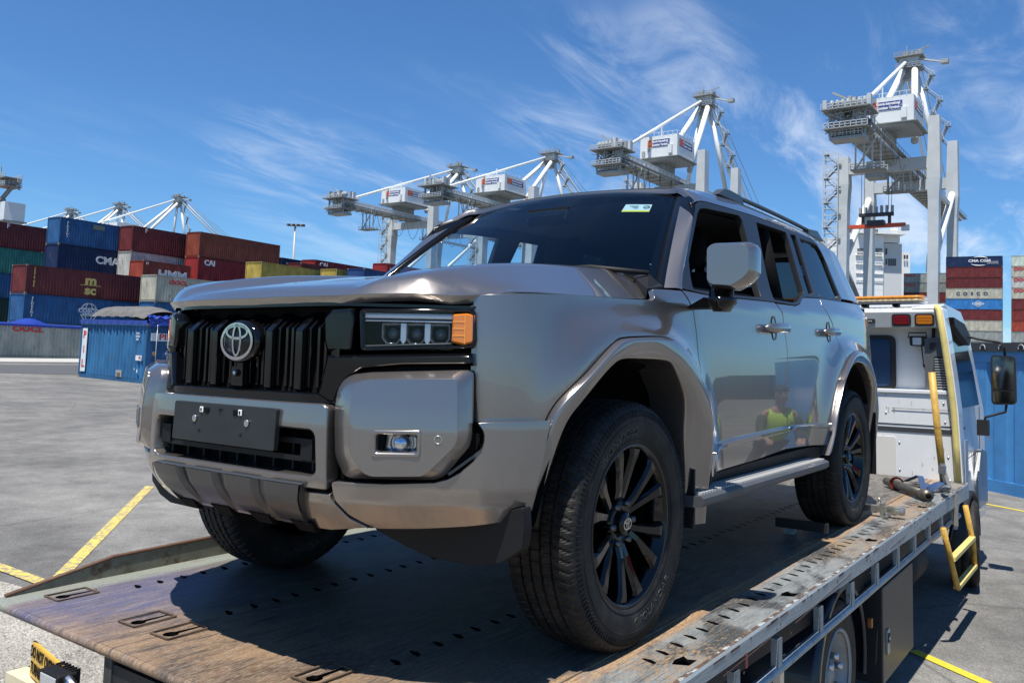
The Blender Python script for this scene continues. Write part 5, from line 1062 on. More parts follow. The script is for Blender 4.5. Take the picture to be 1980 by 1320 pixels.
# ================================================================ ground
def ground_material(name, base, dark, grain=.25, light=None, big=.12):
    m = bpy.data.materials.new(name); m.use_nodes = True; t = m.node_tree; b = t.nodes['Principled BSDF']; L = t.links.new; c = N(t, 'ShaderNodeTexCoord')
    def nz(s, d=6, ro=.6): n = N(t, 'ShaderNodeTexNoise'); n.inputs['Scale'].default_value = s; n.inputs['Detail'].default_value = d; n.inputs['Roughness'].default_value = ro; L(c.outputs['Object'], n.inputs['Vector']); return n.outputs[0]
    def rg(s, a, b_, lo, hi): r = N(t, 'ShaderNodeMapRange'); r.inputs[1].default_value = a; r.inputs[2].default_value = b_; r.inputs[3].default_value = lo; r.inputs[4].default_value = hi; L(s, r.inputs[0]); return r.outputs[0]
    x = N(t, 'ShaderNodeMix', data_type='RGBA'); x.inputs[6].default_value = (*dark, 1); x.inputs[7].default_value = (*base, 1); L(rg(nz(big*3, 9, .65), .35, .62, 0, 1), x.inputs[0])
    y = N(t, 'ShaderNodeMix', data_type='RGBA', blend_type='MULTIPLY'); y.inputs[0].default_value = 1; L(x.outputs[2], y.inputs[6]); L(rg(nz(70, 6, .8), .36, .64, 1-grain*1.7, 1+grain*1.3), y.inputs[7])
    z = N(t, 'ShaderNodeMix', data_type='RGBA', blend_type='MULTIPLY'); z.inputs[0].default_value = 1; L(y.outputs[2], z.inputs[6]); L(rg(nz(1.6, 10, .75), .36, .62, .70, 1.15), z.inputs[7])
    last = z.outputs[2]
    mw = N(t, 'ShaderNodeTexVoronoi', feature='DISTANCE_TO_EDGE'); mw.inputs['Scale'].default_value = .23; wn = N(t, 'ShaderNodeMix', data_type='RGBA'); wn.inputs[0].default_value = .12; L(c.outputs['Object'], wn.inputs[6]); nn_ = N(t, 'ShaderNodeTexNoise'); nn_.inputs['Scale'].default_value = 1.3; nn_.inputs['Detail'].default_value = 8; L(c.outputs['Object'], nn_.inputs['Vector']); L(nn_.outputs['Color'], wn.inputs[7]); L(wn.outputs[2], mw.inputs['Vector'])
    ck = N(t, 'ShaderNodeMix', data_type='RGBA'); L(rg(mw.outputs['Distance'], .004, .0, 0, .55), ck.inputs[0]); L(last, ck.inputs[6]); ck.inputs[7].default_value = (.05,.048,.045,1); last = ck.outputs[2]
    if light:
        v = N(t, 'ShaderNodeTexVoronoi'); v.inputs['Scale'].default_value = 28; L(c.outputs['Object'], v.inputs['Vector']); w = N(t, 'ShaderNodeMix', data_type='RGBA'); L(rg(v.outputs['Distance'], .12, .05, 0, .65), w.inputs[0]); L(last, w.inputs[6]); w.inputs[7].default_value = (*light, 1); last = w.outputs[2]
    L(last, b.inputs['Base Color']); b.inputs['Roughness'].default_value = .85; b.inputs['Specular IOR Level'].default_value = .25
    bp = N(t, 'ShaderNodeBump'); bp.inputs['Strength'].default_value = .6; bp.inputs['Distance'].default_value = .006; L(nz(110, 3), bp.inputs['Height']); L(bp.outputs[0], b.inputs['Normal'])
    return m
ASPH = ground_material('asphalt', (.205,.198,.182), (.125,.122,.114), .26, light=(.30,.29,.27))
GRAV = ground_material('gravel', (.36,.34,.29), (.24,.225,.19), .45, light=(.5,.48,.43), big=.5)
def sheet(name, pts, z, m, sub=0):
    mb = MB(); mb.add([(x, y, z) for x, y in pts], [tuple(range(len(pts)))], m); o = mb.build(name)
    if o.data.polygons[0].normal.z < 0: o.data.flip_normals()
    return tag(o, kind='structure')
mb = MB(); E_ = 2500.
mb.grid(lambda a, b: ((a*2-1)*E_, (b*2-1)*E_, GZ), 41, 41, ASPH); tag(mb.build('ground'), kind='structure')
# darker road and pale kerb line far to the left
sheet('road', [(-10.5,-200),(-26,-70.0),(-15.8,-41.5),(-9.6,-26),(40,-10),(120,-200)][:0] or [(-60,-66.2),(30,-40.6),(30,-42.6),(-60,-68.4)], GZ+.008, mat('dark_road', (.075,.075,.075), .85, noise=.15, nscale=3))
GROAD = mat('dark_road')
sheet('road', [at_z(-900,700,GZ).xy, at_z(150,706,GZ).xy, at_z(400,712,GZ).xy, at_z(400,732,GZ).xy, at_z(150,724.5,GZ).xy, at_z(0,721,GZ).xy, at_z(-900,719,GZ).xy], GZ+.012, GROAD)
sheet('painted_line', [at_z(-900,692.5,GZ).xy, at_z(0,692.5,GZ).xy, at_z(160,693.5,GZ).xy, at_z(160,700.5,GZ).xy, at_z(0,699.5,GZ).xy, at_z(-900,699.5,GZ).xy], GZ+.016, mat('pale_concrete', (.40,.39,.36), .8, noise=.1, nscale=2))
def line(pts, w, m, z=.006):
    P = [Vector(at_z(x, y, GZ).xy) for x, y in pts]; L_ = []; R_ = []
    for i, p in enumerate(P):
        d = (P[min(i+1, len(P)-1)]-P[max(i-1, 0)]).normalized(); n = Vector((-d.y, d.x)); L_.append(p+n*w/2); R_.append(p-n*w/2)
    return sheet('painted_line', [tuple(q) for q in L_]+[tuple(q) for q in R_[::-1]], GZ+z, m)
def worn_yellow():
    m = bpy.data.materials.new('worn_yellow_line'); m.use_nodes = True; t = m.node_tree; b = t.nodes['Principled BSDF']; c = N(t, 'ShaderNodeTexCoord'); n = N(t, 'ShaderNodeTexNoise'); n.inputs['Scale'].default_value = 22; n.inputs['Detail'].default_value = 8; n.inputs['Roughness'].default_value = .7; t.links.new(c.outputs['Object'], n.inputs['Vector'])
    r = N(t, 'ShaderNodeMapRange'); r.inputs[1].default_value = .47; r.inputs[2].default_value = .58; t.links.new(n.outputs[0], r.inputs[0]); x = N(t, 'ShaderNodeMix', data_type='RGBA'); x.inputs[6].default_value = (.56,.43,.09,1); x.inputs[7].default_value = (.20,.185,.15,1); t.links.new(r.outputs[0], x.inputs[0]); t.links.new(x.outputs[2], b.inputs['Base Color']); b.inputs['Roughness'].default_value = .8; return m
YL = worn_yellow()
line([(290,940),(98,1133)], .11, YL); line([(-260,1002),(98,1133)], .115, YL, .010)
line([(1765,1258),(1905,1320),(2100,1410)], .09, mat('yellow_line_fresh', (.55,.44,.03), .7, noise=.15, nscale=40)); line([(1905,974),(2100,1012)], .09, mat('yellow_line_fresh'))
# gravel apron near the truck tail
gp = [at_z(x, y, GZ).xy for x, y in ((-700,1090),(0,1125),(60,1140),(90,1160),(130,1180),(330,1275),(700,1330),(900,1500))]+[(6,6),(3,-14)]
g = []; P0 = [tuple(p) for p in gp]
for i, p in enumerate(resamp(P0, .12)): g.append((p[0]+.05*mnoise.noise(Vector((p[0]*5, p[1]*5, 0))), p[1]+.05*mnoise.noise(Vector((p[0]*5, p[1]*5, 7)))))
go = sheet('gravel_ground', g, GZ+.003, GRAV)
# loose stones
mb = MB(); GS = mat('stone', (.34,.32,.28), .8, noise=.3, nscale=40)
k = 0
while k < 6500:
    a = rnd.uniform(0, 520); b = rnd.uniform(1130, 1330)
    if b < 1120+(a)*.42 or b > 1330: continue
    p = at_z(a, b, GZ)
    s = rnd.uniform(.006, .015)*(1.9 if rnd.random() < .12 else 1); q = [Vector((rnd.uniform(.6,1)*s*x, rnd.uniform(.6,1)*s*y, rnd.uniform(.4,.8)*s*z)) for x, y, z in ((1,0,0),(0,1,0),(-1,0,0),(0,-1,0),(0,0,1))]
    mb.add([v+p for v in q], [(0,1,4),(1,2,4),(2,3,4),(3,0,4)], GS); k += 1
tag(mb.build('loose_stones', fix=False), 'loose pale stones scattered on the gravel behind the truck tail', 'gravel', kind='stuff')
# ================================================================ shipping containers
E1 = Vector((-.9965,-.0836,0)).normalized(); E2 = Vector((.0836,-.9965,0)).normalized(); UPZ = Vector((0,0,1))
def contmat(col, dirt=.25, rustmix=.64):
    k = 'cpaint_%.3f_%.3f_%.3f' % col
    return mat(k, col, .55, 0, noise=dirt*1.3, nscale=1.5, col2=(.14,.075,.045), mixlo=rustmix-.02, mixhi=rustmix+.05, stretch=(1,1,.45), spec=.3)
FR_CACHE = {}
def cont_mesh(L, H, col, end='plain', roof=True):
    key = (L, H, col, end, roof)
    if key in FR_CACHE: return FR_CACHE[key]
    mb = MB(); m = contmat(col); dk = contmat(tuple(c*.72 for c in col)); W_ = 2.44
    cst = mat('corner_casting', (.22,.19,.16), .6, noise=.3, nscale=6)
    def corr(n, a0, a1, dep):   # corrugation outline between a0 and a1 (depth inward)
        p = (a1-a0)/n; o = []
        for i in range(n): o += [(a0+p*i, 0), (a0+p*(i+.28), 0), (a0+p*(i+.5), dep), (a0+p*(i+.78), dep)]
        return o+[(a1, 0)]
    z0, z1 = .16, H-.12
    for y0, s in ((.03, 1), (W_-.03, -1)):
        c = corr(int(round((L-.3)/.30)), .15, L-.15, .060); n = len(c)
        mb.add([(x, y0+d*s, z) for z in (z0, z1) for x, d in c], [(i, i+1, n+i+1, n+i) for i in range(n-1)], m)
    for x0, s, e in ((.03, 1, end), (L-.03, -1, 'plain')):
        if e == 'plain':
            c = corr(9, .14, W_-.14, .045); n = len(c); mb.add([(x0+d*s, y, z) for z in (z0, z1) for y, d in c], [(i, i+1, n+i+1, n+i) for i in range(n-1)], m)
        else:
            for ya, yb in ((.12, 1.215), (1.225, W_-.12)):
                mb.box((x0+.02, (ya+yb)/2, (z0+z1)/2), (.05, yb-ya, z1-z0), m)
                for k in range(4): mb.box((x0-.008, (ya+yb)/2, z0+(z1-z0)*(k+.5)/4), (.012, (yb-ya)*.78, (z1-z0)/4*.66), m)
                for yy in (ya+.25, yb-.25): mb.tube([(x0-.04, yy, .05), (x0-.04, yy, H-.05)], .018, mat('lock_rod', (.50,.50,.48), .4, .5), 6)
    for x in (.075, L-.075):
        for y in (.075, W_-.075): mb.box((x, y, H/2), (.15,.15,H-.24), dk)
        for z in (.06, H-.06): mb.box((x, W_/2, z), (.14, W_-.36, .11), dk)
        for y in (.09, W_-.09):
            for z in (.06, H-.06): mb.box((x, y, z), (.178,.178,.118), cst)
    for y in (.05, W_-.05):
        mb.box((L/2, y, .08), (L-.36,.09,.15), dk); mb.box((L/2, y, H-.07), (L-.36,.07,.10), dk)
    if roof: mb.box((L/2, W_/2, H-.045), (L-.1, W_-.1, .03), m)
    else: mb.box((L/2, W_/2, .2), (L-.1, W_-.1, .03), dk)
    FR_CACHE[key] = mb; o = mb.build('shipping_container', fix=False); me = o.data; bpy.data.objects.remove(o); FR_CACHE[key] = me; return me
def container(origin, L, H, col, label, group='stacked shipping containers', xd=E1, yd=E2, end='plain', marks=(), roof=True):
    me = cont_mesh(L, H, col, end, roof); o = bpy.data.objects.new('shipping_container', me); COL.objects.link(o); o.matrix_world = frame3(origin, xd, yd, UPZ)
    tag(o, label, 'container', group)
    if marks:
        for f in marks:
            mb = MB(); f(mb, L, H); mb.build('lettering', o, fix=False)
    return o
WM = mat('mark_white', (.72,.73,.72), .5, noise=.12, nscale=9); RM = mat('mark_red', (.50,.03,.025), .5, noise=.1, nscale=9); GM = mat('mark_gold', (.62,.47,.14), .5, noise=.15, nscale=9); NM = mat('mark_navy', (.03,.05,.10), .5)
def T(txt, h, x, z, m=None, bold=.02, sq=1.): return lambda mb, L, H: add_text(mb, txt, h, (x*L, .0, z*H), (1,0,0), (0,0,1), m or WM, .03, bold*h, sq)
def globe(x, z, r): 
    def f(mb, L, H):
        o = Vector((x*L, 0, z*H))
        for a, b in ((r, r),(r*.45, r)): add_ring(mb, a, b, r*.09, o, (1,0,0), (0,0,1), WM, z1=.012)
        for dz in (-.42, .42): mb.box(o+Vector((0,-.006,dz*r)), (2*r*.9, .012, r*.08), WM)
        mb.box(o+Vector((0,-.008,0)), (3.3*r,.01,r*.62), WM) if False else None
    return f
def bar(x, z, w, h, m=None): return lambda mb, L, H: mb.box((x*L, -.004, z*H), (w, .02, h), m or WM)
def vtext(s, x, z0, h, m=None): return lambda mb, L, H: [add_text(mb, ch, h, (x*L, 0, z0*H-i*h*1.15), (1,0,0), (0,0,1), m or WM, .03, h*.03) for i, ch in enumerate(s)]
def cosco(x, z, r): return [globe(x, z, r), bar(x, z, 3.0*r, .50*r, contmat((.03,.13,.34))), T('COSCO', .42*r, x, z+.035, None, .04, 1.25), T('SHIPPING', .25*r, x, z-.085, None, .04, 1.1)]
def msc(x, m, s=1.): return [T('m', .85*s, x, .64, m, .06, 1.25), bar(x, .47, 2.1*s, .05, m), T('sc', .85*s, x, .28, m, .06, 1.15)]
def arcs(x, z, r, m=None):
    def f(mb, L, H):
        for s in (1, -1):
            P = [(x*L+r*math.cos(a)*1.15, -.01, z*H+s*(.32*r+.35*r*math.sin(a))) for a in [.3+2.0*k/10 for k in range(11)]]
            mb.tube(P if s > 0 else [(2*x*L-p[0], p[1], p[2]) for p in P], [r*.02+r*.05*math.sin(math.pi*k/10) for k in range(11)], m or WM, 4)
    return f
CB = (.030,.115,.27); CN = (.012,.028,.085); CM = (.15,.030,.030); CR = (.30,.030,.030); CRU = (.24,.058,.032); CW_ = (.50,.50,.46); CG = (.30,.32,.30); CT = (.05,.23,.19); CDG = (.02,.055,.045); CY = (.44,.33,.07); CO = (.33,.06,.035); CCR = (.47,.45,.36)
def corner_for(px, py, Ht, atL=0.):
    r = wray(px, py); t = (GZ+Ht-CW.z)/r.z; p = CW+r*t; p.z = GZ; return p-E1*atL
def stack(px, py, Hs, items, L=12.19, right=0., vis=99):
    """items top to bottom: (colour, label, marks)"""
    o = corner_for(px, py, sum(Hs), right); z = sum(Hs)
    for h, it in zip(Hs, items):
        z -= h; col, lab, mk = it; container(o+Vector((0,0,z)), L, h-.02, col, lab, marks=mk)
def hid(k, nm): return [(CG, nm+(', lowest of the stack', ', second lowest', ', third lowest', ', fourth lowest')[k-1-i], ()) for i in range(k)]
stack(102, 443, [2.9]*5, [(CM, 'dark maroon container on top of the far left stack, cut by the photo edge', [T('F', .5, .58, .86, WM)]), (CT, 'faded teal green container second from top in the far left stack', ()), (CB, 'blue container third from top in the far left stack, touching the maroon one', [arcs(.95,.5,1.0)]), (CDG, 'dark green container with vertical white letters in the far left stack', [vtext('CAPITAL', .955, .8, .22)]), (CG, 'hidden container at the foot of the far left stack', ())], right=12.19)
stack(118, 418, [2.9]*5, [(CB, 'blue container with white globe logo on top of the second stack from the left', cosco(.80,.52,.80)+[vtext('FLORENS', .07, .82, .22), bar(.36,.80,1.3,.5,mat('faded_patch', (.16,.20,.14), .6))]), (CN, 'navy container with big white letters under the blue globe container', [T('CMA CGM', .82, .60, .56, None, .05, 1.15), arcs(.66,.72,1.3)])]+hid(3, 'hidden container low in the stack under the navy lettered one'))
stack(258, 435, [2.9]*5, [(CM, 'dark maroon container on top between the blue globe container and the rust one', [T('F', .5, .14, .86, WM)]), (CW_, 'dirty white container directly under the dark maroon top container', ())]+hid(3, 'hidden container under the dirty white container'))
stack(388, 447, [2.9]*5, [(CRU, 'rust brown container on top of the right end of the tall stacks', ()), (CR, 'bright red container with white letters under the rust brown one', [T('CAI', .62, .13, .78, None, .05, 1.1)])]+hid(3, 'hidden container under the bright red lettered container'))
stack(278, 502, [2.6]*4, [(CO, 'short orange red container with chunky white letters', [T('HMM', .95, .62, .47, None, .05, 1.25), T('H', .3, .08, .87)])]+hid(3, 'hidden container under the short orange red one'), L=6.06)
stack(53, 510, [2.6,2.6,2.9], [(CM, 'maroon container with big gold letters on two lines', msc(.50, GM)+[vtext('TEXTAINER', .06, .88, .17, GM)]), (CB, 'blue globe logo container directly under the maroon one with gold letters', cosco(.50,.50,.82)+[vtext('FLORENS', .06, .85, .22)]), (CG, 'hidden grey container under the lower blue globe container', ())])
stack(304, 530, [2.6,2.6,2.9], [(CCR, 'cream grey container with small red letters beside the bonnet', [T('OOCL', .42, .20, .76, RM, .045, 1.3)]), (CB, 'blue container under the cream grey one beside the bonnet', ()), (CG, 'hidden container below the blue one by the bonnet', ())])
stack(507, 505, [2.6]*4, [(CY, 'yellow container with one black letter near the bonnet', [T('m', 1.0, .60, .50, NM, .08, 1.25)])]+hid(3, 'hidden container under the first yellow container'))
stack(652, 519, [2.6]*4, [(CY, 'second yellow container, showing only its upper corner behind the bonnet', ())]+hid(3, 'hidden container under the second yellow container'))
stack(583, 507, [2.9]*4, [(CM, 'thin strip of maroon container behind the first yellow container', ())]+hid(3, 'hidden container behind the yellow row'))
stack(545, 497, [2.6]*5, [(CN, 'navy container just right of the rust brown top container', [arcs(.65,.55,1.3)])]+hid(4, 'hidden container under the navy one behind the yellow row'))
stack(610, 501, [2.6]*5, [(CR, 'red container with white letters behind the yellow row', [T('CAI', .6, .13, .76, None, .05, 1.1)])]+hid(4, 'hidden container under the red one behind the yellow row'))
stack(705, 518, [2.6]*4, [((.02,.06,.18), 'dark blue container top just above the bonnet', [bar(.22,.6,.2,.8), arcs(.6,.6,1.0)])]+hid(3, 'hidden container under the dark blue one above the bonnet'))
stack(749, 508, [2.6]*5, [(CR, 'small red container at the foot of the crane leg by the windscreen', [T('P', .9, .08, .55, None, .08)])]+hid(4, 'hidden container under the small red one by the windscreen'))
# ship's stacks on the right
def far_stack(px, py, d, h, L, items, rightcorner=True):
    p = at(px, py, d); z = p.z; xd = -E2; o = p-xd*L if rightcorner else p
    for col, lab, mk in items:
        z -= h; container(Vector((o.x, o.y, z)), L, h-.03, col, lab, group='containers stacked at the quay on the right', xd=xd, yd=E1, marks=mk)
far_stack(1938.5, 494, 203, 2.62, 12.19, [(CN, 'navy container with white letters on top of the right stack', [T('CMA CGM', .62, .60, .55, None, .05, 1.2), arcs(.60,.52,1.6), T('SHIPPING GROUP', .22, .83, .45), T('CARBON NEUTRAL', .2, .83, .30)]), (CM, 'maroon container second from top in the right stack', ()), (tuple(c*.85 for c in CM), 'stained maroon container third from top in the right stack', ()), (CCR, 'cream container with widely spaced dark letters', [T('C  O  S  C  O', .75, .47, .48, NM, .05, 1.15)]), ((.04,.20,.48), 'bright blue container with small white globe in the right stack', [globe(.58,.52,.7), T('COSCO', .45, .58, .52, None, .05, 1.2)]), (CM, 'maroon container under the bright blue one in the right stack', ()), (CCR, 'rust streaked cream container low in the right stack', ())]+hid(3, 'hidden container below the rust streaked cream one on the right'))
far_stack(1955.5, 494, 203, 2.62, 12.19, [((.55,.62,.52), 'pale mint container on top of the stack at the right photo edge', ()), (CCR, 'cream container with red letters, second at the right edge', [T('OOCL', .75, .18, .75, RM, .06, 1.2)]), (CW_, 'grey cream container with red letters, third at the right edge', [T('OOCL', .75, .18, .75, RM, .06, 1.2)]), (CCR, 'dull cream container with faint red letters, fourth at the right edge', [T('OOCL', .75, .18, .75, RM, .06, 1.2)]), (CM, 'maroon container fifth in the stack at the right edge', ()), ((.20,.035,.03), 'red brown container sixth in the stack at the right edge', ()), (CO, 'orange red container lowest visible in the stack at the right edge', ())]+hid(3, 'hidden container below the orange red one at the right edge'), False)
far_stack(1855, 527, 222, 2.62, 12.19*1.1, [(CG, 'grey container with red letters on top of the stack between the crane legs', [T('OOCL', .6, .12, .75, RM, .06, 1.2)]), ((.24,.26,.24), 'grey green container with red letters second between the crane legs', [T('OOCL', .6, .12, .75, RM, .06, 1.2)]), (CM, 'maroon container third between the crane legs', ()), (CG, 'hidden grey container fourth between the crane legs', ())]+hid(4, 'hidden container low between the crane legs'))
# the second column of the right stack, seen from its ends
for k, (c, lab) in enumerate(((CRU,'rust ended'),(CG,'grey ended'),(CM,'maroon ended'),(CCR,'cream ended'),((.25,.02,.06),'magenta ended'),(CRU,'brown ended'),(CG,'plain grey'),(CM,'plain maroon'),(CG,'plain drab'))):
    p = at(1938.5, 494, 203); o = p+E1*(2.6)+E2*12.19; container(Vector((o.x,o.y,p.z-.9-2.62*(k+1))), 12.19, 2.59, c, lab+' container in the row behind the right stack, counted '+('top','second','third','fourth','fifth','sixth','seventh','eighth','ninth')[k], group='containers stacked at the quay on the right', xd=-E2, yd=E1)
# near containers: grey one and blue one with blue tarpaulins
pg = at_z(5, 691, GZ); dirg = E1
g0 = pg-E1*9.; gc = container(g0, 12.19*1.35, 2.60, (.34,.35,.31), 'long light grey container with red letters and blue tarpaulin on top', group='open top containers with tarpaulins', marks=[T('OOCL', .40, .655, .86, RM, .05, 1.5)], roof=False)
TARP = mat('blue_tarpaulin', (.014,.04,.27), .38, noise=.2, nscale=4, bump=.3, bscale=3)
def tarp(o, L, top, hump, rope, name='tarpaulin'):
    mb = MB()
    def f(a, b):
        x = L*a; y = -.04+2.52*b; hz = hump(a)*math.sin(math.pi*b)**.6+.03*mnoise.noise(Vector((x*3, y*3, 1))); return (x, y, top+.02+hz)
    mb.grid(f, 70, 14, TARP)
    mb.grid(lambda a, b: (L*a, -.05-.012*math.sin(a*220)*b, top+.03-(.18+.04*mnoise.noise(Vector((a*30,0,0))))*b), 140, 4, TARP)
    for k in range(int(L/.22)): mb.box((.1+.22*k, -.065, top-.155), (.03,.012,.03), rope)
    return mb.build(name, o)
tarp(gc, 12.19*1.35, 2.60, lambda a: .12+.42*max(0, math.sin((a*12.19*1.35-9.9)*1.05))**2*(1 if 9 < a*12.19*1.35 < 16 else .4), mat('rope_white', (.6,.6,.58), .7))
pb0 = at_z(150, 728, GZ); pb1 = at_z(270, 741, GZ); bx = (pb1-pb0).normalized(); by = Vector((-bx.y, bx.x, 0))
BL2 = (.035,.15,.31)
def pil_marks(mb, L, H):
    mb.box((.055*L+.12, -.012, .50*H), (.46,.02,2.02), WM)
    for i, (ch, z) in enumerate((('P', .77),('I', .51),('L', .25))): add_text(mb, ch, .34, (.055*L+.12, -.026, z*H), (1,0,0), (0,0,1), RM, .006, .02, 1.15) if ch != 'I' else mb.box((.055*L+.12, -.026, z*H), (.07,.01,.34), RM)
    for t_, z in (('PCIU', .83), ('104465', .78), ('2261', .73)): add_text(mb, t_, .085, (.875*L, -.012, z*H), (1,0,0), (0,0,1), WM, .006, .002)
    mb.box((.91*L,-.012,.42*H), (.50,.02,.22), WM); add_text(mb, 'PIL', .12, (.93*L,-.026,.42*H), (1,0,0), (0,0,1), RM, .006, .004); mb.box((.64*L,-.004,.13*H), (.5,.03,.30), mat('patch_grey', (.33,.34,.32), .6)); mb.box((.64*L,-.012,.11*H), (.3,.03,.20), mat('patch_brown', (.14,.10,.07), .7)); mb.box((.90*L,-.012,.2*H), (.08,.02,.14), WM); mb.box((.86*L,-.012,.23*H), (.05,.02,.07), WM)
pc = container(pb0, 6.06, 2.59, BL2, 'short blue open top container with upright white lettered panel and sagging grey cover', group='open top containers with tarpaulins', xd=bx, yd=by, end='plain', marks=[pil_marks], roof=False)
# end doors of the blue container (far short end faces right)
mb = MB()
ME = contmat((.022,.085,.20))
for ya, yb in ((.12,1.215),(1.225,2.32)):
    mb.box((6.07,(ya+yb)/2,1.30), (.05,yb-ya,2.3), ME)
    for k in range(5): mb.box((6.105,(ya+yb)/2,.35+.46*k), (.02,(yb-ya)*.84,.30), ME)
    for yy in (ya+.28, yb-.28): mb.tube([(6.15,yy,.05),(6.15,yy,2.55)], .02, mat('lock_rod', (.50,.50,.48), .4, .5), 6)
mb.box((6.125,.62,2.02), (.01,.95,.34), WM); add_text(mb, 'PIL', .26, (6.135,.80,2.02), (0,1,0), (0,0,1), RM, .006, .01, 1.3); add_text(mb, 'PIL', .26, (6.135,1.75,2.02), (0,1,0), (0,0,1), RM, .006, .01, 1.3)
for y, z, c in ((.35,1.3,'marker_orange'),(.95,1.3,'mark_white'),(.95,1.72,'marker_green'),(.35,.62,'marker_orange')): mb.prism([(y+.09*math.cos(a), z+.09*math.sin(a)) for a in [k*math.pi/6 for k in range(12)]], lambda p, t: (t, p[0], p[1]), 6.115, 6.125, mat(c, (.45,.22,.05) if c == 'marker_orange' else (.25,.30,.06), .5))
mb.build('door', pc)
mb = MB(); CV = mat('grey_cover', (.12,.115,.105), .75, noise=.35, nscale=3, bump=.2, bscale=12)
mb.grid(lambda a, b: (6.06*(.12+.80*a)+(.12*(.5-a)*b), .1+2.3*b, 2.66+.72*math.sin(math.pi*min(1, b*1.1+.02))**.45*(1-max(0, a-.78)*1.6)+.03*(1 if int(a*11) % 2 else 0)), 46, 14, CV)
mb.build('cover', pc)
mb = MB(); mb.grid(lambda a, b: (6.10*a, -.06-.02*math.sin(a*60)*b, 2.72-.20*b), 60, 3, TARP); mb.grid(lambda a, b: (6.12+.05*b+.05*mnoise.noise(Vector((a*9,b*4,2))), 2.44*a, 2.85-.36*b+.10*mnoise.noise(Vector((a*14,b*3,0)))), 40, 8, TARP); mb.grid(lambda a, b: (5.9+.25*b, 2.44*a, 2.95-.1*b+.12*mnoise.noise(Vector((a*12,b*3,5)))), 40, 4, TARP)
mb.build('tarpaulin', pc)
# near blue container right of the truck
r0 = at_z(1905, 947, GZ); r1 = at_z(1980, 963, GZ); rx = (r1-r0).normalized(); ry = Vector((-rx.y, rx.x, 0)); ro = r0-rx*4.6
BL3 = mat('near_blue_paint', (.055,.22,.46), .5, 0, noise=.22, nscale=2, col2=(.20,.12,.07), mixlo=.60, mixhi=.66, bump=.15, bscale=8)
nb = MB(); H3, L3 = 2.40, 8.5
c = []; n_ = int(L3/.42)
for i in range(n_):
    x = .15+i*.42; c += [(x,0),(x+.24,0),(x+.30,.09),(x+.36,.09)]
c += [(.15+n_*.42,0)]; n = len(c)
nb.add([(x, .02+d, z) for z in (.2, H3-.22) for x, d in c], [(i, i+1, n+i+1, n+i) for i in range(n-1)], BL3)
nb.box((L3/2,.06,.10), (L3,.14,.20), BL3); nb.box((L3/2,.06,H3-.11), (L3,.12,.24), BL3); nb.box((.08,.08,H3/2), (.16,.16,H3-.5), BL3); nb.box((L3/2,2.38,H3/2), (L3,.06,H3), BL3); nb.box((L3/2,1.2,.15), (L3,2.3,.1), BL3); nb.box((.03,1.2,H3/2),(.05,2.3,H3),BL3); nb.box((L3-.03,1.2,H3/2),(.05,2.3,H3),BL3)
nc = nb.build('shipping_container', None, frame3(ro, rx, ry, UPZ)); tag(nc, 'scratched blue open top container with black cover beside the white truck cab', 'container', 'open top containers with tarpaulins')
mb = MB(); BT = mat('black_tarpaulin', (.03,.032,.034), .55, noise=.2, nscale=5)
mb.grid(lambda a, b: (L3*a, -.05+2.5*b, H3+.10+.03*math.sin(a*60)*math.sin(math.pi*b)), 80, 4, BT); mb.grid(lambda a, b: (L3*a, -.05, H3+.10-.15*b), 60, 2, BT)
for k in range(int(L3/.40)): mb.loft([[(.2+.40*k+(.055+.008*math.cos(q))*math.cos(p), -.065+.008*math.sin(q), H3+.01+(.055+.008*math.cos(q))*math.sin(p)) for q in [2*math.pi*j/5 for j in range(5)]] for p in [math.pi*i/8 for i in range(-1, 10)]], mat('hook_grey', (.4,.4,.38), .5), close=True)
mb.build('cover', nc)
# gas bottle sliver at the right edge of the frame
pbot = at_z(1990, 1020, GZ)

# what stands beside the photographer and shows as reflections in the doors
def refl(px, py, d): p = at(px, py, d); return Vector((p.x, 1.9-p.y, p.z))
q0 = refl(1440, 720, 70); o = Vector((q0.x, q0.y, GZ)); container(o, 12.19, 2.6, CN, 'navy container with white letters, seen only as a reflection in the wagon doors', group='containers mirrored in the doors', xd=Vector((.35,.937,0)), yd=Vector((-.937,.35,0)), marks=[T('BASS', .95, .5, .5, None, .06, 1.3)])
o2 = o+Vector((.35,.937,0))*12.6; container(o2, 12.19, 2.6, CR, 'red container, seen only as a reflection in the wagon doors', group='containers mirrored in the doors', xd=Vector((.35,.937,0)), yd=Vector((-.937,.35,0)))
o3 = o-Vector((.35,.937,0))*6.5+Vector((12,-2,0)); container(o3, 6.06, 2.6, (.05,.045,.045), 'dark container, seen only as a reflection in the front door', group='containers mirrored in the doors', xd=Vector((.35,.937,0)), yd=Vector((-.937,.35,0)))
# ================================================================ ship-to-shore cranes
CRW = mat('crane_grey_white', (.50,.53,.535), .45, 0, noise=.12, nscale=.25); CRD = mat('crane_mid_grey', (.32,.335,.33), .55, noise=.2, nscale=.4); CRL = mat('crane_white', (.68,.70,.69), .45, noise=.06, nscale=.3); GRT = mat('walkway_grating', (.23,.24,.235), .6); CBL = mat('cable_black', (.03,.03,.035), .5)
SGR = mat('sign_orange', (.70,.13,.03), .5); SGN = mat('sign_blue', (.03,.05,.22), .5)
def rail_box(mb, a, b, w, h, m, t=.12, n=None):
    """open railing around a platform between a and b"""
    a = Vector(a); b = Vector(b); d = (b-a); L = d.length; d.normalize(); s = d.cross(UPZ).normalized(); n = n or max(2, int(L/2.2))
    for sg in (-1, 1):
        for z in (h*.5, h): mb.beam(a+s*sg*w/2+UPZ*z, b+s*sg*w/2+UPZ*z, t, t, m)
        for i in range(n+1): p = a+d*L*i/n+s*sg*w/2; mb.beam(p, p+UPZ*h, t, t, m)
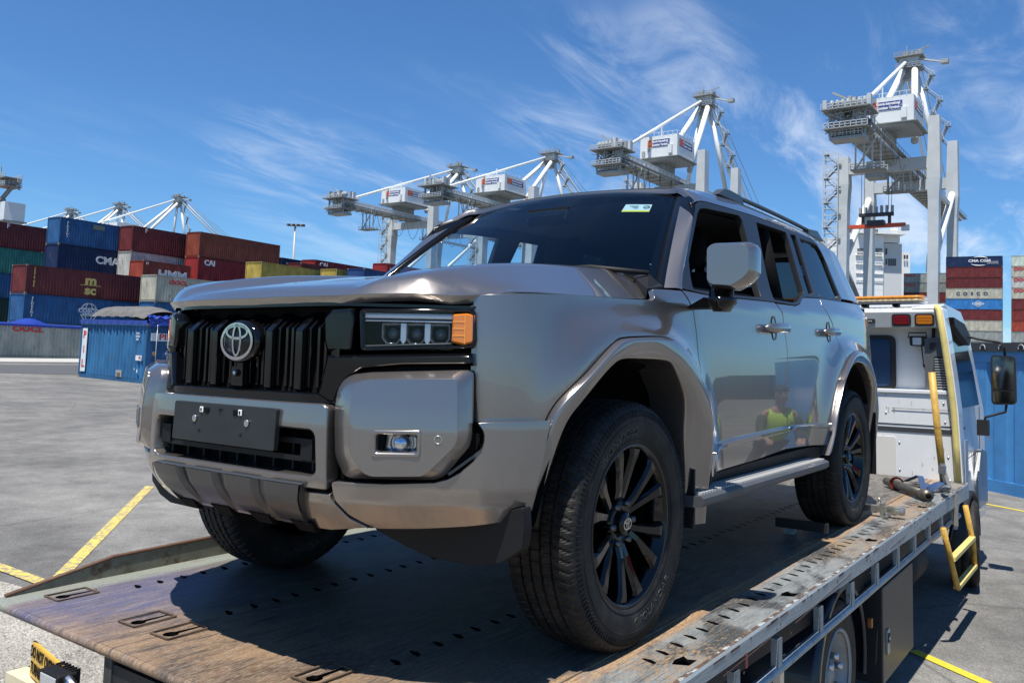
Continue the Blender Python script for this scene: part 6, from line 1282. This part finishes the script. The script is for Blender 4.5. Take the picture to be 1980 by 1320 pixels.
def crane(name, apx, s, label, zg=62., detail=2, spreader=False, signs=True, trolley=True):
    A = Vector(apx); O = Vector((A.x+28*s, A.y, GZ)); M4 = Matrix(((-1,0,0,O.x),(0,1,0,O.y),(0,0,1,O.z),(0,0,0,1)))
    # local u,v,z -> world (mirror in x): bake into vertices
    root = thing(name, label, 'crane', Matrix.Translation(O), 'ship to shore cranes along the quay')
    P = lambda u, v, z: Vector((-u*s, v*s, z)); za = A.z-GZ
    def new(): return MB()
    def fin(mb, nm): return mb.build(nm, root)
    lw = 3.3
    for u in (0, 30):
        for v in (-11.7, 11.7):
            mb = new(); zt = zg+(9 if v > 0 else 0)
            mb.loft([[P(u+a*w/2, v+b*w2/2, z) for a, b in ((-1,-1),(1,-1),(1,1),(-1,1))] for z, w, w2 in ((2,lw,lw*.8),(zg-14,lw,lw*.8),(zg-8,lw*1.15,lw),(zt,lw*1.0,lw*.8))], CRW, smooth=False, cap=True); fin(mb, 'leg')
    mb = new()
    for v in (-11.7, 11.7):
        mb.beam(P(0,v,14), P(30,v,14), 2.2*s, 2.6, CRW); mb.beam(P(0,v,zg-11), P(30,v,zg-11), .9, 1.2, CRW) if v > 0 else None
        mb.tube([P(30,v,zg-6), P(1,v,zg*.52)], .95, CRL, 10); mb.tube([P(1,v,zg*.50), P(29,v,16)], .95, CRD, 10)
    for u in (0, 30): mb.beam(P(u,-11.7,zg-3.5), P(u,11.7,zg-3.5), 2.4*s, 3.2, CRW); mb.beam(P(u,-11.7,12), P(u,11.7,12), 2.0*s, 2.4, CRW)
    fin(mb, 'portal_frame')
    mb = new()   # boom: twin box girder with walkway
    for v in (-1.9, 1.9): mb.beam(P(-42,v,zg), P(112,v,zg), 1.5*s, 2.6, CRL)
    mb.beam(P(-42,0,zg-1.6), P(112,0,zg-1.6), 5.6*s, .35, CRD)
    for v in (-3.9, 3.9):
        mb.beam(P(-42,v,zg-1.2), P(112,v,zg-1.2), 1.3*s, .2, GRT)
        if detail > 1: 
            for k in range(52): q = P(-42+3*k, v*1.15, zg-1.2); mb.beam(q, q+UPZ*1.2, .10, .10, GRT)
            mb.beam(P(-42,v*1.15,zg), P(112,v*1.15,zg), .1, .1, GRT)
    for k in range(30): mb.box(P(-40+5*k,0,zg-2.0), (.5,5.6*s,.5), CRD)
    fin(mb, 'boom')
    # machinery house
    mb = new(); hu0, hu1, hv0, hv1, hz0, hz1 = -15, -1.5, -4.2, 9.2, zg+4.6, zg+11.6
    mb.add([P(u, v, z) for z in (hz0, hz1) for u, v in ((hu0,hv0),(hu1,hv0),(hu1,hv1),(hu0,hv1))], [(0,1,2,3),(4,5,6,7),(0,1,5,4),(1,2,6,5),(2,3,7,6),(3,0,4,7)], CRL)
    mb.beam(P(hu0,(hv0+hv1)/2,hz0-.5), P(hu1,(hv0+hv1)/2,hz0-.5), (hv1-hv0)*s, .9, CRD); mb.beam(P(hu0-1,(hv0+hv1)/2,hz0-.2), P(hu1+1,(hv0+hv1)/2,hz0-.2), (hv1-hv0+2)*s, .25, GRT)
    for v in np.linspace(hv0, hv1, 9): mb.beam(P(hu0-.1,v,hz1+.0), P(hu0-.1,v,hz1+1.1), .12, .12, CRL)
    for u in np.linspace(hu0, hu1, 7): mb.beam(P(u,hv1,hz1), P(u,hv1,hz1+1.1), .12, .12, CRL)
    mb.beam(P(hu0,hv0,hz1+1.1), P(hu0,hv1,hz1+1.1), .1, .1, CRL); mb.beam(P(hu0,hv1,hz1+1.1), P(hu1,hv1,hz1+1.1), .1, .1, CRL)
    mb.box(P(hu0-.5,hv1-2.2,hz0+2.2), (1.0,1.3,2.8), CRL); mb.box(P(hu0-.3,hv0+1.4,hz0+1.2), (.4,.9,2.2), CRD); mb.box(P(hu0-.15,hv0+3.2,hz0+2.6), (.3,.8,.9), CRD)
    mb.box(P(-8,3,hz0-1.1), (3.*s,4.*s,.3), CRD); mb.box(P(-6,0,zg+2.6), (8*s,5*s,2.6), CRD)
    ho = fin(mb, 'machinery_house')
    if signs:
        mb = new(); x = P(hu0,0,0).x+.03; zc = hz0+4.6
        y0 = P(0,hv0+2.6,0).y; y1 = P(0,hv1-2.6,0).y; w = y1-y0
        mb.box((x+.02,(y0+y1)/2,zc), (.08,w,2.5), CRL); mb.box((x+.08,y0+w*.13,zc), (.06,w*.23,2.3), SGR); mb.box((x+.08,y0+w*.625,zc), (.06,w*.72,2.3), SGN)
        for i, l in enumerate(('Victoria International','Container Terminal')): add_text(mb, l, .72, (x+.13,y0+w*.56,zc+.55-1.1*i), (0,1,0), (0,0,1), WM, .04, .05, .80*w/9.5)
        for q in ((.9,.5),(.95,-.1),(.92,-.7),(.88,.1)): mb.box((x+.12,y0+w*q[0],zc+q[1]), (.04,.22,.22), WM)
        mb.box((x+.12,y0+w*.13,zc), (.04,w*.1,.25), WM); mb.box((x+.12,y0+w*.13,zc), (.04,.25,1.0), WM)
        xs = P(hu0+1.5,0,0).x; xe = P(hu1-2,0,0).x; yy = P(0,hv1,0).y+.04; w2 = abs(xs-xe)
        mb.box(((xs+xe)/2,yy,zc), (w2,.08,2.4), SGN); mb.box((xs-w2*.13,yy+.06,zc), (w2*.24,.06,2.2), SGR)
        for i, l in enumerate(('Victoria International','Container Terminal')): add_text(mb, l, .66, ((xs+xe)/2-w2*.1,yy+.06,zc+.55-1.1*i), (-1,0,0), (0,0,1), WM, .04, .05, .75*w2/9)
        mb.build('sign', ho)
    # A frame
    mb = new(); top = P(28,0,za)
    for v in (-5, 5):
        mb.tube([P(1,v*1.3,zg+3), P(27,v*.30,za-3)], .95, CRL, 10); mb.tube([P(30,v*1.6,zg+1), P(28,v*.3,za-3)], .8, CRL, 10)
    mb.tube([P(-38,0,zg+1.5), P(27,-1,za-1)], .55, CRL, 8); mb.beam(P(-8,0,zg+11.6), P(-8,0,zg+16.5), .4, .4, CRL)
    mb.box(top-UPZ*1.5, (3.4*s,5.5*s,3.6), CRW); mb.box(top-UPZ*4.5, (2.2*s,3.5*s,4), CRD)
    for dz, w in ((.3,8),(-3.2,7)): mb.box(top+UPZ*dz, (w*.8*s,w*s,.3), GRT); rail_box(mb, top+Vector((0,-w*s/2,dz)), top+Vector((0,w*s/2,dz)), w*.8*s, 1.3, CRD, .16, 6)
    for k in range(6): mb.box(top+Vector((rnd.uniform(-2,2)*s, (-3+1.2*k)*s, 1.3)), (1.1,.8,rnd.uniform(1,2.6)), CRD)
    mb.beam(top+Vector((0,-1,1)), top+Vector((0,-1,4.5)), .2, .2, CRD); mb.beam(top+Vector((0,2,2.5)), top+Vector((1,5.5,3)), .3, .3, CRD)
    mb.beam(top+Vector((0,3*s,-.5)), top+Vector((-1,9*s,-2)), .9, .4, CRW); mb.box(top+Vector((-1,9.5*s,-2)), (2,2,1.2), CRD)
    fin(mb, 'a_frame')
    mb = new()   # forestays and wire ropes
    for v in (-1.6, 1.6): mb.tube([P(29,v,za-1), P(72,v,zg+1.8+ (za-zg)*.0), ], .42, CRL, 6)
    for v in (-2.6,-.8,.8,2.6): mb.tube([P(29,v,za), P(82+v,v,zg+2)], .13, CRD, 4)
    fin(mb, 'stay')
    # stairs: zig-zag flights beside a leg and up the frame
    def stairs(nm, base, z0, z1, du, dv, n, wob=1.):
        mb = new()
        for i in range(n):
            a = z0+(z1-z0)*i/n; b = z0+(z1-z0)*(i+1)/n; t = (i+.5)/n; bu = base(a); bu2 = base(b); sg = 1 if i % 2 == 0 else -1
            p = bu+Vector((-du*s*.5*sg*0, dv*s*.5*sg, 0)); q = bu2+Vector((0, -dv*s*.5*sg, 0))
            mb.beam(p, q, .9, .25, GRT); mb.beam(p+UPZ*1.1, q+UPZ*1.1, .13, .13, CRW); mb.beam(p+Vector((.9,0,1.1)), q+Vector((.9,0,1.1)), .13, .13, CRW)
            mb.box(q, (1.8,1.5,.2), GRT)
            for k in (-.75,.75): mb.beam(q+Vector((.8,k,0)), q+Vector((.8,k,1.3)), .14, .14, CRW); 
            mb.beam(q+Vector((.8,-.75,1.25)), q+Vector((.8,.75,1.25)), .14, .14, CRW); mb.beam(q+Vector((.8,0,0)), q+Vector((-.6,-.4*sg,-1.8)), .18, .18, CRW)
        if nm == 'stair_tower' and z0 < 20:
            for k, j in ((0,-2),(0,2),(2,-2),(2,2)): mb.beam(base(z0)+Vector((k,j*s,0)), base(z1)+Vector((k,j*s,0)), .22, .22, CRW)
            for i in range(n*2+1): zz = z0+(z1-z0)*i/(2*n); mb.beam(base(zz)+Vector((0,-2*s,0)), base(zz)+Vector((0,2*s,0)), .16, .16, CRW); mb.beam(base(zz)+Vector((2,-2*s,0)), base(zz)+Vector((2,2*s,0)), .16, .16, CRW)
        fin(mb, nm)
    stairs('stair_tower', lambda z: P(-1.2,-14.6,z), 10, zg+1, 2, 3.6, 15 if detail > 1 else 12)
    stairs('stair_tower', lambda z: P(28+1*(za-z)/10, 3+9.5*(za-z)/(za-zg), z), zg+6, za-2, 2, 3.0, 7)
    # back reach machinery platform
    mb = new(); c = P(-41,0,zg)
    for dz, w, l in ((1.2,11,9),(-3.4,10,8),(-5.0,7,5)):
        mb.box(c+UPZ*dz, (l*s,w*s,.35), GRT); rail_box(mb, c+Vector((0,-w*s/2,dz)), c+Vector((0,w*s/2,dz)), l*s, 1.3, CRW, .16, 8)
    for k in range(9): mb.box(c+Vector((rnd.uniform(-3,3)*s, (-5.4+1.3*k)*s, 2.6+rnd.uniform(0,.6))), (1.6,.9,rnd.uniform(2.2,3.6)), CRD if k % 2 else CRW)
    for k in range(7): mb.loft([[c+Vector((1+1.2*math.cos(a), (-4+1.25*k)*s+y, 3.0+1.2*math.sin(a))) for a in [2*math.pi*j/10 for j in range(10)]] for y in (0,.35)], CRD, cap=True)
    mb.beam(c+Vector((0,0,4)), c+Vector((0,-4*s,6.4)), .5, .5, CRD); mb.beam(c+Vector((0,0,2)), c+Vector((0,0,5)), .8, .8, CRD)
    for y in (-4,-1.5,1.5,4): mb.beam(c+Vector((2*s,y*s,-5)), c+Vector((2*s,y*s,1.2)), .5, .5, CRD)
    for k in range(40): mb.beam(c+Vector((rnd.uniform(-4,4)*s, rnd.uniform(-6,6)*s, rnd.uniform(-5,1))), c+Vector((rnd.uniform(-4,4)*s, rnd.uniform(-6,6)*s, rnd.uniform(-4,2.5))), .16, .16, CRD)
    mb.box(c+Vector((0,0,-5.4)), (5*s,8*s,.9), CRD)
    fin(mb, 'hoist_platform')
    # inspection platforms hanging from the boom
    for u, dz in ((-26,-10),(10,-9)) if detail > 1 else ((-26,-10),):
        mb = new(); c = P(u,1,zg+dz); mb.box(c, (4*s,8*s,.3), GRT); rail_box(mb, c+Vector((0,-4*s,0)), c+Vector((0,4*s,0)), 4*s, 1.4, CRW, .14, 5)
        for y in (-3,-1,1,3): mb.beam(c+Vector((1,y*s,0)), c+Vector((1,y*s,-dz)), .35, .35, CRW)
        mb.beam(c+Vector((1,-3*s,0)), c+Vector((1,3*s,-dz)), .5, .3, CRW); fin(mb, 'inspection_platform')
    mb = new()   # festoon cable loops
    for k in range(13):
        u0 = -34+8.5*k; dd = 8.5
        mb.tube([P(u0+dd*t, 4.4, zg-1.6-((4.5 if spreader else 9.5) if k < 8 else 3)*math.sin(math.pi*t)**.8) for t in [i/10 for i in range(11)]], (.05 if spreader else .10)*s, CBL, 4, cap=False)
    fin(mb, 'festoon_cable')
    if spreader:
        tu = 19.; sp = at(1694, 437, (A-CW).length*0+236); sp = sp-O
        mb = new(); c = Vector((sp.x, sp.y, zg-3.4)); mb.box(c, (7,9,1.0), CRD); mb.box(c+Vector((0,0,-1.8)), (5,5,2.4), CRD); fin(mb, 'trolley')
        mb = new(); OR = mat('spreader_orange', (.55,.075,.025), .5, noise=.1, nscale=1)
        z = sp.z
        mb.beam(sp+Vector((0,-7.6,0)), sp+Vector((0,7.6,0)), 1.5, 1.0, OR); mb.beam(sp+Vector((0,-7.6,-.1)), sp+Vector((0,-7.6,-1.7)), 2.0, .8, CRL); mb.beam(sp+Vector((0,7.6,-.1)), sp+Vector((0,7.6,-1.7)), 2.0, .8, CRL); mb.beam(sp+Vector((0,-2.2,.7)), sp+Vector((0,2.2,.7)), 2.6, 1.6, CBL)
        mb.beam(sp+Vector((0,-4.5,3.2)), sp+Vector((0,4.5,3.2)), 1.6, .9, CBL)
        for y in (-4.2,-2.8,-1.4,0,1.4,2.8,4.2): mb.box(sp+Vector((0,y,4.4)), (1.2,.6,rnd.uniform(1.8,3.0)), CRD)
        for y in (-3.5,3.5): mb.beam(sp+Vector((0,y,.4)), sp+Vector((0,y,3)), .8, .5, CBL)
        so = fin(mb, 'spreader')
        mb = new()
        for y in (-4,-3.2,3.2,4): mb.tube([sp+Vector((0,y,4.5)), Vector((sp.x, sp.y+y, zg-3))], .07, CBL, 4)
        fin(mb, 'hoist_rope')
    return root
crane('quay_crane', at(1760,115,259), 1.0, 'nearest tall grey quay crane on the right with an orange spreader hanging', spreader=True)
crane('quay_crane', at(1365,190,305.6), .97, 'grey quay crane rising directly behind the wagon roof')
crane('quay_crane', at(1065,300,402.6), 1.16, 'quay crane behind the windscreen top, right one of the middle pair', zg=66)
crane('quay_crane', at(885,325,439.8), 1.15, 'quay crane left of the windscreen, left one of the middle pair', zg=66)
crane('quay_crane', at(347,383,570), 1.1, 'distant crane frame showing above the rust brown container', detail=1, signs=False)
crane('quay_crane', at(232,397,613), 1.1, 'distant crane frame showing above the blue globe container', detail=1)
crane('quay_crane', at(138,408,651), 1.1, 'farthest crane tip, barely above the far left containers', detail=1, signs=False)
# part of another crane at the left edge
lc = thing('quay_crane', 'crane cut by the left photo edge with dark stairs and a white box', 'crane', Matrix.Translation(Vector((at(5,420,260).x, at(5,420,260).y, GZ))), 'ship to shore cranes along the quay')
b0 = Vector((at(5,420,260).x, at(5,420,260).y, 0)); AL = lambda px, py: (at(px, py, 260)-Vector((b0.x, b0.y, GZ)))
mb = MB(); mb.box(AL(-40,690)*.5+AL(-40,400)*.5+Vector((0,0,-2)), (4,4,46), CRW); mb.build('leg', lc)
mb = MB(); mb.box(AL(24,410), (6,3.2,5.6), CRL); mb.box(AL(24,429), (7,3.6,.4), GRT); mb.build('machinery_house', lc)
mb = MB()
for a, b in (((-4,395),(24,362)),((24,362),(34,352)),((6,438),(-6,405))): mb.beam(AL(*a), AL(*b), 1.4, .35, GRT); mb.beam(AL(*a)+UPZ*1.3, AL(*b)+UPZ*1.3, .2, .2, CRD)
for k in range(12): mb.beam(AL(-4+2.4*k,395-2.9*k), AL(-4+2.4*k,395-2.9*k)+UPZ*1.3, .15, .15, CRD)
for dz, w in ((0,1),(2.6,.9)): mb.box(AL(16,362)+UPZ*dz, (5,6.5*w,.3), CO and mat('platform_rust', (.22,.17,.15), .6)); rail_box(mb, AL(16,362)+Vector((0,-3.2,dz)), AL(16,362)+Vector((0,3.2,dz)), 5, 1.3, CRW, .15, 6)
for k in range(8): mb.box(AL(2+4.2*k,352), (.8,.8,rnd.uniform(1.5,4.5)), CRD if k % 2 else CRW)
mb.beam(AL(37,352), AL(37,368), .5, .5, CRD); mb.box(AL(37,350), (1.2,1.2,1.2), CRD); mb.beam(AL(3,345), AL(3,322), .2, .2, CRD); mb.build('hoist_platform', lc)
mb = MB(); mb.tube([AL(8,385), AL(8,440)], .5, CRD, 8); mb.beam(AL(-6,390), AL(14,440), .9, .5, CRW); mb.build('a_frame', lc)
# yard light mast
lp = at(571,437,112); lm = thing('light_mast', 'tall thin floodlight mast behind the container stacks', 'light mast', Matrix.Translation(Vector((lp.x, lp.y, GZ))))
h = lp.z-GZ; mb = MB(); mb.tube([(0,0,0),(0,0,h)], [.26,.13], GPAINT, 8); mb.build('mast', lm)
cr = Vector((-.587,.808,0)).normalized(); mb = MB(); mb.beam(-cr*1.05+UPZ*h, cr*1.25+UPZ*h, .12, .12, GPAINT)
for k in range(8): mb.box(cr*(-1.0+.31*k)+UPZ*(h+.12)+Vector((.15,.1,0)), (.34,.20,.22), CHAS if k % 2 else GPAINT)
mb.build('floodlight_bar', lm)
# ================================================================ ship behind the right hand crane
sh = thing('container_ship', 'white deckhouse of a container ship behind the right crane legs', 'ship', Matrix.Translation(Vector((at(1700,600,320).x, at(1700,600,320).y, GZ))))
so_ = at(1700,600,320); SB = Vector((so_.x, so_.y, GZ)); SP = lambda px, py, d: at(px, py, d)-SB
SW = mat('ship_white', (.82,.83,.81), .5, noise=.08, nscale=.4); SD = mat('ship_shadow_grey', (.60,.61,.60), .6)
def block(mb, px0, px1, py0, py1, d, depth, m):
    a = SP(px0,py0,d); b = SP(px1,py1,d); nx = Vector((-.81,-.59,0)); w = cr*((px1-px0)/FPX*d)
    mb.add([a, a+w, a+w+nx*depth, a+nx*depth]+[Vector((q.x,q.y,b.z)) for q in (a, a+w, a+w+nx*depth, a+nx*depth)], [(0,1,2,3),(4,5,6,7),(0,1,5,4),(1,2,6,5),(2,3,7,6),(3,0,4,7)], m)
mb = MB(); block(mb, 1640,1762,600,700,330,60,mat('hull_dark', (.03,.05,.08), .5)); mb.build('hull', sh)
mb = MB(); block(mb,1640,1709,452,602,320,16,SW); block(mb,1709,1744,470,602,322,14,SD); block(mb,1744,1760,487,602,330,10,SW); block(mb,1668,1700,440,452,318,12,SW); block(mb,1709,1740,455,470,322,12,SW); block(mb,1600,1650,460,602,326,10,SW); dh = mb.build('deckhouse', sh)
SDK = mat('ship_recess_shade', (.16,.165,.17), .6)  # dark grey on flat blocks, shade of the balcony openings put into colour
mb = MB()
for k in range(6):
    y = 480+17.5*k
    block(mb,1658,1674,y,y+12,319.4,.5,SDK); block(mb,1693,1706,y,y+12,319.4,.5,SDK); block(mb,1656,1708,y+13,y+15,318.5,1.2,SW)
    for x in range(9): 
        if x not in (3,4,5): block(mb,1657+6*x,1657.7+6*x,y+8,y+13,318.5,.1,SW)
    block(mb,1656,1708,y+8,y+8.6,318.5,.1,SW)
mb.build('balcony', dh)
mb = MB(); BLK_ = mat('ship_window', (.03,.035,.04), .2)
for y in (500,521,541):
    for k in range(4): block(mb,1718+4.0*k,1720.6+4.0*k,y,y+14,321.4,.3,BLK_)
for y in (480,500): block(mb,1713,1715.5,y,y+12,321.4,.3,BLK_)
for k in range(7): block(mb,1671+4*k,1673.4+4*k,443,448,317.5,.3,BLK_)
for k in range(2): block(mb,1748+5*k,1751+5*k,493,501,329,.3,BLK_)
mb.build('window', dh)
mb = MB(); block(mb,1662,1752,450,451,318,14,SW)
for k in range(24): block(mb,1664+3.7*k,1664.5+3.7*k,446,451,318,.1,SW)
block(mb,1664,1750,446,446.6,318,.1,SW); block(mb,1728,1736,440,456,323,3,SW); mb.build('bridge_wing', sh)
mb = MB(); mb.beam(SP(1793,490,300), SP(1791,527,300), .3, .3, GPAINT); mb.build('mast', sh)
# ================================================================ worker mirrored in the doors
def skin(name, J, E, m, parent=None, T=None, sub=2):
    me = bpy.data.meshes.new(name); me.from_pydata([j[:3] for j in J], E, []); me.materials.append(m); o = bpy.data.objects.new(name, me); COL.objects.link(o)
    md = o.modifiers.new('s', 'SKIN'); md.use_smooth_shade = True; ly = me.skin_vertices
    if not ly: bm = bmesh.new(); bm.from_mesh(me); bm.verts.layers.skin.verify(); bm.to_mesh(me); bm.free(); ly = me.skin_vertices
    for i, j in enumerate(J): r = j[3]; ly[0].data[i].radius = (r, r) if not isinstance(r, tuple) else r; ly[0].data[i].use_root = (i == 0)
    s = o.modifiers.new('ss', 'SUBSURF'); s.levels = sub; s.render_levels = sub
    if T is not None: o.matrix_world = T
    if parent: o.parent = parent
    return o
wp_ = refl(1510, 800, 9.0); WT = Matrix.Translation(Vector((wp_.x, wp_.y, GZ))) @ Matrix.Rotation(R(-35), 4, 'Z')
SK = mat('skin_tone', (.38,.22,.15), .55); VST = mat('hi_vis_lime', (.50,.72,.04), .7); TR = mat('dark_trousers', (.02,.02,.025), .8); SLV = mat('dark_sleeve', (.03,.035,.045), .8); GLV = mat('blue_glove', (.05,.22,.45), .6)
body = [(0,0,.98,.13),(0.04,0,1.12,.13),(.10,0,1.30,.15),(.14,0,1.44,.12),(.16,0,1.52,.055),(.18,0,1.58,.06),(.20,0,1.66,.09),(.205,0,1.74,.085),(.20,0,1.79,.05),
 (.12,.18,1.43,.06),(.22,.24,1.20,.045),(.42,.20,1.08,.035),(.50,.18,1.05,.03),(.12,-.18,1.43,.06),(.16,-.26,1.18,.045),(.36,-.24,1.02,.035),(.44,-.22,.99,.03),
 (0,.10,.92,.09),(.04,.12,.52,.06),(-.02,.13,.10,.045),(.12,.14,.04,.04),(0,-.10,.92,.09),(-.06,-.14,.52,.06),(-.10,-.15,.10,.045),(.04,-.16,.04,.04)]
edges = [(0,1),(1,2),(2,3),(3,4),(4,5),(5,6),(6,7),(7,8),(3,9),(9,10),(10,11),(11,12),(3,13),(13,14),(14,15),(15,16),(0,17),(17,18),(18,19),(19,20),(0,21),(21,22),(22,23),(23,24)]
n0 = len(body)
for hx, hy, hz in ((.50,.18,1.05),(.44,-.22,.99)):
    w = 12 if hy > 0 else 16
    for k, (dy, l) in enumerate(((-.03,.075),(-.01,.09),(.01,.085),(.03,.07))):
        body += [(hx+.05, hy+dy, hz-.01, .010), (hx+.05+l*.5, hy+dy*1.1, hz-.025, .009), (hx+.05+l*.8, hy+dy*1.1, hz-.06, .008)]; i = len(body)-3; edges += [(w, i), (i, i+1), (i+1, i+2)]
    body += [(hx+.02, hy+(.04 if hy < 0 else -.04), hz+.01, .011), (hx+.06, hy+(.055 if hy < 0 else -.055), hz-.01, .009)]; i = len(body)-2; edges += [(w, i), (i, i+1)]
per = skin('person', body, edges, SK, None, WT); tag(per, 'person in a lime safety vest and dark trousers, seen only mirrored in the wagon doors', 'person')
def part(nm, J, E, m): return skin(nm, J, E, m, per)
part('safety_vest', [(0.0,0,1.0,.165),(.04,0,1.12,.165),(.10,0,1.30,.185),(.13,0,1.43,.15),(.12,.13,1.45,.085),(.12,-.13,1.45,.085)], [(0,1),(1,2),(2,3),(3,4),(3,5)], VST)
part('trousers', [(0,0,.97,.15),(0,.10,.90,.115),(.04,.12,.52,.085),(-.02,.13,.14,.07),(0,-.10,.90,.115),(-.06,-.14,.52,.085),(-.10,-.15,.14,.07)], [(0,1),(1,2),(2,3),(0,4),(4,5),(5,6)], TR)
for s_, a, b, c_ in ((1,(.12,.19,1.42,.078),(.22,.24,1.20,.062),(.40,.205,1.09,.05)),(-1,(.12,-.19,1.42,.078),(.16,-.26,1.18,.062),(.34,-.245,1.03,.05))): part('sleeve', [a, b, c_], [(0,1),(1,2)], SLV)
for y, x in ((.135,.02),(-.155,-.06)): part('boot', [(x-.04,y,.08,.06),(x+.02,y,.05,.055),(x+.13,y,.04,.05)], [(0,1),(1,2)], TR)
mb = MB(); hc = Vector((.195,0,1.74))
mb.grid(lambda a, b: hc+Vector((.105*math.cos(2*math.pi*a)*math.cos(b*1.5), .095*math.sin(2*math.pi*a)*math.cos(b*1.5), .0+.10*math.sin(b*1.5))), 20, 6, mat('hair_dark', (.02,.015,.012), .7), closeu=True); mb.build('hair', per)
mb = MB(); mb.box(hc+Vector((.095,0,-.05)), (.03,.03,.04), SK)
for y in (-.033,.033): mb.tube([hc+Vector((.085,y,-.02)), hc+Vector((.095,y,-.02))], .012, DARK, 8)
mb.box(hc+Vector((.085,0,-.10)), (.012,.05,.008), mat('lip', (.3,.1,.09), .6)); mb.build('face_features', per)
